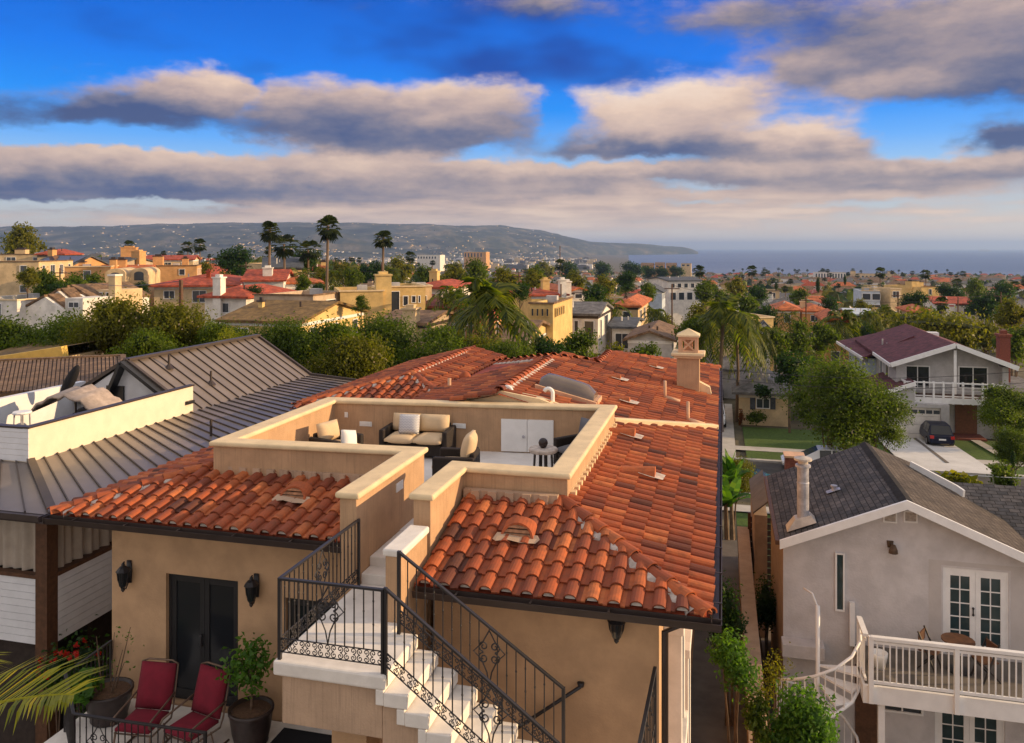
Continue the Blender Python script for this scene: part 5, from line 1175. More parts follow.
p = Vector((2.95, 23.9, GE+gsl*(2.95-RF0))); m = MB(); m.lathe([(.06,0),(.06,.1),(.09,.12),(.09,.16)], p, 8); m.add([p+Vector(c) for c in ((-.2,-.15,-.04),(.15,-.15,.1),(.15,.1,.1),(-.2,.1,-.04))], [(0,1,2,3)]); m.build('roof_vent', MT['flue_metal'], G)
# deck
DU, DV = 3.15, 20.1
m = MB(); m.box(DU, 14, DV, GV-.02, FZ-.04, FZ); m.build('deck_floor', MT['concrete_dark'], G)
m = MB(); m.box(DU-.06, 14, DV-.09, DV-.003, FZ-.42, FZ-.02); m.box(DU-.06, DU-.003, DV-.003, 20.9, FZ-.42, FZ-.02); m.build('deck_fascia', MT['white_trim'], G)
def whiterail(p, q, h, n, posts, parent=G, name='deck_railing', pr=.05, bal=.028):
    p, q = Vector(p), Vector(q); m = MB(); m.bar(p+Vector((0,0,h)), q+Vector((0,0,h)), .12, .07); m.bar(p+Vector((0,0,h-.1)), q+Vector((0,0,h-.1)), .04, .06); m.bar(p+Vector((0,0,.1)), q+Vector((0,0,.1)), .05, .06); o = m.build(name, MT['white_trim'], parent)
    for a in posts: c = p.lerp(q, a); m = MB(); m.box(c.x-pr, c.x+pr, c.y-pr, c.y+pr, c.z-.38, c.z+h+.03); m.build('post', MT['white_trim'], o)
    m = MB()
    for i in range(1, n): c = p.lerp(q, i/n); m.bar(c+Vector((0,0,.1)), c+Vector((0,0,h-.1)), bal, bal)
    m.build('balusters', MT['white_trim'], o); return o
whiterail((DU+.1,DV-.13,FZ), (9.1,DV-.13,FZ), 1.1, 44, (0,.3,.63,1)); whiterail((DU-.0,DV-.05,FZ), (DU-.0,20.95,FZ), 1.1, 5, (1,))
for (x_, y_) in ((DU+.35,DV+.1),(8.9,DV+.1)): m = MB(); m.box(x_-.07, x_+.07, y_-.07, y_+.07, -13.4, FZ-.04); m.build('deck_post', MT['white_trim'], G)
m = MB(); p = at_v(852, 602, GV-.1); m.box(p.x-.06, p.x+.06, GV-.16, GV-.04, FZ, p.z); m.build('post', MT['white_trim'], G)
m = MB(); m.box(DU+.06, DU+.6, GV-.06, GV-.002, -13.3, FZ-.5); m.build('lower_door', MT['wood_brown'], G)
# spiral stair
SC = Vector((2.2, 20.75)); SR = .95
t_ = thing('spiral_stair', 'white metal spiral stair dropping from the end of the white deck', 'staircase', (SC.x, SC.y, -13.3))
m = MB(); m.tube([(SC.x,SC.y,-13.3),(SC.x,SC.y,at_v(820,606,SC.y).z)], .05, 10); m.tube([(SC.x,SC.y,at_v(820,606,SC.y).z-.05),(SC.x-.1,SC.y+.2,at_v(820,606,SC.y).z+.2),(SC.x-.28,SC.y+.4,at_v(820,606,SC.y).z+.23)], .025, 6); m.build('centre_pole', MT['white_trim'], t_, smooth=True)
hp = []; NTR = 14
for i in range(NTR+1):
    a = R(8)-R(27)*i; z = FZ-.02-i*.215; hp.append((a, z))
for i, (a, z) in enumerate(hp):
    m = MB(); b = a-R(28); P_ = [(SC.x+.05*math.cos(a),SC.y+.05*math.sin(a)),(SC.x+SR*math.cos(a),SC.y+SR*math.sin(a)),(SC.x+SR*math.cos(b),SC.y+SR*math.sin(b)),(SC.x+.05*math.cos(b),SC.y+.05*math.sin(b))]
    m.prism([(x,y,z-.05) for x, y in P_], (0,0,.05)); m.build('tread', MT['white_trim'], t_)
m = MB(); m.tube([(SC.x+SR*math.cos(a),SC.y+SR*math.sin(a),z+1.02) for a, z in hp], .035, 8); m.tube([(SC.x+SR*math.cos(a),SC.y+SR*math.sin(a),z-.02) for a, z in hp], .045, 6); m.build('stair_railing', MT['white_trim'], t_, smooth=True)
m = MB()
for (a, z), (b, z2) in zip(hp, hp[1:]):
    for k in (0, .5): c = lerp(a, b, k); zz = lerp(z, z2, k); m.tube([(SC.x+SR*math.cos(c),SC.y+SR*math.sin(c),zz), (SC.x+SR*math.cos(c),SC.y+SR*math.sin(c),zz+1.0)], .014, 5)
m.build('balusters', MT['white_trim'], t_)
# deck furniture seen through the rail
def folding_chair(label, x, y, rz):
    t = thing('deck_chair', label, 'chair', (0,0,0)); 
    for s_ in (-1,1): m = MB(); m.bar((s_*.21,-.2,0),(s_*.21,.2,.9), .025, .035); m.bar((s_*.19,.25,0),(s_*.19,-.2,.46), .025, .035); m.build('leg', MT['iron'], t)
    m = MB(); m.box(-.2,.2,-.2,.2,.45,.475); m.build('seat', MT['wood_brown'], t); m = MB(); m.box(-.2,.2,.17,.2,.62,.85); m.build('backrest', MT['wood_brown'], t)
    for o in t.children: o.matrix_parent_inverse = Matrix()
    t.location = (x, y, FZ); t.rotation_euler.z = rz
folding_chair('brown slatted folding chair left of the table on the white railed deck', at_v(930,660,21.1).x, 21.1, R(60)); folding_chair('brown slatted folding chair right of the table on the white railed deck', at_v(985,662,20.9).x, 20.9, R(-70))
x_ = at_v(958, 660, 21.2).x; t = thing('deck_table', 'small round brown table between two folding chairs on the deck', 'table', (x_,21.2,FZ)); m = MB(); m.lathe([(.01,.7),(.36,.7),(.36,.73),(.01,.73)], (x_,21.2,FZ), 18); m.build('table_top', MT['wood_brown'], t); m = MB(); m.tube([(x_,21.2,FZ),(x_,21.2,FZ+.7)], .03, 8); m.lathe([(.25,0),(.25,.03),(.04,.05)], (x_,21.2,FZ), 12); m.build('pedestal', MT['iron'], t)
x_ = at_v(879, 660, 20.9).x; m = MB(); m.lathe([(.01,0),(.13,0),(.19,.28),(.2,.36),(.18,.36),(.16,.3),(.01,.3)], (x_,20.9,FZ), 14); tag(m.build('planter_bucket', MT['white_paint'], None, smooth=True), 'white bucket planter standing behind the deck railing corner', 'planter')
# alley walls, gate
m = MB(); m.box(.55, .85, 5, 30.2, -13.6, -9.95); o = thing('boundary_wall', 'narrow tan stucco boundary wall running between the two houses', 'wall', (.7,18,-13.6)); m.build('wall', MT['stucco_tan'], o); m = MB()
m.box(.5, .9, 5, 30.2, -9.95, -9.87); m.build('wall_cap', MT['stucco_brown'], o, bevel=.02)
t = thing('slatted_gate', 'dark brown horizontal slat gate closing the side passage', 'gate', (1.2,30,-12.6)); m = MB()
for i in range(14): z = -12.5+i*.22; m.box(.88, 2.1, 30.0, 30.05, z, z+.19)
m.build('slat_panel', MT['wood_dark'], t); m = MB(); m.box(2.1, 2.2, 29.95, 30.1, -13.4, -9.2); m.box(.86, .96, 29.94, 30.0, -13.4, -9.3); m.build('gate_frame', MT['wood_brown'], t)
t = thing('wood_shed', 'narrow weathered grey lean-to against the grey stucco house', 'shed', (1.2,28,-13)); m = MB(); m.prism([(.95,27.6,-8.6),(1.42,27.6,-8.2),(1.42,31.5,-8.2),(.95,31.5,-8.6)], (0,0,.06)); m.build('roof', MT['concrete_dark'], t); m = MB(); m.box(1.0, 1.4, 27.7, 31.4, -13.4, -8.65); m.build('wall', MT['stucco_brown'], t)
# ------------------------------------------------------------------ generic houses
OCC = []      # (u, v, radius) of what stands already, for the scattered town
def build_house(t, u0, u1, v0, v1, zb, ze, zr, roof, wm, rm, over=.45, wins=(), chim=(), trim='white_paint', glass='glass_far'):
    m = MB()
    for a, b in (((u0,v0),(u1,v0)),((u1,v0),(u1,v1)),((u1,v1),(u0,v1)),((u0,v1),(u0,v0))): m.quad((*a,zb),(*b,zb),(*b,ze),(*a,ze), tint=.5)
    um, vm = (u0+u1)/2, (v0+v1)/2; o = over; th = .22
    rf = MB()
    def sheet(*ps):
        ps = [Vector(p) for p in ps]; k = len(ps); lo = [p-Vector((0,0,th)) for p in ps]
        rf.add(ps+lo, [tuple(range(k)), tuple(range(2*k-1,k-1,-1))]+[(i,k+i,k+(i+1)%k,(i+1)%k) for i in range(k)], tint=.5)
    if roof == 'flat':
        rf.quad((u0+.3,v0+.3,ze-.45),(u1-.3,v0+.3,ze-.45),(u1-.3,v1-.3,ze-.45),(u0+.3,v1-.3,ze-.45))
        for a, b, c, d in ((u0,u1,v0,v0+.3),(u0,u1,v1-.3,v1),(u0,u0+.3,v0+.3,v1-.3),(u1-.3,u1,v0+.3,v1-.3)): m.quad((a,c,ze),(b,c,ze),(b,d,ze),(a,d,ze))
        m.quad((u0+.3,v0+.3,ze-.45),(u0+.3,v0+.3,ze),(u0+.3,v1-.3,ze),(u0+.3,v1-.3,ze-.45)); m.quad((u0+.3,v1-.3,ze-.45),(u0+.3,v1-.3,ze),(u1-.3,v1-.3,ze),(u1-.3,v1-.3,ze-.45)); m.quad((u1-.3,v1-.3,ze-.45),(u1-.3,v1-.3,ze),(u1-.3,v0+.3,ze),(u1-.3,v0+.3,ze-.45))
    elif roof == 'gable_v':
        dz = (zr-ze)*o/max(.1,(um-u0)); sheet((u0-o,v0-o,ze-dz+th),(um,v0-o,zr+th),(um,v1+o,zr+th),(u0-o,v1+o,ze-dz+th)); sheet((um,v0-o,zr+th),(u1+o,v0-o,ze-dz+th),(u1+o,v1+o,ze-dz+th),(um,v1+o,zr+th))
        for v in (v0, v1): m.poly([(u0,v,ze),(u1,v,ze),(um,v,zr)])
    elif roof == 'gable_u':
        dz = (zr-ze)*o/max(.1,(vm-v0)); sheet((u0-o,v0-o,ze-dz+th),(u1+o,v0-o,ze-dz+th),(u1+o,vm,zr+th),(u0-o,vm,zr+th)); sheet((u0-o,vm,zr+th),(u1+o,vm,zr+th),(u1+o,v1+o,ze-dz+th),(u0-o,v1+o,ze-dz+th))
        for u in (u0, u1): m.poly([(u,v0,ze),(u,v1,ze),(u,vm,zr)])
    else:
        h = min(u1-u0, v1-v0)/2+o
        if u1-u0 > v1-v0: A, B = (u0-o+h,vm,zr+th), (u1+o-h,vm,zr+th)
        else: A, B = (um,v0-o+h,zr+th), (um,v1+o-h,zr+th)
        c = [(u0-o,v0-o,ze+th),(u1+o,v0-o,ze+th),(u1+o,v1+o,ze+th),(u0-o,v1+o,ze+th)]
        if u1-u0 > v1-v0: sheet(c[0],c[1],B,A); sheet(c[1],c[2],B); sheet(c[2],c[3],A,B); sheet(c[3],c[0],A)
        else: sheet(c[0],c[1],A); sheet(c[1],c[2],B,A); sheet(c[2],c[3],B); sheet(c[3],c[0],A,B)
    m.build('wall', MT[wm], t); ro = rf.build('roof', MT[rm], t)
    hr = random.Random(int(abs(u0*13+v0*7+zr*5))); cn = MB()
    if roof == 'flat':
        for a, b, c, d in ((u0-.12,u1+.12,v0-.12,v0+.1),(u1-.1,u1+.12,v0+.1,v1+.1)): cn.box(a, b, c, d, ze+.001, ze+.14)
        cn.build('parapet_cap', MT[hr.choice(('far_white','coping','roof_brown'))], t)
        q = MB(); x, y = lerp(u0,u1,hr.uniform(.3,.7)), lerp(v0,v1,hr.uniform(.3,.7)); q.box(x-.5, x+.5, y-.4, y+.4, ze-.5, ze+.35); q.build('roof_unit', MT['far_grey'], ro)
    else:
        for a, b, c, d in ((u0-.03,u1+.03,v0-.035,v0-.002),(u1+.002,u1+.035,v0-.03,v1)): cn.box(a, b, c, d, ze-.32, ze-.06)
        cn.build('frieze', MT[hr.choice(('white_paint','far_white','gutter'))], t)
        for _ in range(hr.choice((1,2,2))):
            x, y = lerp(u0,u1,hr.uniform(.2,.8)), lerp(v0,vm,hr.uniform(.3,.9)); q = MB(); q.tube([(x,y,ze),(x,y,lerp(ze,zr,.75)+.55)], .09, 6); q.build('vent_pipe', MT[hr.choice(('far_grey','far_white','gutter'))], ro)
    for w_ in wins:
        s_, a, b, t0, t1 = w_[:5]; nx = w_[5] if len(w_) > 5 else 1
        if s_ == 'f': window(t, u0+a, u0+b, ze-t1, ze-t0, v0-.003, trim, glass, nx, 1, .07, dep=.08)
        else: window(t, v0+a, v0+b, ze-t1, ze-t0, u1+.003, trim, glass, nx, 1, .07, axis='x', s=1, dep=.08)
    for (fu, fv, w_, h_, *mm) in chim:
        cu, cv = lerp(u0,u1,fu), lerp(v0,v1,fv); q = MB(); top = zr+h_; q.box(cu-w_/2, cu+w_/2, cv-w_/2, cv+w_/2, zb if fu > .98 or fv < .02 else ze-.6, top); o_ = q.build('chimney', MT[mm[0] if mm else wm], t)
        q = MB(); q.box(cu-w_/2-.1, cu+w_/2+.1, cv-w_/2-.1, cv+w_/2+.1, top+.001, top+.14); q.box(cu-w_*.3, cu+w_*.3, cv-w_*.3, cv+w_*.3, top+.141, top+.4); q.build('chimney_cap', MT['gutter'] if not mm else MT[mm[0]], o_)
    return t
def auto_wins(W_, D_, H_, r, st=2):
    out_ = []
    for s_, L in (('f', W_), ('s', D_)):
        n = max(1, int(L/3.2))
        for k in range(st):
            for i in range(n):
                c = (i+.5)*L/n; hw_ = r.choice((.5,.7,.9)); t0 = .5+k*2.9
                if t0+1.3 < H_-.3 and r.random() < .85: out_.append((s_, c-hw_, c+hw_, t0, t0+r.choice((1.1,1.3,1.6)), 2 if hw_ > .6 else 1))
    return out_
def ph(label, x0, x1, ye, yr, d, depth, roof, wm, rm, wins='auto', chim=(), over=.4, cat='house', name=None, st=2, seed=None, glass='glass_far', trim='white_paint', rot=0):
    xm = (x0+x1)/2; v0 = at_d(xm, HY, d).y; u0, u1 = at_v(x0, ye, v0).x, at_v(x1, ye, v0).x; ze = at_v(xm, ye, v0).z
    zr = at_v(xm, yr, v0+depth/2).z if yr is not None else ze
    zb = min(gz(u, v) for u in (u0,u1) for v in (v0,v0+depth))-.6
    t = thing(name or 'house', label, cat, ((u0+u1)/2, v0+depth/2, zb)); r = random.Random(seed or int(x0*7+ye))
    if wins == 'auto': wins = auto_wins(u1-u0, depth, ze-zb, r, st)
    OCC.append(((u0+u1)/2, v0+depth/2, max(u1-u0, depth)*.62))
    t.rotation_euler.z = R(rot)
    return build_house(t, u0, u1, v0, v0+depth, zb, ze, zr, roof, wm, rm, over, wins, chim, trim=trim, glass=glass)
# left slope ------------------------------------------------------------
ph('pale two storey condominium cut off by the left picture edge', -50, 17, 300, 296, 85, 10, 'flat', 'far_white', 'roof_grey', wins=[('f',4.2,5.2,.4,1.6),('f',5.9,6.7,.3,2.2),('f',4.2,5.6,3.1,4.3)])
ph('cream house with terrace at the left edge, higher than the condominium', -60, 8, 262, 258, 120, 14, 'flat', 'far_cream', 'roof_brown', rot=24)
t = ph('grey roofed house carrying a large blue solar array on the left slope', 18, 58, 272, 256.5, 135, 14, 'gable_u', 'far_peach', 'roof_slate', chim=((.02,.5,1.0,1.2),))
b = [c for c in t.children if c.name.startswith('roof')][0]; q = MB(); vs8 = [Vector(p) for p in [b.data.vertices[i].co for i in range(4)]]
A_, B_, C_, D_ = vs8; q.add([lerp(lerp(A_,B_,.12),lerp(D_,C_,.12),.1)+Vector((0,-.05,.09)), lerp(lerp(A_,B_,.95),lerp(D_,C_,.95),.1)+Vector((0,-.05,.09)), lerp(lerp(A_,B_,.95),lerp(D_,C_,.95),.92)+Vector((0,-.05,.09)), lerp(lerp(A_,B_,.12),lerp(D_,C_,.12),.92)+Vector((0,-.05,.09))], [(0,1,2,3)]); q.build('solar_panel', MT['solar'], t)
ph('cream block with small terracotta hipped turret roof beneath the far left tree', 30, 50, 255, 250, 160, 10, 'hip', 'far_cream', 'roof_red', rot=24)
ph('long cream flat roofed building at far left behind the solar roof', -5, 32, 254.5, None, 165, 10, 'flat', 'far_cream', 'roof_brown', chim=((.3,.4,2,1),), rot=24)
ph('dark grey gable roofed house right of the solar array', 62, 112, 266, 258, 150, 14, 'gable_u', 'far_tan', 'roof_slate', chim=((1.0,.5,1.8,1.2,'far_peach'),))
ph('orange stucco house with long level parapet on the left slope', 54, 88, 267, None, 118, 9, 'flat', 'far_peach', 'roof_orange', chim=((.98,.4,.9,1.0),(.2,.6,.9,.6)), rot=30)
def arch_house(label, x0, x1, yt, d, wm='far_cream'):
    xm = (x0+x1)/2; v0 = at_d(xm, HY, d).y; u0, u1 = at_v(x0, yt, v0).x, at_v(x1, yt, v0).x; zt = at_v(xm, yt, v0).z; zb = gz(u0, v0)-.6; t = thing('arched_house', label, 'house', ((u0+u1)/2, v0+4, zb)); n_ = 12; w_ = u1-u0; rr_ = w_/2
    top = [((u0+u1)/2+rr_*math.cos(math.pi*i/n_), zt-rr_*.62+rr_*.62*math.sin(math.pi*i/n_)) for i in range(n_+1)]
    m = MB(); m.prism([(u1,v0,zb)]+[(x,v0,z) for x, z in top]+[(u0,v0,zb)], (0,8,0)); m.build('wall', MT[wm], t)
    q = MB(); k = rr_*.55; q.prism([(x,v0-.02,z) for x, z in [((u0+u1)/2+k*math.cos(math.pi*i/n_), zt-rr_*.75+k*.6*math.sin(math.pi*i/n_)) for i in range(n_+1)]+[((u0+u1)/2-k, zt-rr_*1.5),((u0+u1)/2+k, zt-rr_*1.5)]], (0,.04,0)); q.build('window', MT['glass_far'], t)
    t.rotation_euler.z = R(26); OCC.append(((u0+u1)/2, v0+4, 7)); return t
arch_house('cream house front with rounded arch top, left of a matching arch', 94, 110, 268.5, 110); arch_house('cream house front with rounded arch top, right of a matching arch', 119, 133, 268, 113)
ph('peach house with twin chimneys between the two arched fronts', 86, 124, 274, 266, 122, 10, 'gable_u', 'far_peach', 'roof_orange', chim=((.38,.4,1.4,1.0),), rot=30)
ph('wide orange stucco house with level parapet above the arched fronts', 128, 176, 266, None, 140, 10, 'flat', 'far_peach', 'roof_orange', chim=((.3,.4,1.6,1.6),(.75,.5,1,1.2)), rot=30)
ph('cream house with red roof behind the orange parapet house', 118, 172, 260, 256, 175, 12, 'gable_u', 'far_cream', 'roof_red', chim=((.02,.3,3,1.8,'far_peach'),), rot=30)
# white stepped gables: one house of three gable bays and a dormer block with a chimney
wt = thing('stepped_gable_house', 'white house with three stepped gables and tall cream chimney in the trees', 'house', (-55, 70, -14))
d_ = 84
for i, (xa, xp, xb, ye, yp) in enumerate(((24,45,70,309,297),(45,58,75,300,291),(58,68,92,296,287.5))):
    v0 = at_d(60, HY, d_+i*2.2).y; P = [at_v(xa,ye,v0), at_v(xp,yp,v0), at_v(xb,ye+6,v0)]; zb = -16
    m = MB(); m.prism([(P[0].x,v0,zb),(P[2].x,v0,zb),P[2],P[1],P[0]], (0,9,0)); m.build('gable_wall', MT['far_white'], wt)
    m = MB(); m.prism([P[1]+Vector((0,.4,.05)),P[2]+Vector((0,.4,.05)),P[2]+Vector((0,.4,.3)),P[1]+Vector((0,.4,.3))], (0,8.8,0)); m.prism([P[0]+Vector((-.2,-.1,.02)),P[1]+Vector((0,-.1,.02)),P[1]+Vector((0,-.1,.25)),P[0]+Vector((-.2,-.1,.22))], (0,9.2,0)); m.build('roof', MT['roof_brown'], wt)
v0 = at_d(78, HY, d_-1).y; p, q_ = at_v(70,301.5,v0), at_v(81,308,v0); m = MB(); m.box(p.x-.4, q_.x+.4, v0-.2, v0+4, -16, p.z+.35); m.build('bay_wall', MT['far_white'], wt); window(wt, p.x, q_.x, q_.z, p.z, v0-.205, 'white_paint', 'glass_far', 2, 1, .08)
v0 = at_d(100, HY, 90).y; p, q_ = at_v(96,290,v0), at_v(111,304,v0); m = MB(); m.box(p.x, q_.x, v0, v0+5, -16, p.z); m.build('dormer_wall', MT['far_cream'], wt)
for xa in (98.5, 106): a, b = at_v(xa,292,v0), at_v(xa+4.5,301,v0); window(wt, a.x, b.x, b.z, a.z, v0-.004, 'white_paint', 'glass_far', 1, 1, .08)
p, q_ = at_v(110.5,276,v0), at_v(117,303,v0); m = MB(); m.box(p.x, q_.x, v0-.3, v0+.7, -16, p.z); ch = m.build('chimney', MT['far_cream'], wt); m = MB(); m.box(p.x-.1, q_.x+.1, v0-.4, v0+.8, p.z+.001, p.z+.2); m.build('chimney_cap', MT['far_white'], ch)
OCC.append((p.x-4, v0+3, 12))
ph('broad red hip roofed house with cream walls in the left middle distance', 138, 212, 286.5, 274, 108, 16, 'hip', 'far_cream', 'roof_red', over=.9, chim=((1.02,.9,1.5,-.3,'far_white'),(.55,.2,.5,.5,'roof_red')), rot=24)
ph('small red tiled house with white chimney left of the brown roofed house', 205, 246, 298, 286, 88, 10, 'hip', 'far_white', 'roof_red', over=.6, chim=((.35,0,.95,1.1,'far_white'),))
ph('wide low brown roofed house with two beige roof blocks', 222, 300, 322, 302, 66, 12, 'gable_u', 'far_yellow', 'roof_olive', st=1, chim=((.2,.3,.4,.2),))
ph('beige box shaped upper storey rising behind the broad brown roof', 254, 313, 295.5, None, 76, 9, 'flat', 'far_tan', 'roof_brown', wins=[('s',2.5,4.5,.5,1.9)])
ph('white house with bright red gable roofs left of the tall palm', 228, 262, 281, 270.5, 108, 12, 'gable_u', 'far_white', 'roof_red', chim=((.55,.2,1.2,.4,'far_white'),), rot=24)
ph('yellow gabled house with dark green roof behind the tall left palm', 244, 276, 268, 258.5, 130, 14, 'gable_u', 'far_yellow', 'roof_slate', rot=30)
ph('cream house with straight red roof between the tall palms', 287, 309, 270, 265.5, 150, 10, 'gable_u', 'far_yellow', 'roof_red', chim=((1.0,.4,1,.7),), rot=30)
ph('white flat roofed house with orange tiles in front of the tall palms', 262, 300, 284, 277, 112, 10, 'hip', 'far_white', 'roof_orange', rot=30)
ph('long yellow stucco house with flat brown roof, larger front block', 316, 355, 291.5, None, 80, 10, 'flat', 'far_yellow', 'roof_olive', wins=[('f',.8,1.6,3,4.2),('s',2,3,1,2)], chim=((1.02,.1,1.5,1.5,'far_yellow'),), rot=30)
ph('yellow stucco house with dark panel and row of small windows', 363, 402, 287, None, 86, 9, 'flat', 'far_yellow', 'roof_olive', wins=[('f',.4,1.7,.4,2.7),('f',2.0,2.6,.9,2.0),('f',2.9,3.4,.9,1.7),('f',3.6,3.9,.9,1.7)], rot=30)
ph('pale yellow house end block with a tall window, right of the small windows', 400, 413, 286.5, None, 92, 8, 'flat', 'far_cream', 'roof_olive', wins=[('f',.5,1.0,1.0,2.6)], rot=30)
ph('white house with bright red hip roof and red lower roof', 417, 447, 288.5, 281, 104, 10, 'hip', 'far_white', 'roof_red', over=.8, wins=[('f',.6,1.1,.4,1.6),('f',1.8,3.3,.6,1.6)], chim=((.05,.6,1.1,1.2,'far_yellow'),))
ph('dark brown roofed house below the bright red hip roof', 412, 449, 307, 296, 90, 9, 'gable_u', 'far_tan', 'roof_maroon', st=1)
ph('small beige gable cottage with broad pale chimney in front of yellow house', 379, 424, 324, 312, 66, 9, 'gable_u', 'far_tan', 'roof_brown', wins=[('f',.5,1.1,.5,2.0),('f',1.4,2.0,.5,2.0)], chim=((.72,.0,1.1,.6,'far_cream'),))
ph('red barrel tiled house hidden behind the feather palm', 440, 476, 322, 303, 72, 9, 'gable_v', 'far_peach', 'roof_red', st=1)
ph('brown tiled gable house with small dark window before the yellow tower', 503, 522, 343, 322, 60, 11, 'gable_u', 'far_yellow', 'roof_brown', wins=[('f',.3,.9,.8,1.6),('s',2.5,4,.8,2.4)])
tw = ph('tall yellow tower house with row of slot openings and arched recess', 530, 553, 304, None, 68, 9, 'flat', 'far_yellow', 'roof_brown', wins=())
u1_ = max(v.co.x for c in tw.children for v in c.data.vertices); v0_ = min(v.co.y for c in tw.children for v in c.data.vertices); zt_ = max(v.co.z for c in tw.children for v in c.data.vertices)
u0_ = min(v.co.x for c in tw.children for v in c.data.vertices)
for i in range(4): window(tw, u0_+.25+i*.42, u0_+.5+i*.42, zt_-1.15, zt_-.5, v0_-.003, 'far_yellow', 'glass_far', 1, 1, .04)
q = MB(); q.box(u0_+.7, u0_+1.35, v0_-.02, v0_+.0, zt_-4.0, zt_-1.6); q.build('recess', MT['far_peach'], tw)
for i in range(4): window(tw, v0_+.8+i*1.0, v0_+1.3+i*1.0, zt_-1.25, zt_-.5, u1_+.003, 'far_yellow', 'glass_far', 1, 1, .05, axis='x', s=1)
ph('orange roofed house with half round window behind the white house', 546, 566, 292, 286.5, 112, 12, 'gable_v', 'far_white', 'roof_orange', wins=[('f',.8,1.9,.2,.9)], chim=((-.1,.0,.9,.9,'far_white'),), rot=30)
ph('orange hip roofed wing with pale chimney left of the half round window', 510, 545, 296, 290, 100, 10, 'hip', 'far_yellow', 'roof_red', chim=((.62,.3,.9,1.3,'far_yellow'),(.9,0,.8,1.4,'far_white')), rot=30)
ph('white two storey house with straight grey roof and cream sunlit side', 556, 598, 315, 303.5, 78, 9, 'gable_u', 'far_white', 'roof_grey', over=.3, wins=[('f',.25,1.0,.4,2.3),('f',1.75,2.2,.5,1.6),('f',2.7,3.7,.5,2.1),('s',1.2,2.1,.5,2.6),('s',4.0,6.5,.3,2.2)])
ph('cream two storey house with orange hip roof beyond the white house', 616, 638, 307, 297.5, 98, 14, 'hip', 'far_cream', 'roof_orange', over=.5, wins=[('f',.8,1.8,.5,2.4),('s',2,4,.5,2.2),('s',7,9,.5,2.2)])
ph('low grey roofed flat beside the white two storey house', 612, 632, 328, 319, 82, 9, 'gable_u', 'far_white', 'roof_slate', st=1)
ph('low pale house with shallow brown gable roof behind the tile chimney', 628, 672, 340, 327, 72, 10, 'gable_v', 'far_grey', 'roof_brown', wins=())
ph('cream apartment house with grey roof and row of windows, mid distance', 655, 690, 281, 277.5, 190, 14, 'gable_u', 'far_white', 'roof_slate', wins=[('f',i*1.6+.5,i*1.6+1.5,.5,1.6) for i in range(5)]+[('f',i*2+.4,i*2+1.8,2.6,4.4) for i in range(4)]+[('s',2,4,.8,2),('s',6,8,.8,2)], rot=24)
ph('pale blue gabled house among trees right of the cream apartment house', 640, 662, 292, 285, 170, 10, 'gable_v', 'far_blue', 'roof_slate')
ph('yellow sunlit house with balcony openings behind the tall feather palm', 733, 752, 318, None, 92, 10, 'flat', 'far_yellow', 'roof_brown', wins=[('f',.3,1.1,.8,2.0),('s',1,2.2,.5,1.8),('s',3.5,5,.5,1.8),('s',3.5,5,3,4.4)], rot=30)
ph('stepped cream house left of the yellow balconied house', 716, 734, 334, 329, 90, 9, 'gable_u', 'far_cream', 'roof_brown', wins=[('f',.4,1.2,.4,1.3)], chim=((0,.1,.7,1.3,'far_cream'),))
t = ph('slim white house with tall arched blue window beside yellow house', 758.5, 770, 329, 320, 90, 8, 'gable_v', 'far_white', 'roof_slate', wins=[('f',.35,.95,.0,3.4)], over=.15)
ph('grey pyramid roofed garage behind the cream bungalow', 709, 762, 371, 354.5, 86, 9, 'hip', 'far_grey', 'roof_grey', over=.6, st=1, wins=())
ph('cottage with salmon roof left of the round street trees', 826, 845, 322, 312, 96, 9, 'hip', 'far_peach', 'roof_orange')
ph('red tiled house among trees right of the feather palm', 775, 800, 311, 303, 130, 10, 'hip', 'far_peach', 'roof_orange')
ph('wide orange tiled house left of the pale green roof', 802, 828, 312, 305, 135, 10, 'hip', 'far_peach', 'roof_orange', chim=((.1,.3,.9,.6,'far_cream'),))
ph('low house with pale green grey roof in the trees on the right', 848, 872, 315, 309.5, 130, 9, 'gable_u', 'far_yellow', 'far_blue')
ph('white and blue glazed modern house with two open terraces', 861, 880, 291, None, 200, 12, 'flat', 'far_blue', 'roof_grey', wins=[('f',.3,2.2,.6,2.2),('f',2.5,4.4,.6,2.2),('f',.3,4.4,3.3,5)])
ph('cream sunlit block right of the blue glazed modern house', 879, 892, 289, None, 200, 12, 'flat', 'far_cream', 'roof_grey', rot=24)
ph('yellow apartment block with stair tower on the right', 905, 928, 287, None, 215, 14, 'flat', 'far_yellow', 'roof_brown', chim=((.15,.3,2.4,1.4),(.7,.4,2,1.1)), rot=30)
ph('long low grey building with level white parapet on the right', 926, 957, 291.5, None, 225, 14, 'flat', 'far_tan', 'roof_grey')
t = ph('red roofed shop building with white entrance front on the right', 935, 973, 304, 297.5, 165, 12, 'gable_u', 'far_white', 'roof_red', wins=[('f',.3,2.5,.8,2.2),('f',5.2,7.4,.8,2.2)], cat='shop', name='shop')
v0 = at_d(951, HY, 164.2).y; p, q_ = at_v(946.5,304,v0), at_v(955.5,314,v0); m = MB(); m.box(p.x, q_.x, v0, v0+.5, q_.z-1.5, p.z); o = m.build('entrance_front', MT['far_white'], t); m = MB(); a, b = at_v(949,305.2,v0), at_v(954,306.5,v0); m.box(a.x,b.x,v0-.05,v0-.004,b.z,a.z); m.build('sign_band', MT['sign_red'], o)
ph('orange hip roofed house with open ground floor before the shop', 912, 932, 312.5, 306, 140, 9, 'hip', 'far_cream', 'roof_orange', over=.8, wins=[('f',.3,3.0,.5,1.5)])
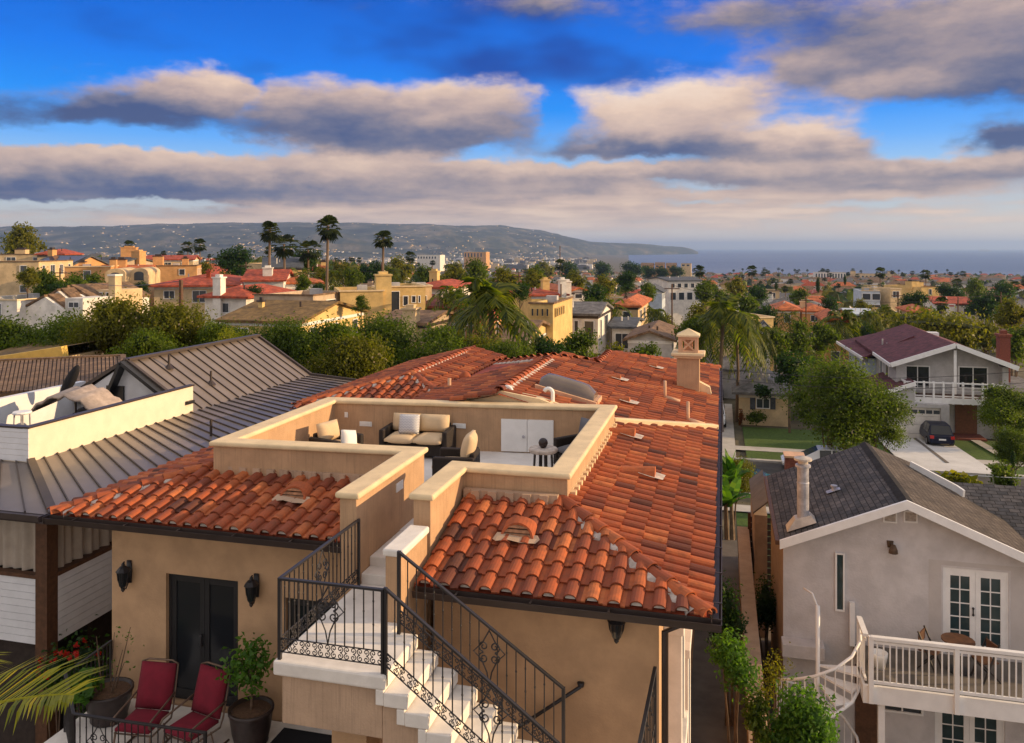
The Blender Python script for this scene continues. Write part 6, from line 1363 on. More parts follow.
ph('long white beachfront hotel with dark balcony bays, left of a cream one', 815, 846, 272.5, None, 900, 20, 'flat', 'far_white', 'roof_grey', cat='hotel', name='hotel', wins=[('f',i*2.9+.6,i*2.9+2.2,1.2,9.5) for i in range(11)])
ph('cream beachfront hotel with end towers near the shore', 853, 893, 274, None, 900, 20, 'flat', 'far_cream', 'roof_grey', cat='hotel', name='hotel', chim=((.02,.3,5,3),(.97,.3,6,3)), wins=[('f',i*4+1,i*4+3.2,2,4) for i in range(9)])
ph('white apartment cluster in the flat town below the hills', 417, 440, 255, None, 1100, 20, 'flat', 'far_white', 'roof_grey', cat='apartments', wins=[('f',i*4+1,i*4+3,2,5) for i in range(7)])
ph('twin tan slab tower block below the far hills', 464, 486, 252, None, 1500, 24, 'flat', 'far_peach', 'roof_brown', cat='tower block', wins=[('f',i*6+1.5,i*6+4,2,9) for i in range(6)])
for i, (xa, xb, ye, lab) in enumerate(((641,653,263,'leftmost of the small sunlit terraces on the shoreline bluff'),(655,664,262.5,'narrow sunlit terrace second from left on the shoreline bluff'),(666,676,263,'sunlit terrace left of the cream end block on the bluff'),(681,691,261.5,'tallest cream end block of the shoreline bluff terraces'))):
    ph(lab, xa, xb, ye+2, ye, 900, 14, 'gable_u' if i < 3 else 'flat', 'far_peach' if i < 3 else 'far_cream', 'roof_brown', wins=[('f',1,4,1,3),('f',6,9,1,3)])
# bungalow across the street
bg_ = ph('cream bungalow with grey roof and dark shutters across the street', 739, 788, 394.5, 373, 70, 9, 'hip', 'far_cream', 'roof_grey', over=.6, wins=())
v0 = at_d(763.5, HY, 70).y-.004; p, q_ = at_v(756,398,v0), at_v(770,409,v0); window(bg_, p.x, q_.x, q_.z, p.z, v0, 'white_paint', 'glass_far', 2, 1, .07)
for xa in (750, 770.3): a, b = at_v(xa,397.5,v0), at_v(xa+5.2,409.5,v0); m = MB(); m.box(a.x,b.x,v0-.05,v0,b.z,a.z); m.build('shutter', MT['roof_slate'], bg_)
# ------------------------------------------------------------------ maroon roofed house with the garage
M_ = thing('maroon_roof_house', 'two storey house with maroon gable roof, white balcony and double garage', 'house', (18, 78, -15.2))
FV = 72.0
def fp(px, py, v=FV): return at_v(px, py, v)
gb = -15.35
e0, pk, e1 = fp(890.7,364,FV-1.2), fp(955.9,344.3,FV-1.2), fp(1018.5,367.6,FV-1.2); VB_ = FV+17
def slabroof(ps, name='roof', mat='roof_maroon', th=.2, par=M_):
    ps = [Vector(p) for p in ps]; k = len(ps); m = MB(); lo = [p-Vector((0,0,th)) for p in ps]
    m.add(ps+lo, [tuple(range(k)), tuple(range(2*k-1,k-1,-1))]+[(i,k+i,k+(i+1)%k,(i+1)%k) for i in range(k)], tint=.5); return m.build(name, MT[mat], par, fix=True)
slabroof([(e0.x,FV-1.2,e0.z),(pk.x,FV-1.2,pk.z),(pk.x,VB_,pk.z),(e0.x,VB_,e0.z)]); slabroof([(pk.x,FV-1.2,pk.z),(e1.x,FV-1.2,e1.z),(e1.x,VB_,e1.z),(pk.x,VB_,pk.z)])
# left rear wing: its own gable slope, lower eave on the left
lv = FV+16.5; l0, l1 = at_v(846.5,344.3,lv+4), at_v(864,358,FV+7); rz = at_v(906,328,lv+3)
slabroof([(l1.x,FV+7.5,l1.z),(pk.x-1.2,FV+7.5,pk.z-.25),(rz.x,lv+4,rz.z),(l1.x-.6,lv+4,l1.z)])
m = MB()
for a, b in ((e0,pk),(pk,e1)): m.bar(a+Vector((0,-.06,-.08)), b+Vector((0,-.06,-.08)), .1, .36)
m.bar((e0.x-.05,FV-1.2,e0.z-.1),(e0.x-.05,FV+6.5,e0.z-.1), .1, .26); m.bar((l1.x-.05,FV+7.4,l1.z-.1),(l1.x-.6,lv+4,l1.z-.1), .1, .26); m.build('fascia', MT['white_trim'], M_)
wx0, wx1 = e0.x+.5, e1.x-.5; wz = e0.z+.12
pl, pr = fp(905,360).x, fp(1000,360).x
m = MB(); m.box(wx0, pl, FV-.6, FV+16, gb, wz-.15); m.box(pr, wx1, FV-.6, FV+16, gb, wz-.15); m.poly([(wx0,FV+.4,gb),(wx1,FV+.4,gb),(wx1,FV+.4,wz),(pk.x,FV+.4,pk.z-.25),(wx0,FV+.4,wz)]); m.box(wx0+.01, wx1-.01, FV+.42, FV+16, gb, wz-.2); m.build('wall', MT['far_grey'], M_)
m = MB(); m.box(l1.x+.5, wx0+2, FV+8, lv+3, gb, l1.z-.15); m.build('wall', MT['far_blue'], M_)  # shaded side: the sky's blue is painted into this wall's colour
for (va, vb) in ((FV+2.2,FV+3.6),(FV+5,FV+6)): window(M_, va, vb, e0.z-1.9, e0.z-.5, wx0-.003, 'white_paint', 'glass_far', 1, 1, .08, axis='x', s=-1)
for (va, vb) in ((FV+10,FV+11),(FV+14,FV+15.6)): window(M_, va, vb, l1.z-2.0, l1.z-.5, l1.x+.497, 'white_paint', 'glass_far', 1, 1, .08, axis='x', s=-1)
for (xa, xb, ya, yb) in ((905,930,365,382),(958,988,366,382.5)):
    p, q_ = fp(xa,ya,FV+.4), fp(xb,yb+3,FV+.4); window(M_, p.x, q_.x, q_.z-.3, p.z, FV+.397, 'white_paint', 'glass_dark', 2, 1, .09)
p = fp(952,350); m = MB(); m.box(p.x-.1, p.x+.1, FV-.95, FV-.75, -11.5, pk.z-.5); m.build('gable_post', MT['white_trim'], M_)
# balcony
bv = FV-2.0; bl, br = at_v(904,400,bv).x, at_v(1004,400,bv).x; bz = at_v(920,397,bv).z
m = MB(); m.box(bl, br, bv, FV-.62, bz-.45, bz); m.build('balcony_slab', MT['white_trim'], M_)
m = MB(); m.box(bl+.1, br-.1, bv+.1, FV+.35, bz, bz+.02); m.build('balcony_floor', MT['wood_brown'], M_)
hb = (397-382.3)/FOC*camco(bl,bv)[1]
m = MB(); m.bar((bl,bv+.06,bz+hb),(br,bv+.06,bz+hb), .12, .1); m.bar((bl,bv+.06,bz+.12),(br,bv+.06,bz+.12), .08, .08); m.bar((bl+.05,bv+.1,bz+hb),(bl+.05,FV-.62,bz+hb), .1, .1)
o = m.build('balcony_railing', MT['white_trim'], M_)
for i in range(11): x = lerp(bl+.06, br-.06, i/10); m = MB(); m.box(x-.07, x+.07, bv-.03, bv+.13, bz-.47, bz+hb+.1); m.build('post', MT['white_trim'], o)
for z in (.35,.6,.85): m = MB(); m.bar((bl,bv+.06,bz+z),(br,bv+.06,bz+z), .02, .02); m.build('rail_wire', MT['white_trim'], o)
# garage wing
gl, gr = fp(874,410,FV-2.4).x, fp(949.5,410,FV-2.4).x; gt = fp(910,402,FV-2.4).z
m = MB(); wall_open(m, (gl,FV-2.4), (gr,FV-2.4), gb, bz-.46, [(fp(882,407,FV-2.4).x-gl, fp(941,407,FV-2.4).x-gl, gb+.2, fp(910,407,FV-2.4).z)], (0,-1), .25)
m.quad((gl,FV+4,gb),(gl,FV-2.4,gb),(gl,FV-2.4,bz-.46),(gl,FV+4,bz-.46)); m.quad((gr,FV-2.4,gb),(gr,FV+.3,gb),(gr,FV+.3,bz-.46),(gr,FV-2.4,bz-.46)); m.quad((gl,FV-2.4,bz-.46),(gr,FV-2.4,bz-.46),(gr,FV,bz-.46),(gl,FV,bz-.46)); m.build('garage_wall', MT['far_grey'], M_)
ga, gb_, gt = fp(882,407,FV-2.4).x, fp(941,407,FV-2.4).x, fp(910,407,FV-2.4).z; m = MB()
for i in range(4): z0_, z1_ = lerp(gb+.2, gt, i/4), lerp(gb+.2, gt, (i+1)/4)-.03; m.box(ga, gb_, FV-2.2, FV-2.14, z0_, z1_)
gd = m.build('garage_door', MT['far_white'], M_)
for i in range(8): x = lerp(ga, gb_, (i+.5)/8); m = MB(); m.box(x-.22, x+.22, FV-2.215, FV-2.198, gt-.5, gt-.22); m.build('pane', MT['glass_far'], gd)
a, b, c = fp(864,375,FV+3), fp(893.5,386.5,FV-2.6), fp(874,394.5,FV-2.6)
slabroof([(gl-.5,FV-2.8,bz-.0),(wx0+1.0,FV-2.8,bz+1.25),(wx0+1.0,FV+5,bz+1.25),(gl-.5,FV+5,bz-.0)])
m = MB(); m.bar((gl-.5,FV-2.85,bz-.08),(wx0+1.0,FV-2.85,bz+1.17), .1, .3); m.build('fascia', MT['white_trim'], M_); m = MB(); m.poly([(gl,FV-2.4,bz-.46),(wx0+1,FV-2.4,bz-.46),(wx0+1,FV-2.4,bz+1.1),(gl,FV-2.4,bz-.05)]); m.build('garage_gable', MT['far_grey'], M_)
p, q_ = fp(955,403,FV+.35), fp(977,427,FV+.35); m = MB(); m.box(p.x, q_.x, FV+.3, FV+.39, gb+.5, p.z); m.build('entry_door', MT['wood_door'], M_)
m = MB(); p, q_ = fp(949.8,430,FV-1), fp(985,430,FV-1); m.box(p.x, q_.x, FV-1.6, FV+.38, gb-.2, gb+.55); m.build('porch_step', MT['brick'], M_)
p, q_ = at_v(998,336,FV+6), at_v(1008.5,358,FV+6); m = MB(); m.box(p.x, q_.x, FV+5.5, FV+6.5, q_.z-2, p.z); ch = m.build('chimney', MT['brick'], M_); m = MB(); m.box(p.x-.1, q_.x+.1, FV+5.4, FV+6.6, p.z+.001, p.z+.2); m.box((p.x+q_.x)/2-.25, (p.x+q_.x)/2+.25, FV+5.8, FV+6.2, p.z+.2, p.z+.5); m.build('chimney_cap', MT['brick'], ch)
m = MB(); p = at_v(929.5,331,FV+12); m.box(p.x-.7, p.x+.7, FV+11.5, FV+12.5, p.z-.9, p.z-.1); m.build('roof_vent', MT['white_paint'], M_)
for (px, py) in ((882.5,341),(887,345)): p = at_v(px, py, FV+9); m = MB(); m.tube([p-Vector((0,0,.9)), p+Vector((0,0,.2))], .07, 6); m.build('vent_pipe', MT['far_grey'], M_)
OCC.append((18, 80, 16))
ph('grey roofed single storey house at the right edge behind the hedge', 1003, 1050, 394, 384, 72, 9, 'hip', 'far_grey', 'roof_grey', st=1)
# ------------------------------------------------------------------ trees
class Proto:
    def __init__(s, make): s.make = make; s.root = None; s.used = False
    def put(s, loc, scale, rz=0, label=None, group=None):
        if s.root is None: s.root = s.make()
        o = s.root
        if s.used: return dup(s.root, loc, rz, label, group, scale)
        s.used = True; o.location = loc; o.rotation_euler.z = rz; o.scale = scale if isinstance(scale, tuple) else (scale,)*3
        o['label'] = label
        if group: o['group'] = group
        return o
def broadleaf(seed, nleaf, lsize, leaf, nl=13, flat=1.0, ck=.6, trunk=True, cat='tree', name='broadleaf_tree', low=.42):
    def make():
        r = random.Random(seed); t = thing(name, 'tree', cat, (0,0,0)); lob = []
        for i in range(nl):
            a = r.uniform(0, 6.28); z = r.uniform(low, .88); k = r.uniform(.08,.36)*(1-.6*max(0,z-.6)/.28); s_ = r.uniform(.08,.20)
            lob.append((k*math.cos(a), k*math.sin(a), z, s_*1.15, s_*1.15, s_*.75*flat))
        lob.append((0,0,.62,.25,.25,.25))
        m = MB(); trunk_mesh(m, (0,0,-1.1), (r.uniform(-.04,.04),r.uniform(-.04,.04),.5), .028, lob, 7, seed); m.build('trunk', MT['bark'], t)
        link('crown', crown_mesh('crown', nleaf, lob, lsize, seed, ck=ck, clump=7, spread=.24), MT[leaf], t)
        if leaf == 'leaf_olive' and nleaf == 15000: V, tn = leaves(120, lob, .02, 5, clump=1, spread=.2, shell=.95, asp=.9); link('blossom', quads_mesh('bl', V, tn), MT['far_cream'], t)
        return t
    return Proto(make)
NEAR = [broadleaf(1, 15000, .030, 'leaf_green'), broadleaf(2, 15000, .030, 'leaf_olive'), broadleaf(3, 15000, .028, 'leaf_green', 11)]
STREET = broadleaf(4, 17000, .024, 'leaf_green', 13, ck=.45, low=.3)
YEL = broadleaf(5, 7000, .03, 'leaf_yellow', 8, cat='shrub', name='feathery_shrub', low=.2)
MID = [broadleaf(11, 2200, .058, 'leaf_green', 8), broadleaf(12, 2200, .058, 'leaf_olive', 9), broadleaf(13, 2200, .055, 'leaf_dark', 8), broadleaf(14, 2000, .055, 'leaf_olive', 7, 1.3), broadleaf(15, 2000, .06, 'leaf_green', 7, .8)]
FAR = [broadleaf(21, 420, .12, 'leaf_green', 6, ck=.75), broadleaf(22, 420, .12, 'leaf_olive', 7, ck=.75), broadleaf(23, 420, .12, 'leaf_dark', 6, ck=.75), broadleaf(24, 420, .12, 'leaf_fire', 6, ck=.75)]
def cypress():
    t = thing('cypress_tree', 'tree', 'tree', (0,0,0)); lob = [(0,0,.12+.1*i,.13*math.sin(math.pi*(i+1.5)/11)+.03,.13*math.sin(math.pi*(i+1.5)/11)+.03,.11) for i in range(9)]
    m = MB(); m.tube([(0,0,-.05),(0,0,.6)], [.03,.01], 6); m.build('trunk', MT['bark'], t); link('crown', crown_mesh('cyp', 1600, lob, .06, 77, ck=.8, clump=6, spread=.2), MT['leaf_dark'], t); return t
CYP = Proto(cypress)
def frond(q, c, a, L, el, droop, nlf=22, wid=.0, leaf=.42, r=None, flat=.25, lw=.02):
    # feather frond: arching rachis with paired leaflets (quads)
    r = r or rnd; ca, sa = math.cos(a), math.sin(a); pts = []
    for i in range(nlf+1):
        s_ = i/nlf; x = L*s_*math.cos(el)*(1-.18*s_*s_); z = L*(s_*math.sin(el)-droop*s_*s_); pts.append(Vector((c[0]+ca*x, c[1]+sa*x, c[2]+z)))
    q.tube(pts[::3]+[pts[-1]] if (nlf % 3) else pts[::3], [.02*L/2*(1-.8*i/(len(pts[::3]) if nlf % 3 else len(pts[::3])-1)) for i in range(len(pts[::3])+(1 if nlf % 3 else 0))], 4, tint=.8)
    side = Vector((-sa, ca, 0))
    for i in range(2, nlf+1):
        d = (pts[i]-pts[i-1]).normalized(); s_ = i/nlf; ll = leaf*L/2*math.sin(math.pi*(.12+.83*s_))**.7
        for sg in (-1,1):
            v = (side*sg*.85+d*.55+Vector((0,0,flat+r.uniform(-.15,.1)-.35*s_))).normalized(); w_ = d*L*lw
            b = pts[i]; mid = b+v*ll*.55+Vector((0,0,-.02*ll)); tip = b+v*ll+Vector((0,0,-.18*ll)); tn = r.random()
            q.add([b-w_*.5, b+w_*.5, mid+w_*.7, mid-w_*.7], [(0,1,2,3)], tint=tn); q.add([mid-w_*.7, mid+w_*.7, tip], [(0,1,2)], tint=tn)
def feather(seed, nf=30, nlf=16, trunk_h=1.0, name='feather_palm'):
    def make():
        r = random.Random(seed); t = thing(name, 'palm', 'palm tree', (0,0,0)); m = MB(); m.tube([(0,0,-.1),(.02,0,.35),(.0,.01,.70)], [.017,.013,.012], 8); m.build('trunk', MT['palm_bark'], t); q = MB()
        for i in range(nf): frond(q, (0,.01,.70), 2.4*i+r.uniform(-.2,.2), r.uniform(.30,.42), lerp(-.5, 1.25, ((i*7) % nf)/nf), r.uniform(.5,1.0), nlf, leaf=.52, r=r, flat=.0, lw=.034)
        q.build('crown', MT['leaf_palm'], t); return t
    return Proto(make)
FEA = [feather(31), feather(32, 24, 14), feather(33, 16, 9)]
def fanpalm(seed, nf=34, rad=.085):
    def make():
        r = random.Random(seed); t = thing('fan_palm', 'palm', 'palm tree', (0,0,0)); m = MB(); m.tube([(0,0,-.05),(.008,.004,.45),(0,0,.93)], [.016,.011,.009], 7); m.build('trunk', MT['palm_bark'], t); q = MB()
        for i in range(nf):
            a = 2.4*i; el = lerp(-1.25, 1.45, (i/nf)**.9); c = Vector((0,0,.91)); d = Vector((math.cos(a)*math.cos(el), math.sin(a)*math.cos(el), math.sin(el))); L = rad*r.uniform(.6,1.15); side = d.cross(Vector((0,0,1))).normalized(); up = side.cross(d); h = c+d*L*.5; tn = r.random()*(.3 if el < -.3 else 1)
            for k in range(7): b = -1.1+2.2*k/6; v = d*math.cos(b)+side*math.sin(b); w_ = (side*math.cos(b)-d*math.sin(b))*L*.11; tip = h+v*L*.62+Vector((0,0,-.2*L)); q.add([h, h+v*L*.35-w_+up*L*.02, tip, h+v*L*.35+w_+up*L*.02], [(0,1,2,3)], tint=tn)
        q.build('crown', MT['leaf_fan'], t); return t
    return Proto(make)
FAN = [fanpalm(41, 46, .095), fanpalm(42, 46, .10), fanpalm(43, 26, .14)]
def gtree(proto, px, ytop, d, hwpx, label, group=None, rz=None, zfix=None):
    """tree whose crown top shows at ytop and whose crown is hwpx wide each side, standing on the ground at distance d"""
    p = at_d(px, ytop, d); zb = gz(p.x, p.y) if zfix is None else zfix; w_ = hwpx/FOC*d/.46; h = min(max(1.0, (p.z-zb)/.93), w_*1.15); zb = p.z-.93*h
    OCC.append((p.x, p.y, hwpx/FOC*d)); return proto.put((p.x, p.y, zb), (w_, w_, h), rnd.uniform(0,6.28) if rz is None else rz, label, group)
def palm(proto, px, ytop, d, label, k=1.0, group=None, top=.97, rz=None, wide=1.0):
    if proto in FEA: k *= .62; top = .86
    p = at_d(px, ytop, d); zb = gz(p.x, p.y); h = (p.z-zb)/top; OCC.append((p.x,p.y,2)); return proto.put((p.x,p.y,zb), (h*k*wide, h*k*wide, h), rnd.uniform(0,6.28) if rz is None else rz, label, group)
# hedge of street trees behind the metal roof and the tiled house
HG = 'tall leafy trees lining the lot behind the metal roof'
for i, (px, yt, d, hw, kd, lab) in enumerate((
    (8,318,44,52,0,'dark green tree at the left picture edge above the brown corrugated roof'),
    (62,322,43,46,2,'green tree in front of the white stepped gables'),
    (118,303,41,50,1,'olive tree with pale blossom specks in front of the stepped gable chimney'),
    (172,308,40,46,1,'olive blossoming tree beside the wooden utility pole'),
    (152,330,37,42,0,'lower green tree directly above the white gable peak'),
    (222,322,39,34,0,'dark round tree left of the low brown roofed house'),
    (276,326,37,44,2,'dense glossy tree above the metal roof ridge end'),
    (328,322,36,50,0,'dense glossy tree in front of the long yellow house'),
    (384,324,39,48,2,'glossy tree with white specks left of the pale cottage chimney'),
    (352,340,34,46,1,'lower olive tree rising just behind the low metal roof'),
    (436,328,38,48,0,'glossy tree between cottage chimney and feather palm'),
    (478,340,39,40,1,'olive toned tree below the feather palm trunk'),
    (500,345,37,30,2,'small dark tree at the right end of the leafy row'))):
    gtree(NEAR[kd], px, yt, d, hw, lab, HG)
gtree(YEL, 228, 331, 36, 26, 'bright yellow green shrub crown above the metal roof ridge')
for i, (px, yt, d, hw, kd, lab) in enumerate(((548,338,50,26,2,'round bush below the yellow tower house'),(580,334,52,28,0,'green tree in front of the white two storey house'),(612,346,48,26,1,'low olive bush behind the roof ridge'),(645,347,48,24,0,'green bush left of the tile chimney'),(524,346,47,20,0,'small bush at the foot of the brown gable house'))):
    gtree(MID[kd], px, yt, d, hw, lab, 'bushes behind the tiled roof')
# individual trees of the middle distance
for (px, yt, d, hw, kd, lab) in (
    (22,226,190,26,1,'large dark tree standing alone on the far left skyline'),(45,272,95,20,0,'dense green tree before the orange parapet house'),(75,278,92,26,0,'broad green tree above the white stepped gables'),(28,268,90,14,1,'tall narrow olive tree beside the condominium'),(95,275,96,18,4,'bright green tree left of the arched house fronts'),
    (234,247,170,22,2,'big dark round tree behind the red gabled white house'),(180,272,150,16,2,'dark hedge like tree behind the broad red hip roof'),(308,250,140,16,2,'dark bushy tree between the two tall palms'),(343,262,150,14,3,'dull green tree right of the second tall palm'),(322,268,128,13,1,'low olive tree beneath the second tall palm'),
    (372,262,190,18,2,'dark tree under the third tall palm'),(400,258,210,20,1,'golden olive tree right of the third tall palm'),(425,268,180,18,0,'green tree behind the red hip roof house'),(455,264,170,22,1,'olive tree above the feather palm crown'),(476,262,160,20,0,'green tree just right of the feather palm top'),(505,268,150,20,1,'olive tree left of the yellow chimney'),
    (596,286,100,17,2,'dark round tree between the two orange roofs'),(575,272,170,16,1,'olive tree behind the half round window house'),(535,268,190,18,0,'green tree above the yellow chimney'),(640,302,110,12,1,'small olive tree beside the orange hip roof'),
    (690,322,66,20,0,'green tree behind the chimney lantern'),(700,305,95,22,1,'olive tree behind the tall feather palm'),(742,296,120,26,4,'clipped bright green tree with rounded top'),(722,292,130,18,0,'green tree behind the feather palm crown'),(765,306,105,18,2,'dark tree behind the slim white house'),
    (790,352,66,24,2,'dark tree at the left shoulder of the big street tree'),(775,330,85,20,0,'leafy tree above the bungalow roof'),(800,322,90,22,4,'pale green tree right of the slim white house'),(822,325,92,20,0,'green tree behind the big street tree'),(850,318,100,22,2,'dark green tree behind the maroon roof'),(872,312,115,20,1,'olive tree above the maroon roof ridge'),
    (905,316,105,22,4,'bright green hedge tree above the maroon ridge'),(930,314,112,24,0,'green tree below the shop building'),(960,318,105,24,1,'olive tree right of the maroon roof ridge'),(985,322,100,20,3,'reddish olive tree behind the brick chimney'),(915,292,150,16,2,'dark tree left of the shop'),(988,292,160,20,2,'dark round tree right of the shop'),
    (1012,300,90,22,1,'tall olive tree at the right picture edge'),(1016,330,80,22,0,'green tree behind the right edge house'),(632,262,620,13,2,'dark dome shaped tree clump against the sea'),(603,262,700,12,2,'dark tree mass left of the dome shaped clump'),(568,262,520,13,2,'dark tall tree in front of the headland'),(545,262,560,14,1,'olive tree mass below the far headland')):
    gtree(MID[kd], px, yt, d, hw, lab, 'trees among the houses')
gtree(STREET, 832, 354, 54, 60, 'big leafy street tree in front of the cream bungalow'); gtree(STREET, 874, 388, 53, 33, 'smaller branch tree leaning over the driveway edge', rz=1)
gtree(NEAR[0], 1004, 387, 60, 34, 'round dense tree in front of the maroon house entry'); gtree(NEAR[2], 1012, 432, 46, 22, 'bright leafy tree at the right edge beside the lawn')
gtree(CYP, 1013, 452, 41, 7, 'dark column shaped shrub at the right edge by the wire fence'); gtree(CYP, 845, 276, 230, 4, 'tall dark cypress among orange roofs'); gtree(CYP, 776, 283, 260, 3.4, 'short dark cypress near the shore hotels'); gtree(CYP, 818, 279, 240, 6, 'broad dark cypress left of the tall one'); gtree(CYP, 787, 335, 85, 6, 'dark cypress above the bungalow')
for (px, yt, lab) in ((648,266,'leftmost dark tree below the bluff terraces'),(662,267,'middle dark tree below the bluff terraces'),(676,266,'right dark tree below the bluff terraces')): gtree(MID[2], px, yt, 640, 9, lab)
# palms
palm(FAN[0], 270, 224, 118, 'tall fan palm, leftmost of the three tall ones on the skyline', 1.0); palm(FAN[1], 328, 220, 112, 'tallest fan palm right of centre left, bare trunk against the hills', 1.0); palm(FAN[0], 383.5, 233, 150, 'third tall fan palm, crown against the grey hills', 1.25)
palm(FAN[2], 284, 240, 128, 'shorter bushy fan palm right of the leftmost tall palm', 1.0, wide=1.2); palm(FAN[2], 308, 245, 135, 'short bushy fan palm left of the tallest palm', 1, wide=1.2)
palm(FEA[0], 492, 268, 52, 'large feather palm with hanging fronds above the leafy row', 1.45, rz=1, top=.98); palm(FEA[1], 470, 285, 66, 'smaller feather palm leaning beside the large one', 1.0)
palm(FEA[1], 736, 300, 72, 'feather palm crossing fronds with the large chimney side palm', 1.3); palm(FEA[1], 760, 318, 84, 'shorter feather palm before the slim white house', 1.1); palm(FEA[0], 722, 290, 66, 'large feather palm behind the tile roof chimney', 1.35, top=.98); palm(FEA[1], 702, 306, 72, 'feather palm with drooping crown left of the large one', 1.2); palm(FEA[1], 655, 300, 96, 'feather palm beside the orange hip roof house', 1.0); palm(FEA[0], 748, 312, 80, 'feather palm in front of the yellow balconied house', 1.1); palm(FEA[1], 668, 318, 85, 'low feather palm behind the shallow brown gable', 1.0)
palm(FEA[0], 843, 305, 95, 'dark feather palm behind the street tree top', 1.3); palm(FEA[1], 870, 305, 110, 'feather palm above the maroon roof', 1.1); palm(FEA[1], 897, 308, 118, 'slender feather palm right of the maroon ridge', 1); palm(FEA[0], 884, 302, 128, 'feather palm left of the open orange house', 1.1); palm(FEA[2], 818, 345, 74, 'low palm with pale fronds above the street tree', 1.2)
palm(FEA[1], 335, 262, 120, 'bushy palm at the trunk foot of the tallest fan palm', 1.1); palm(FEA[1], 392, 262, 160, 'feather palm below the third tall fan palm', 1.1); palm(FAN[2], 942, 300, 130, 'pale fan palm left of the shop sign', .9)
for i, (px, yt, d, hw, kd, lab) in enumerate((
    (58,283,88,12,2,'dark slender tree behind the stepped gables left end'),(140,282,100,13,2,'dark tree left of the broad red hip roof'),(160,262,150,10,1,'olive tree above the wide orange parapet'),(205,262,150,12,3,'rusty olive tree behind the broad red hip roof'),(222,274,118,12,0,'green tree between red hip roof and white gabled house'),
    (252,286,90,13,2,'dark tree in front of the white flat roofed house'),(303,276,100,12,0,'green tree left of the long yellow house'),(318,283,90,11,2,'dark tree touching the long yellow house'),(352,270,120,14,0,'green tree behind the tall yellow chimney'),(362,296,72,10,4,'bright bush at the foot of the long yellow house'),(415,280,110,12,2,'dark tree beside the yellow end block'),(437,310,70,12,4,'bright bush below the red lower roof'),
    (455,290,90,16,0,'green tree left of the large feather palm'),(520,282,95,13,2,'dark tree behind the orange wing chimney'),(534,270,140,14,1,'golden olive tree above the orange wing'),(590,300,92,12,0,'green tree behind the white house roof'),(605,276,160,16,1,'golden tree mass behind the dark round tree'),(626,272,180,14,2,'dark tree mass beyond the orange hip roof'),(648,284,140,12,0,'green tree left of the cream apartments'),
    (706,282,150,15,0,'green tree just right of the cream apartments'),(735,278,190,14,1,'golden tree beyond the feather palm'),(758,286,170,14,2,'dark tree beyond the clipped round tree'),(800,290,160,14,0,'green tree above the wide orange tiled house'),(830,296,140,13,2,'dark tree right of the wide orange tiled house'),(862,300,140,13,1,'golden tree behind the pale green roof'),(948,284,210,14,2,'dark tree before the long grey building'),(975,280,230,14,0,'green tree right of the long grey building'),(1005,282,200,15,2,'dark tree mass at the right picture edge'))):
    gtree(MID[kd], px, yt, d, hw, lab, 'trees among the houses')
for (px, yt, d, lab) in ((129,243,230,'lone thin skyline palm left of the dark grey roof'),(188,244,220,'skyline palm left of the big dark round tree'),(200,242,200,'taller skyline palm beside the big dark round tree'),(410,254,260,'small skyline palm right of the third tall palm'),(560,262,300,'small fan palm before the headland'),(700,268,260,'fan palm above the cream apartments'),(752,268,300,'fan palm right of the golden tree'),(880,270,280,'fan palm above the modern white house'),(926,272,300,'fan palm above the yellow stair tower block')):
    palm(FAN[2], px, yt, d, lab, 1.0)
for (px, yt, d, lab) in ((262,268,115,'bushy feather palm beside the white gabled house'),(455,276,80,'feather palm left of the large hanging one'),(300,262,118,'feather palm between two tall fan palms'),(612,292,95,'feather palm at the orange hip roof corner'),(790,306,105,'golden feather palm above the bungalow'),(925,302,115,'feather palm below the shop front')):
    palm(FEA[2], px, yt, d, lab, 1.2)
# scattered town down to the shore ---------------------------------------------------------
def hv(seed, W_, D_, H_, roof, wm, rm, rh):
    def make():
        t = thing('house', 'house', 'house', (0,0,0)); r = random.Random(seed); build_house(t, -W_/2, W_/2, -D_/2, D_/2, -2, H_, H_+rh, roof, wm, rm, .4, auto_wins(W_, D_, H_+1.5, r), ((r.uniform(.2,.9), .5, .9, .7),) if roof != 'flat' else ()); return t
    return Proto(make)
HV = [('red roofed white house', hv(1,12,10,5.2,'hip','far_white','roof_red',1.9)), ('orange roofed cream house', hv(2,13,9,5,'hip','far_cream','roof_orange',1.8)), ('flat roofed white house', hv(3,11,11,6.2,'flat','far_white','roof_grey',0)), ('yellow flat roofed house', hv(4,13,9,5.8,'flat','far_yellow','roof_brown',0)),
      ('grey gabled pale house', hv(5,11,10,5,'gable_u','far_grey','roof_slate',2.0)), ('brown gabled tan house', hv(6,12,9,4.8,'gable_v','far_tan','roof_brown',2.1)), ('peach house with red gable roof', hv(7,12,10,5.4,'gable_u','far_peach','roof_red',2)), ('white house with grey hip roof', hv(8,13,10,5.4,'hip','far_white','roof_grey',2)), ('pale blue grey roofed house', hv(9,10,10,5.6,'gable_v','far_blue','roof_slate',2.2)), ('cream flat roofed apartment house', hv(10,18,11,7.5,'flat','far_cream','roof_grey',0))]
rs = random.Random(5)
def free(u, v, r): return all((u-a)**2+(v-b)**2 > (r+c)**2 for a, b, c in OCC)
def side(q): return 'on the left slope below the hills' if q < -.2 else 'in the middle below the headland' if q < .15 else 'on the right towards the sea'
def dist(Y): return 'nearer' if Y < 280 else 'distant' if Y < 480 else 'tiny far'
def minY(q): return 175 if q < -.02 else 150 if q < .28 else 135
cnt = 0
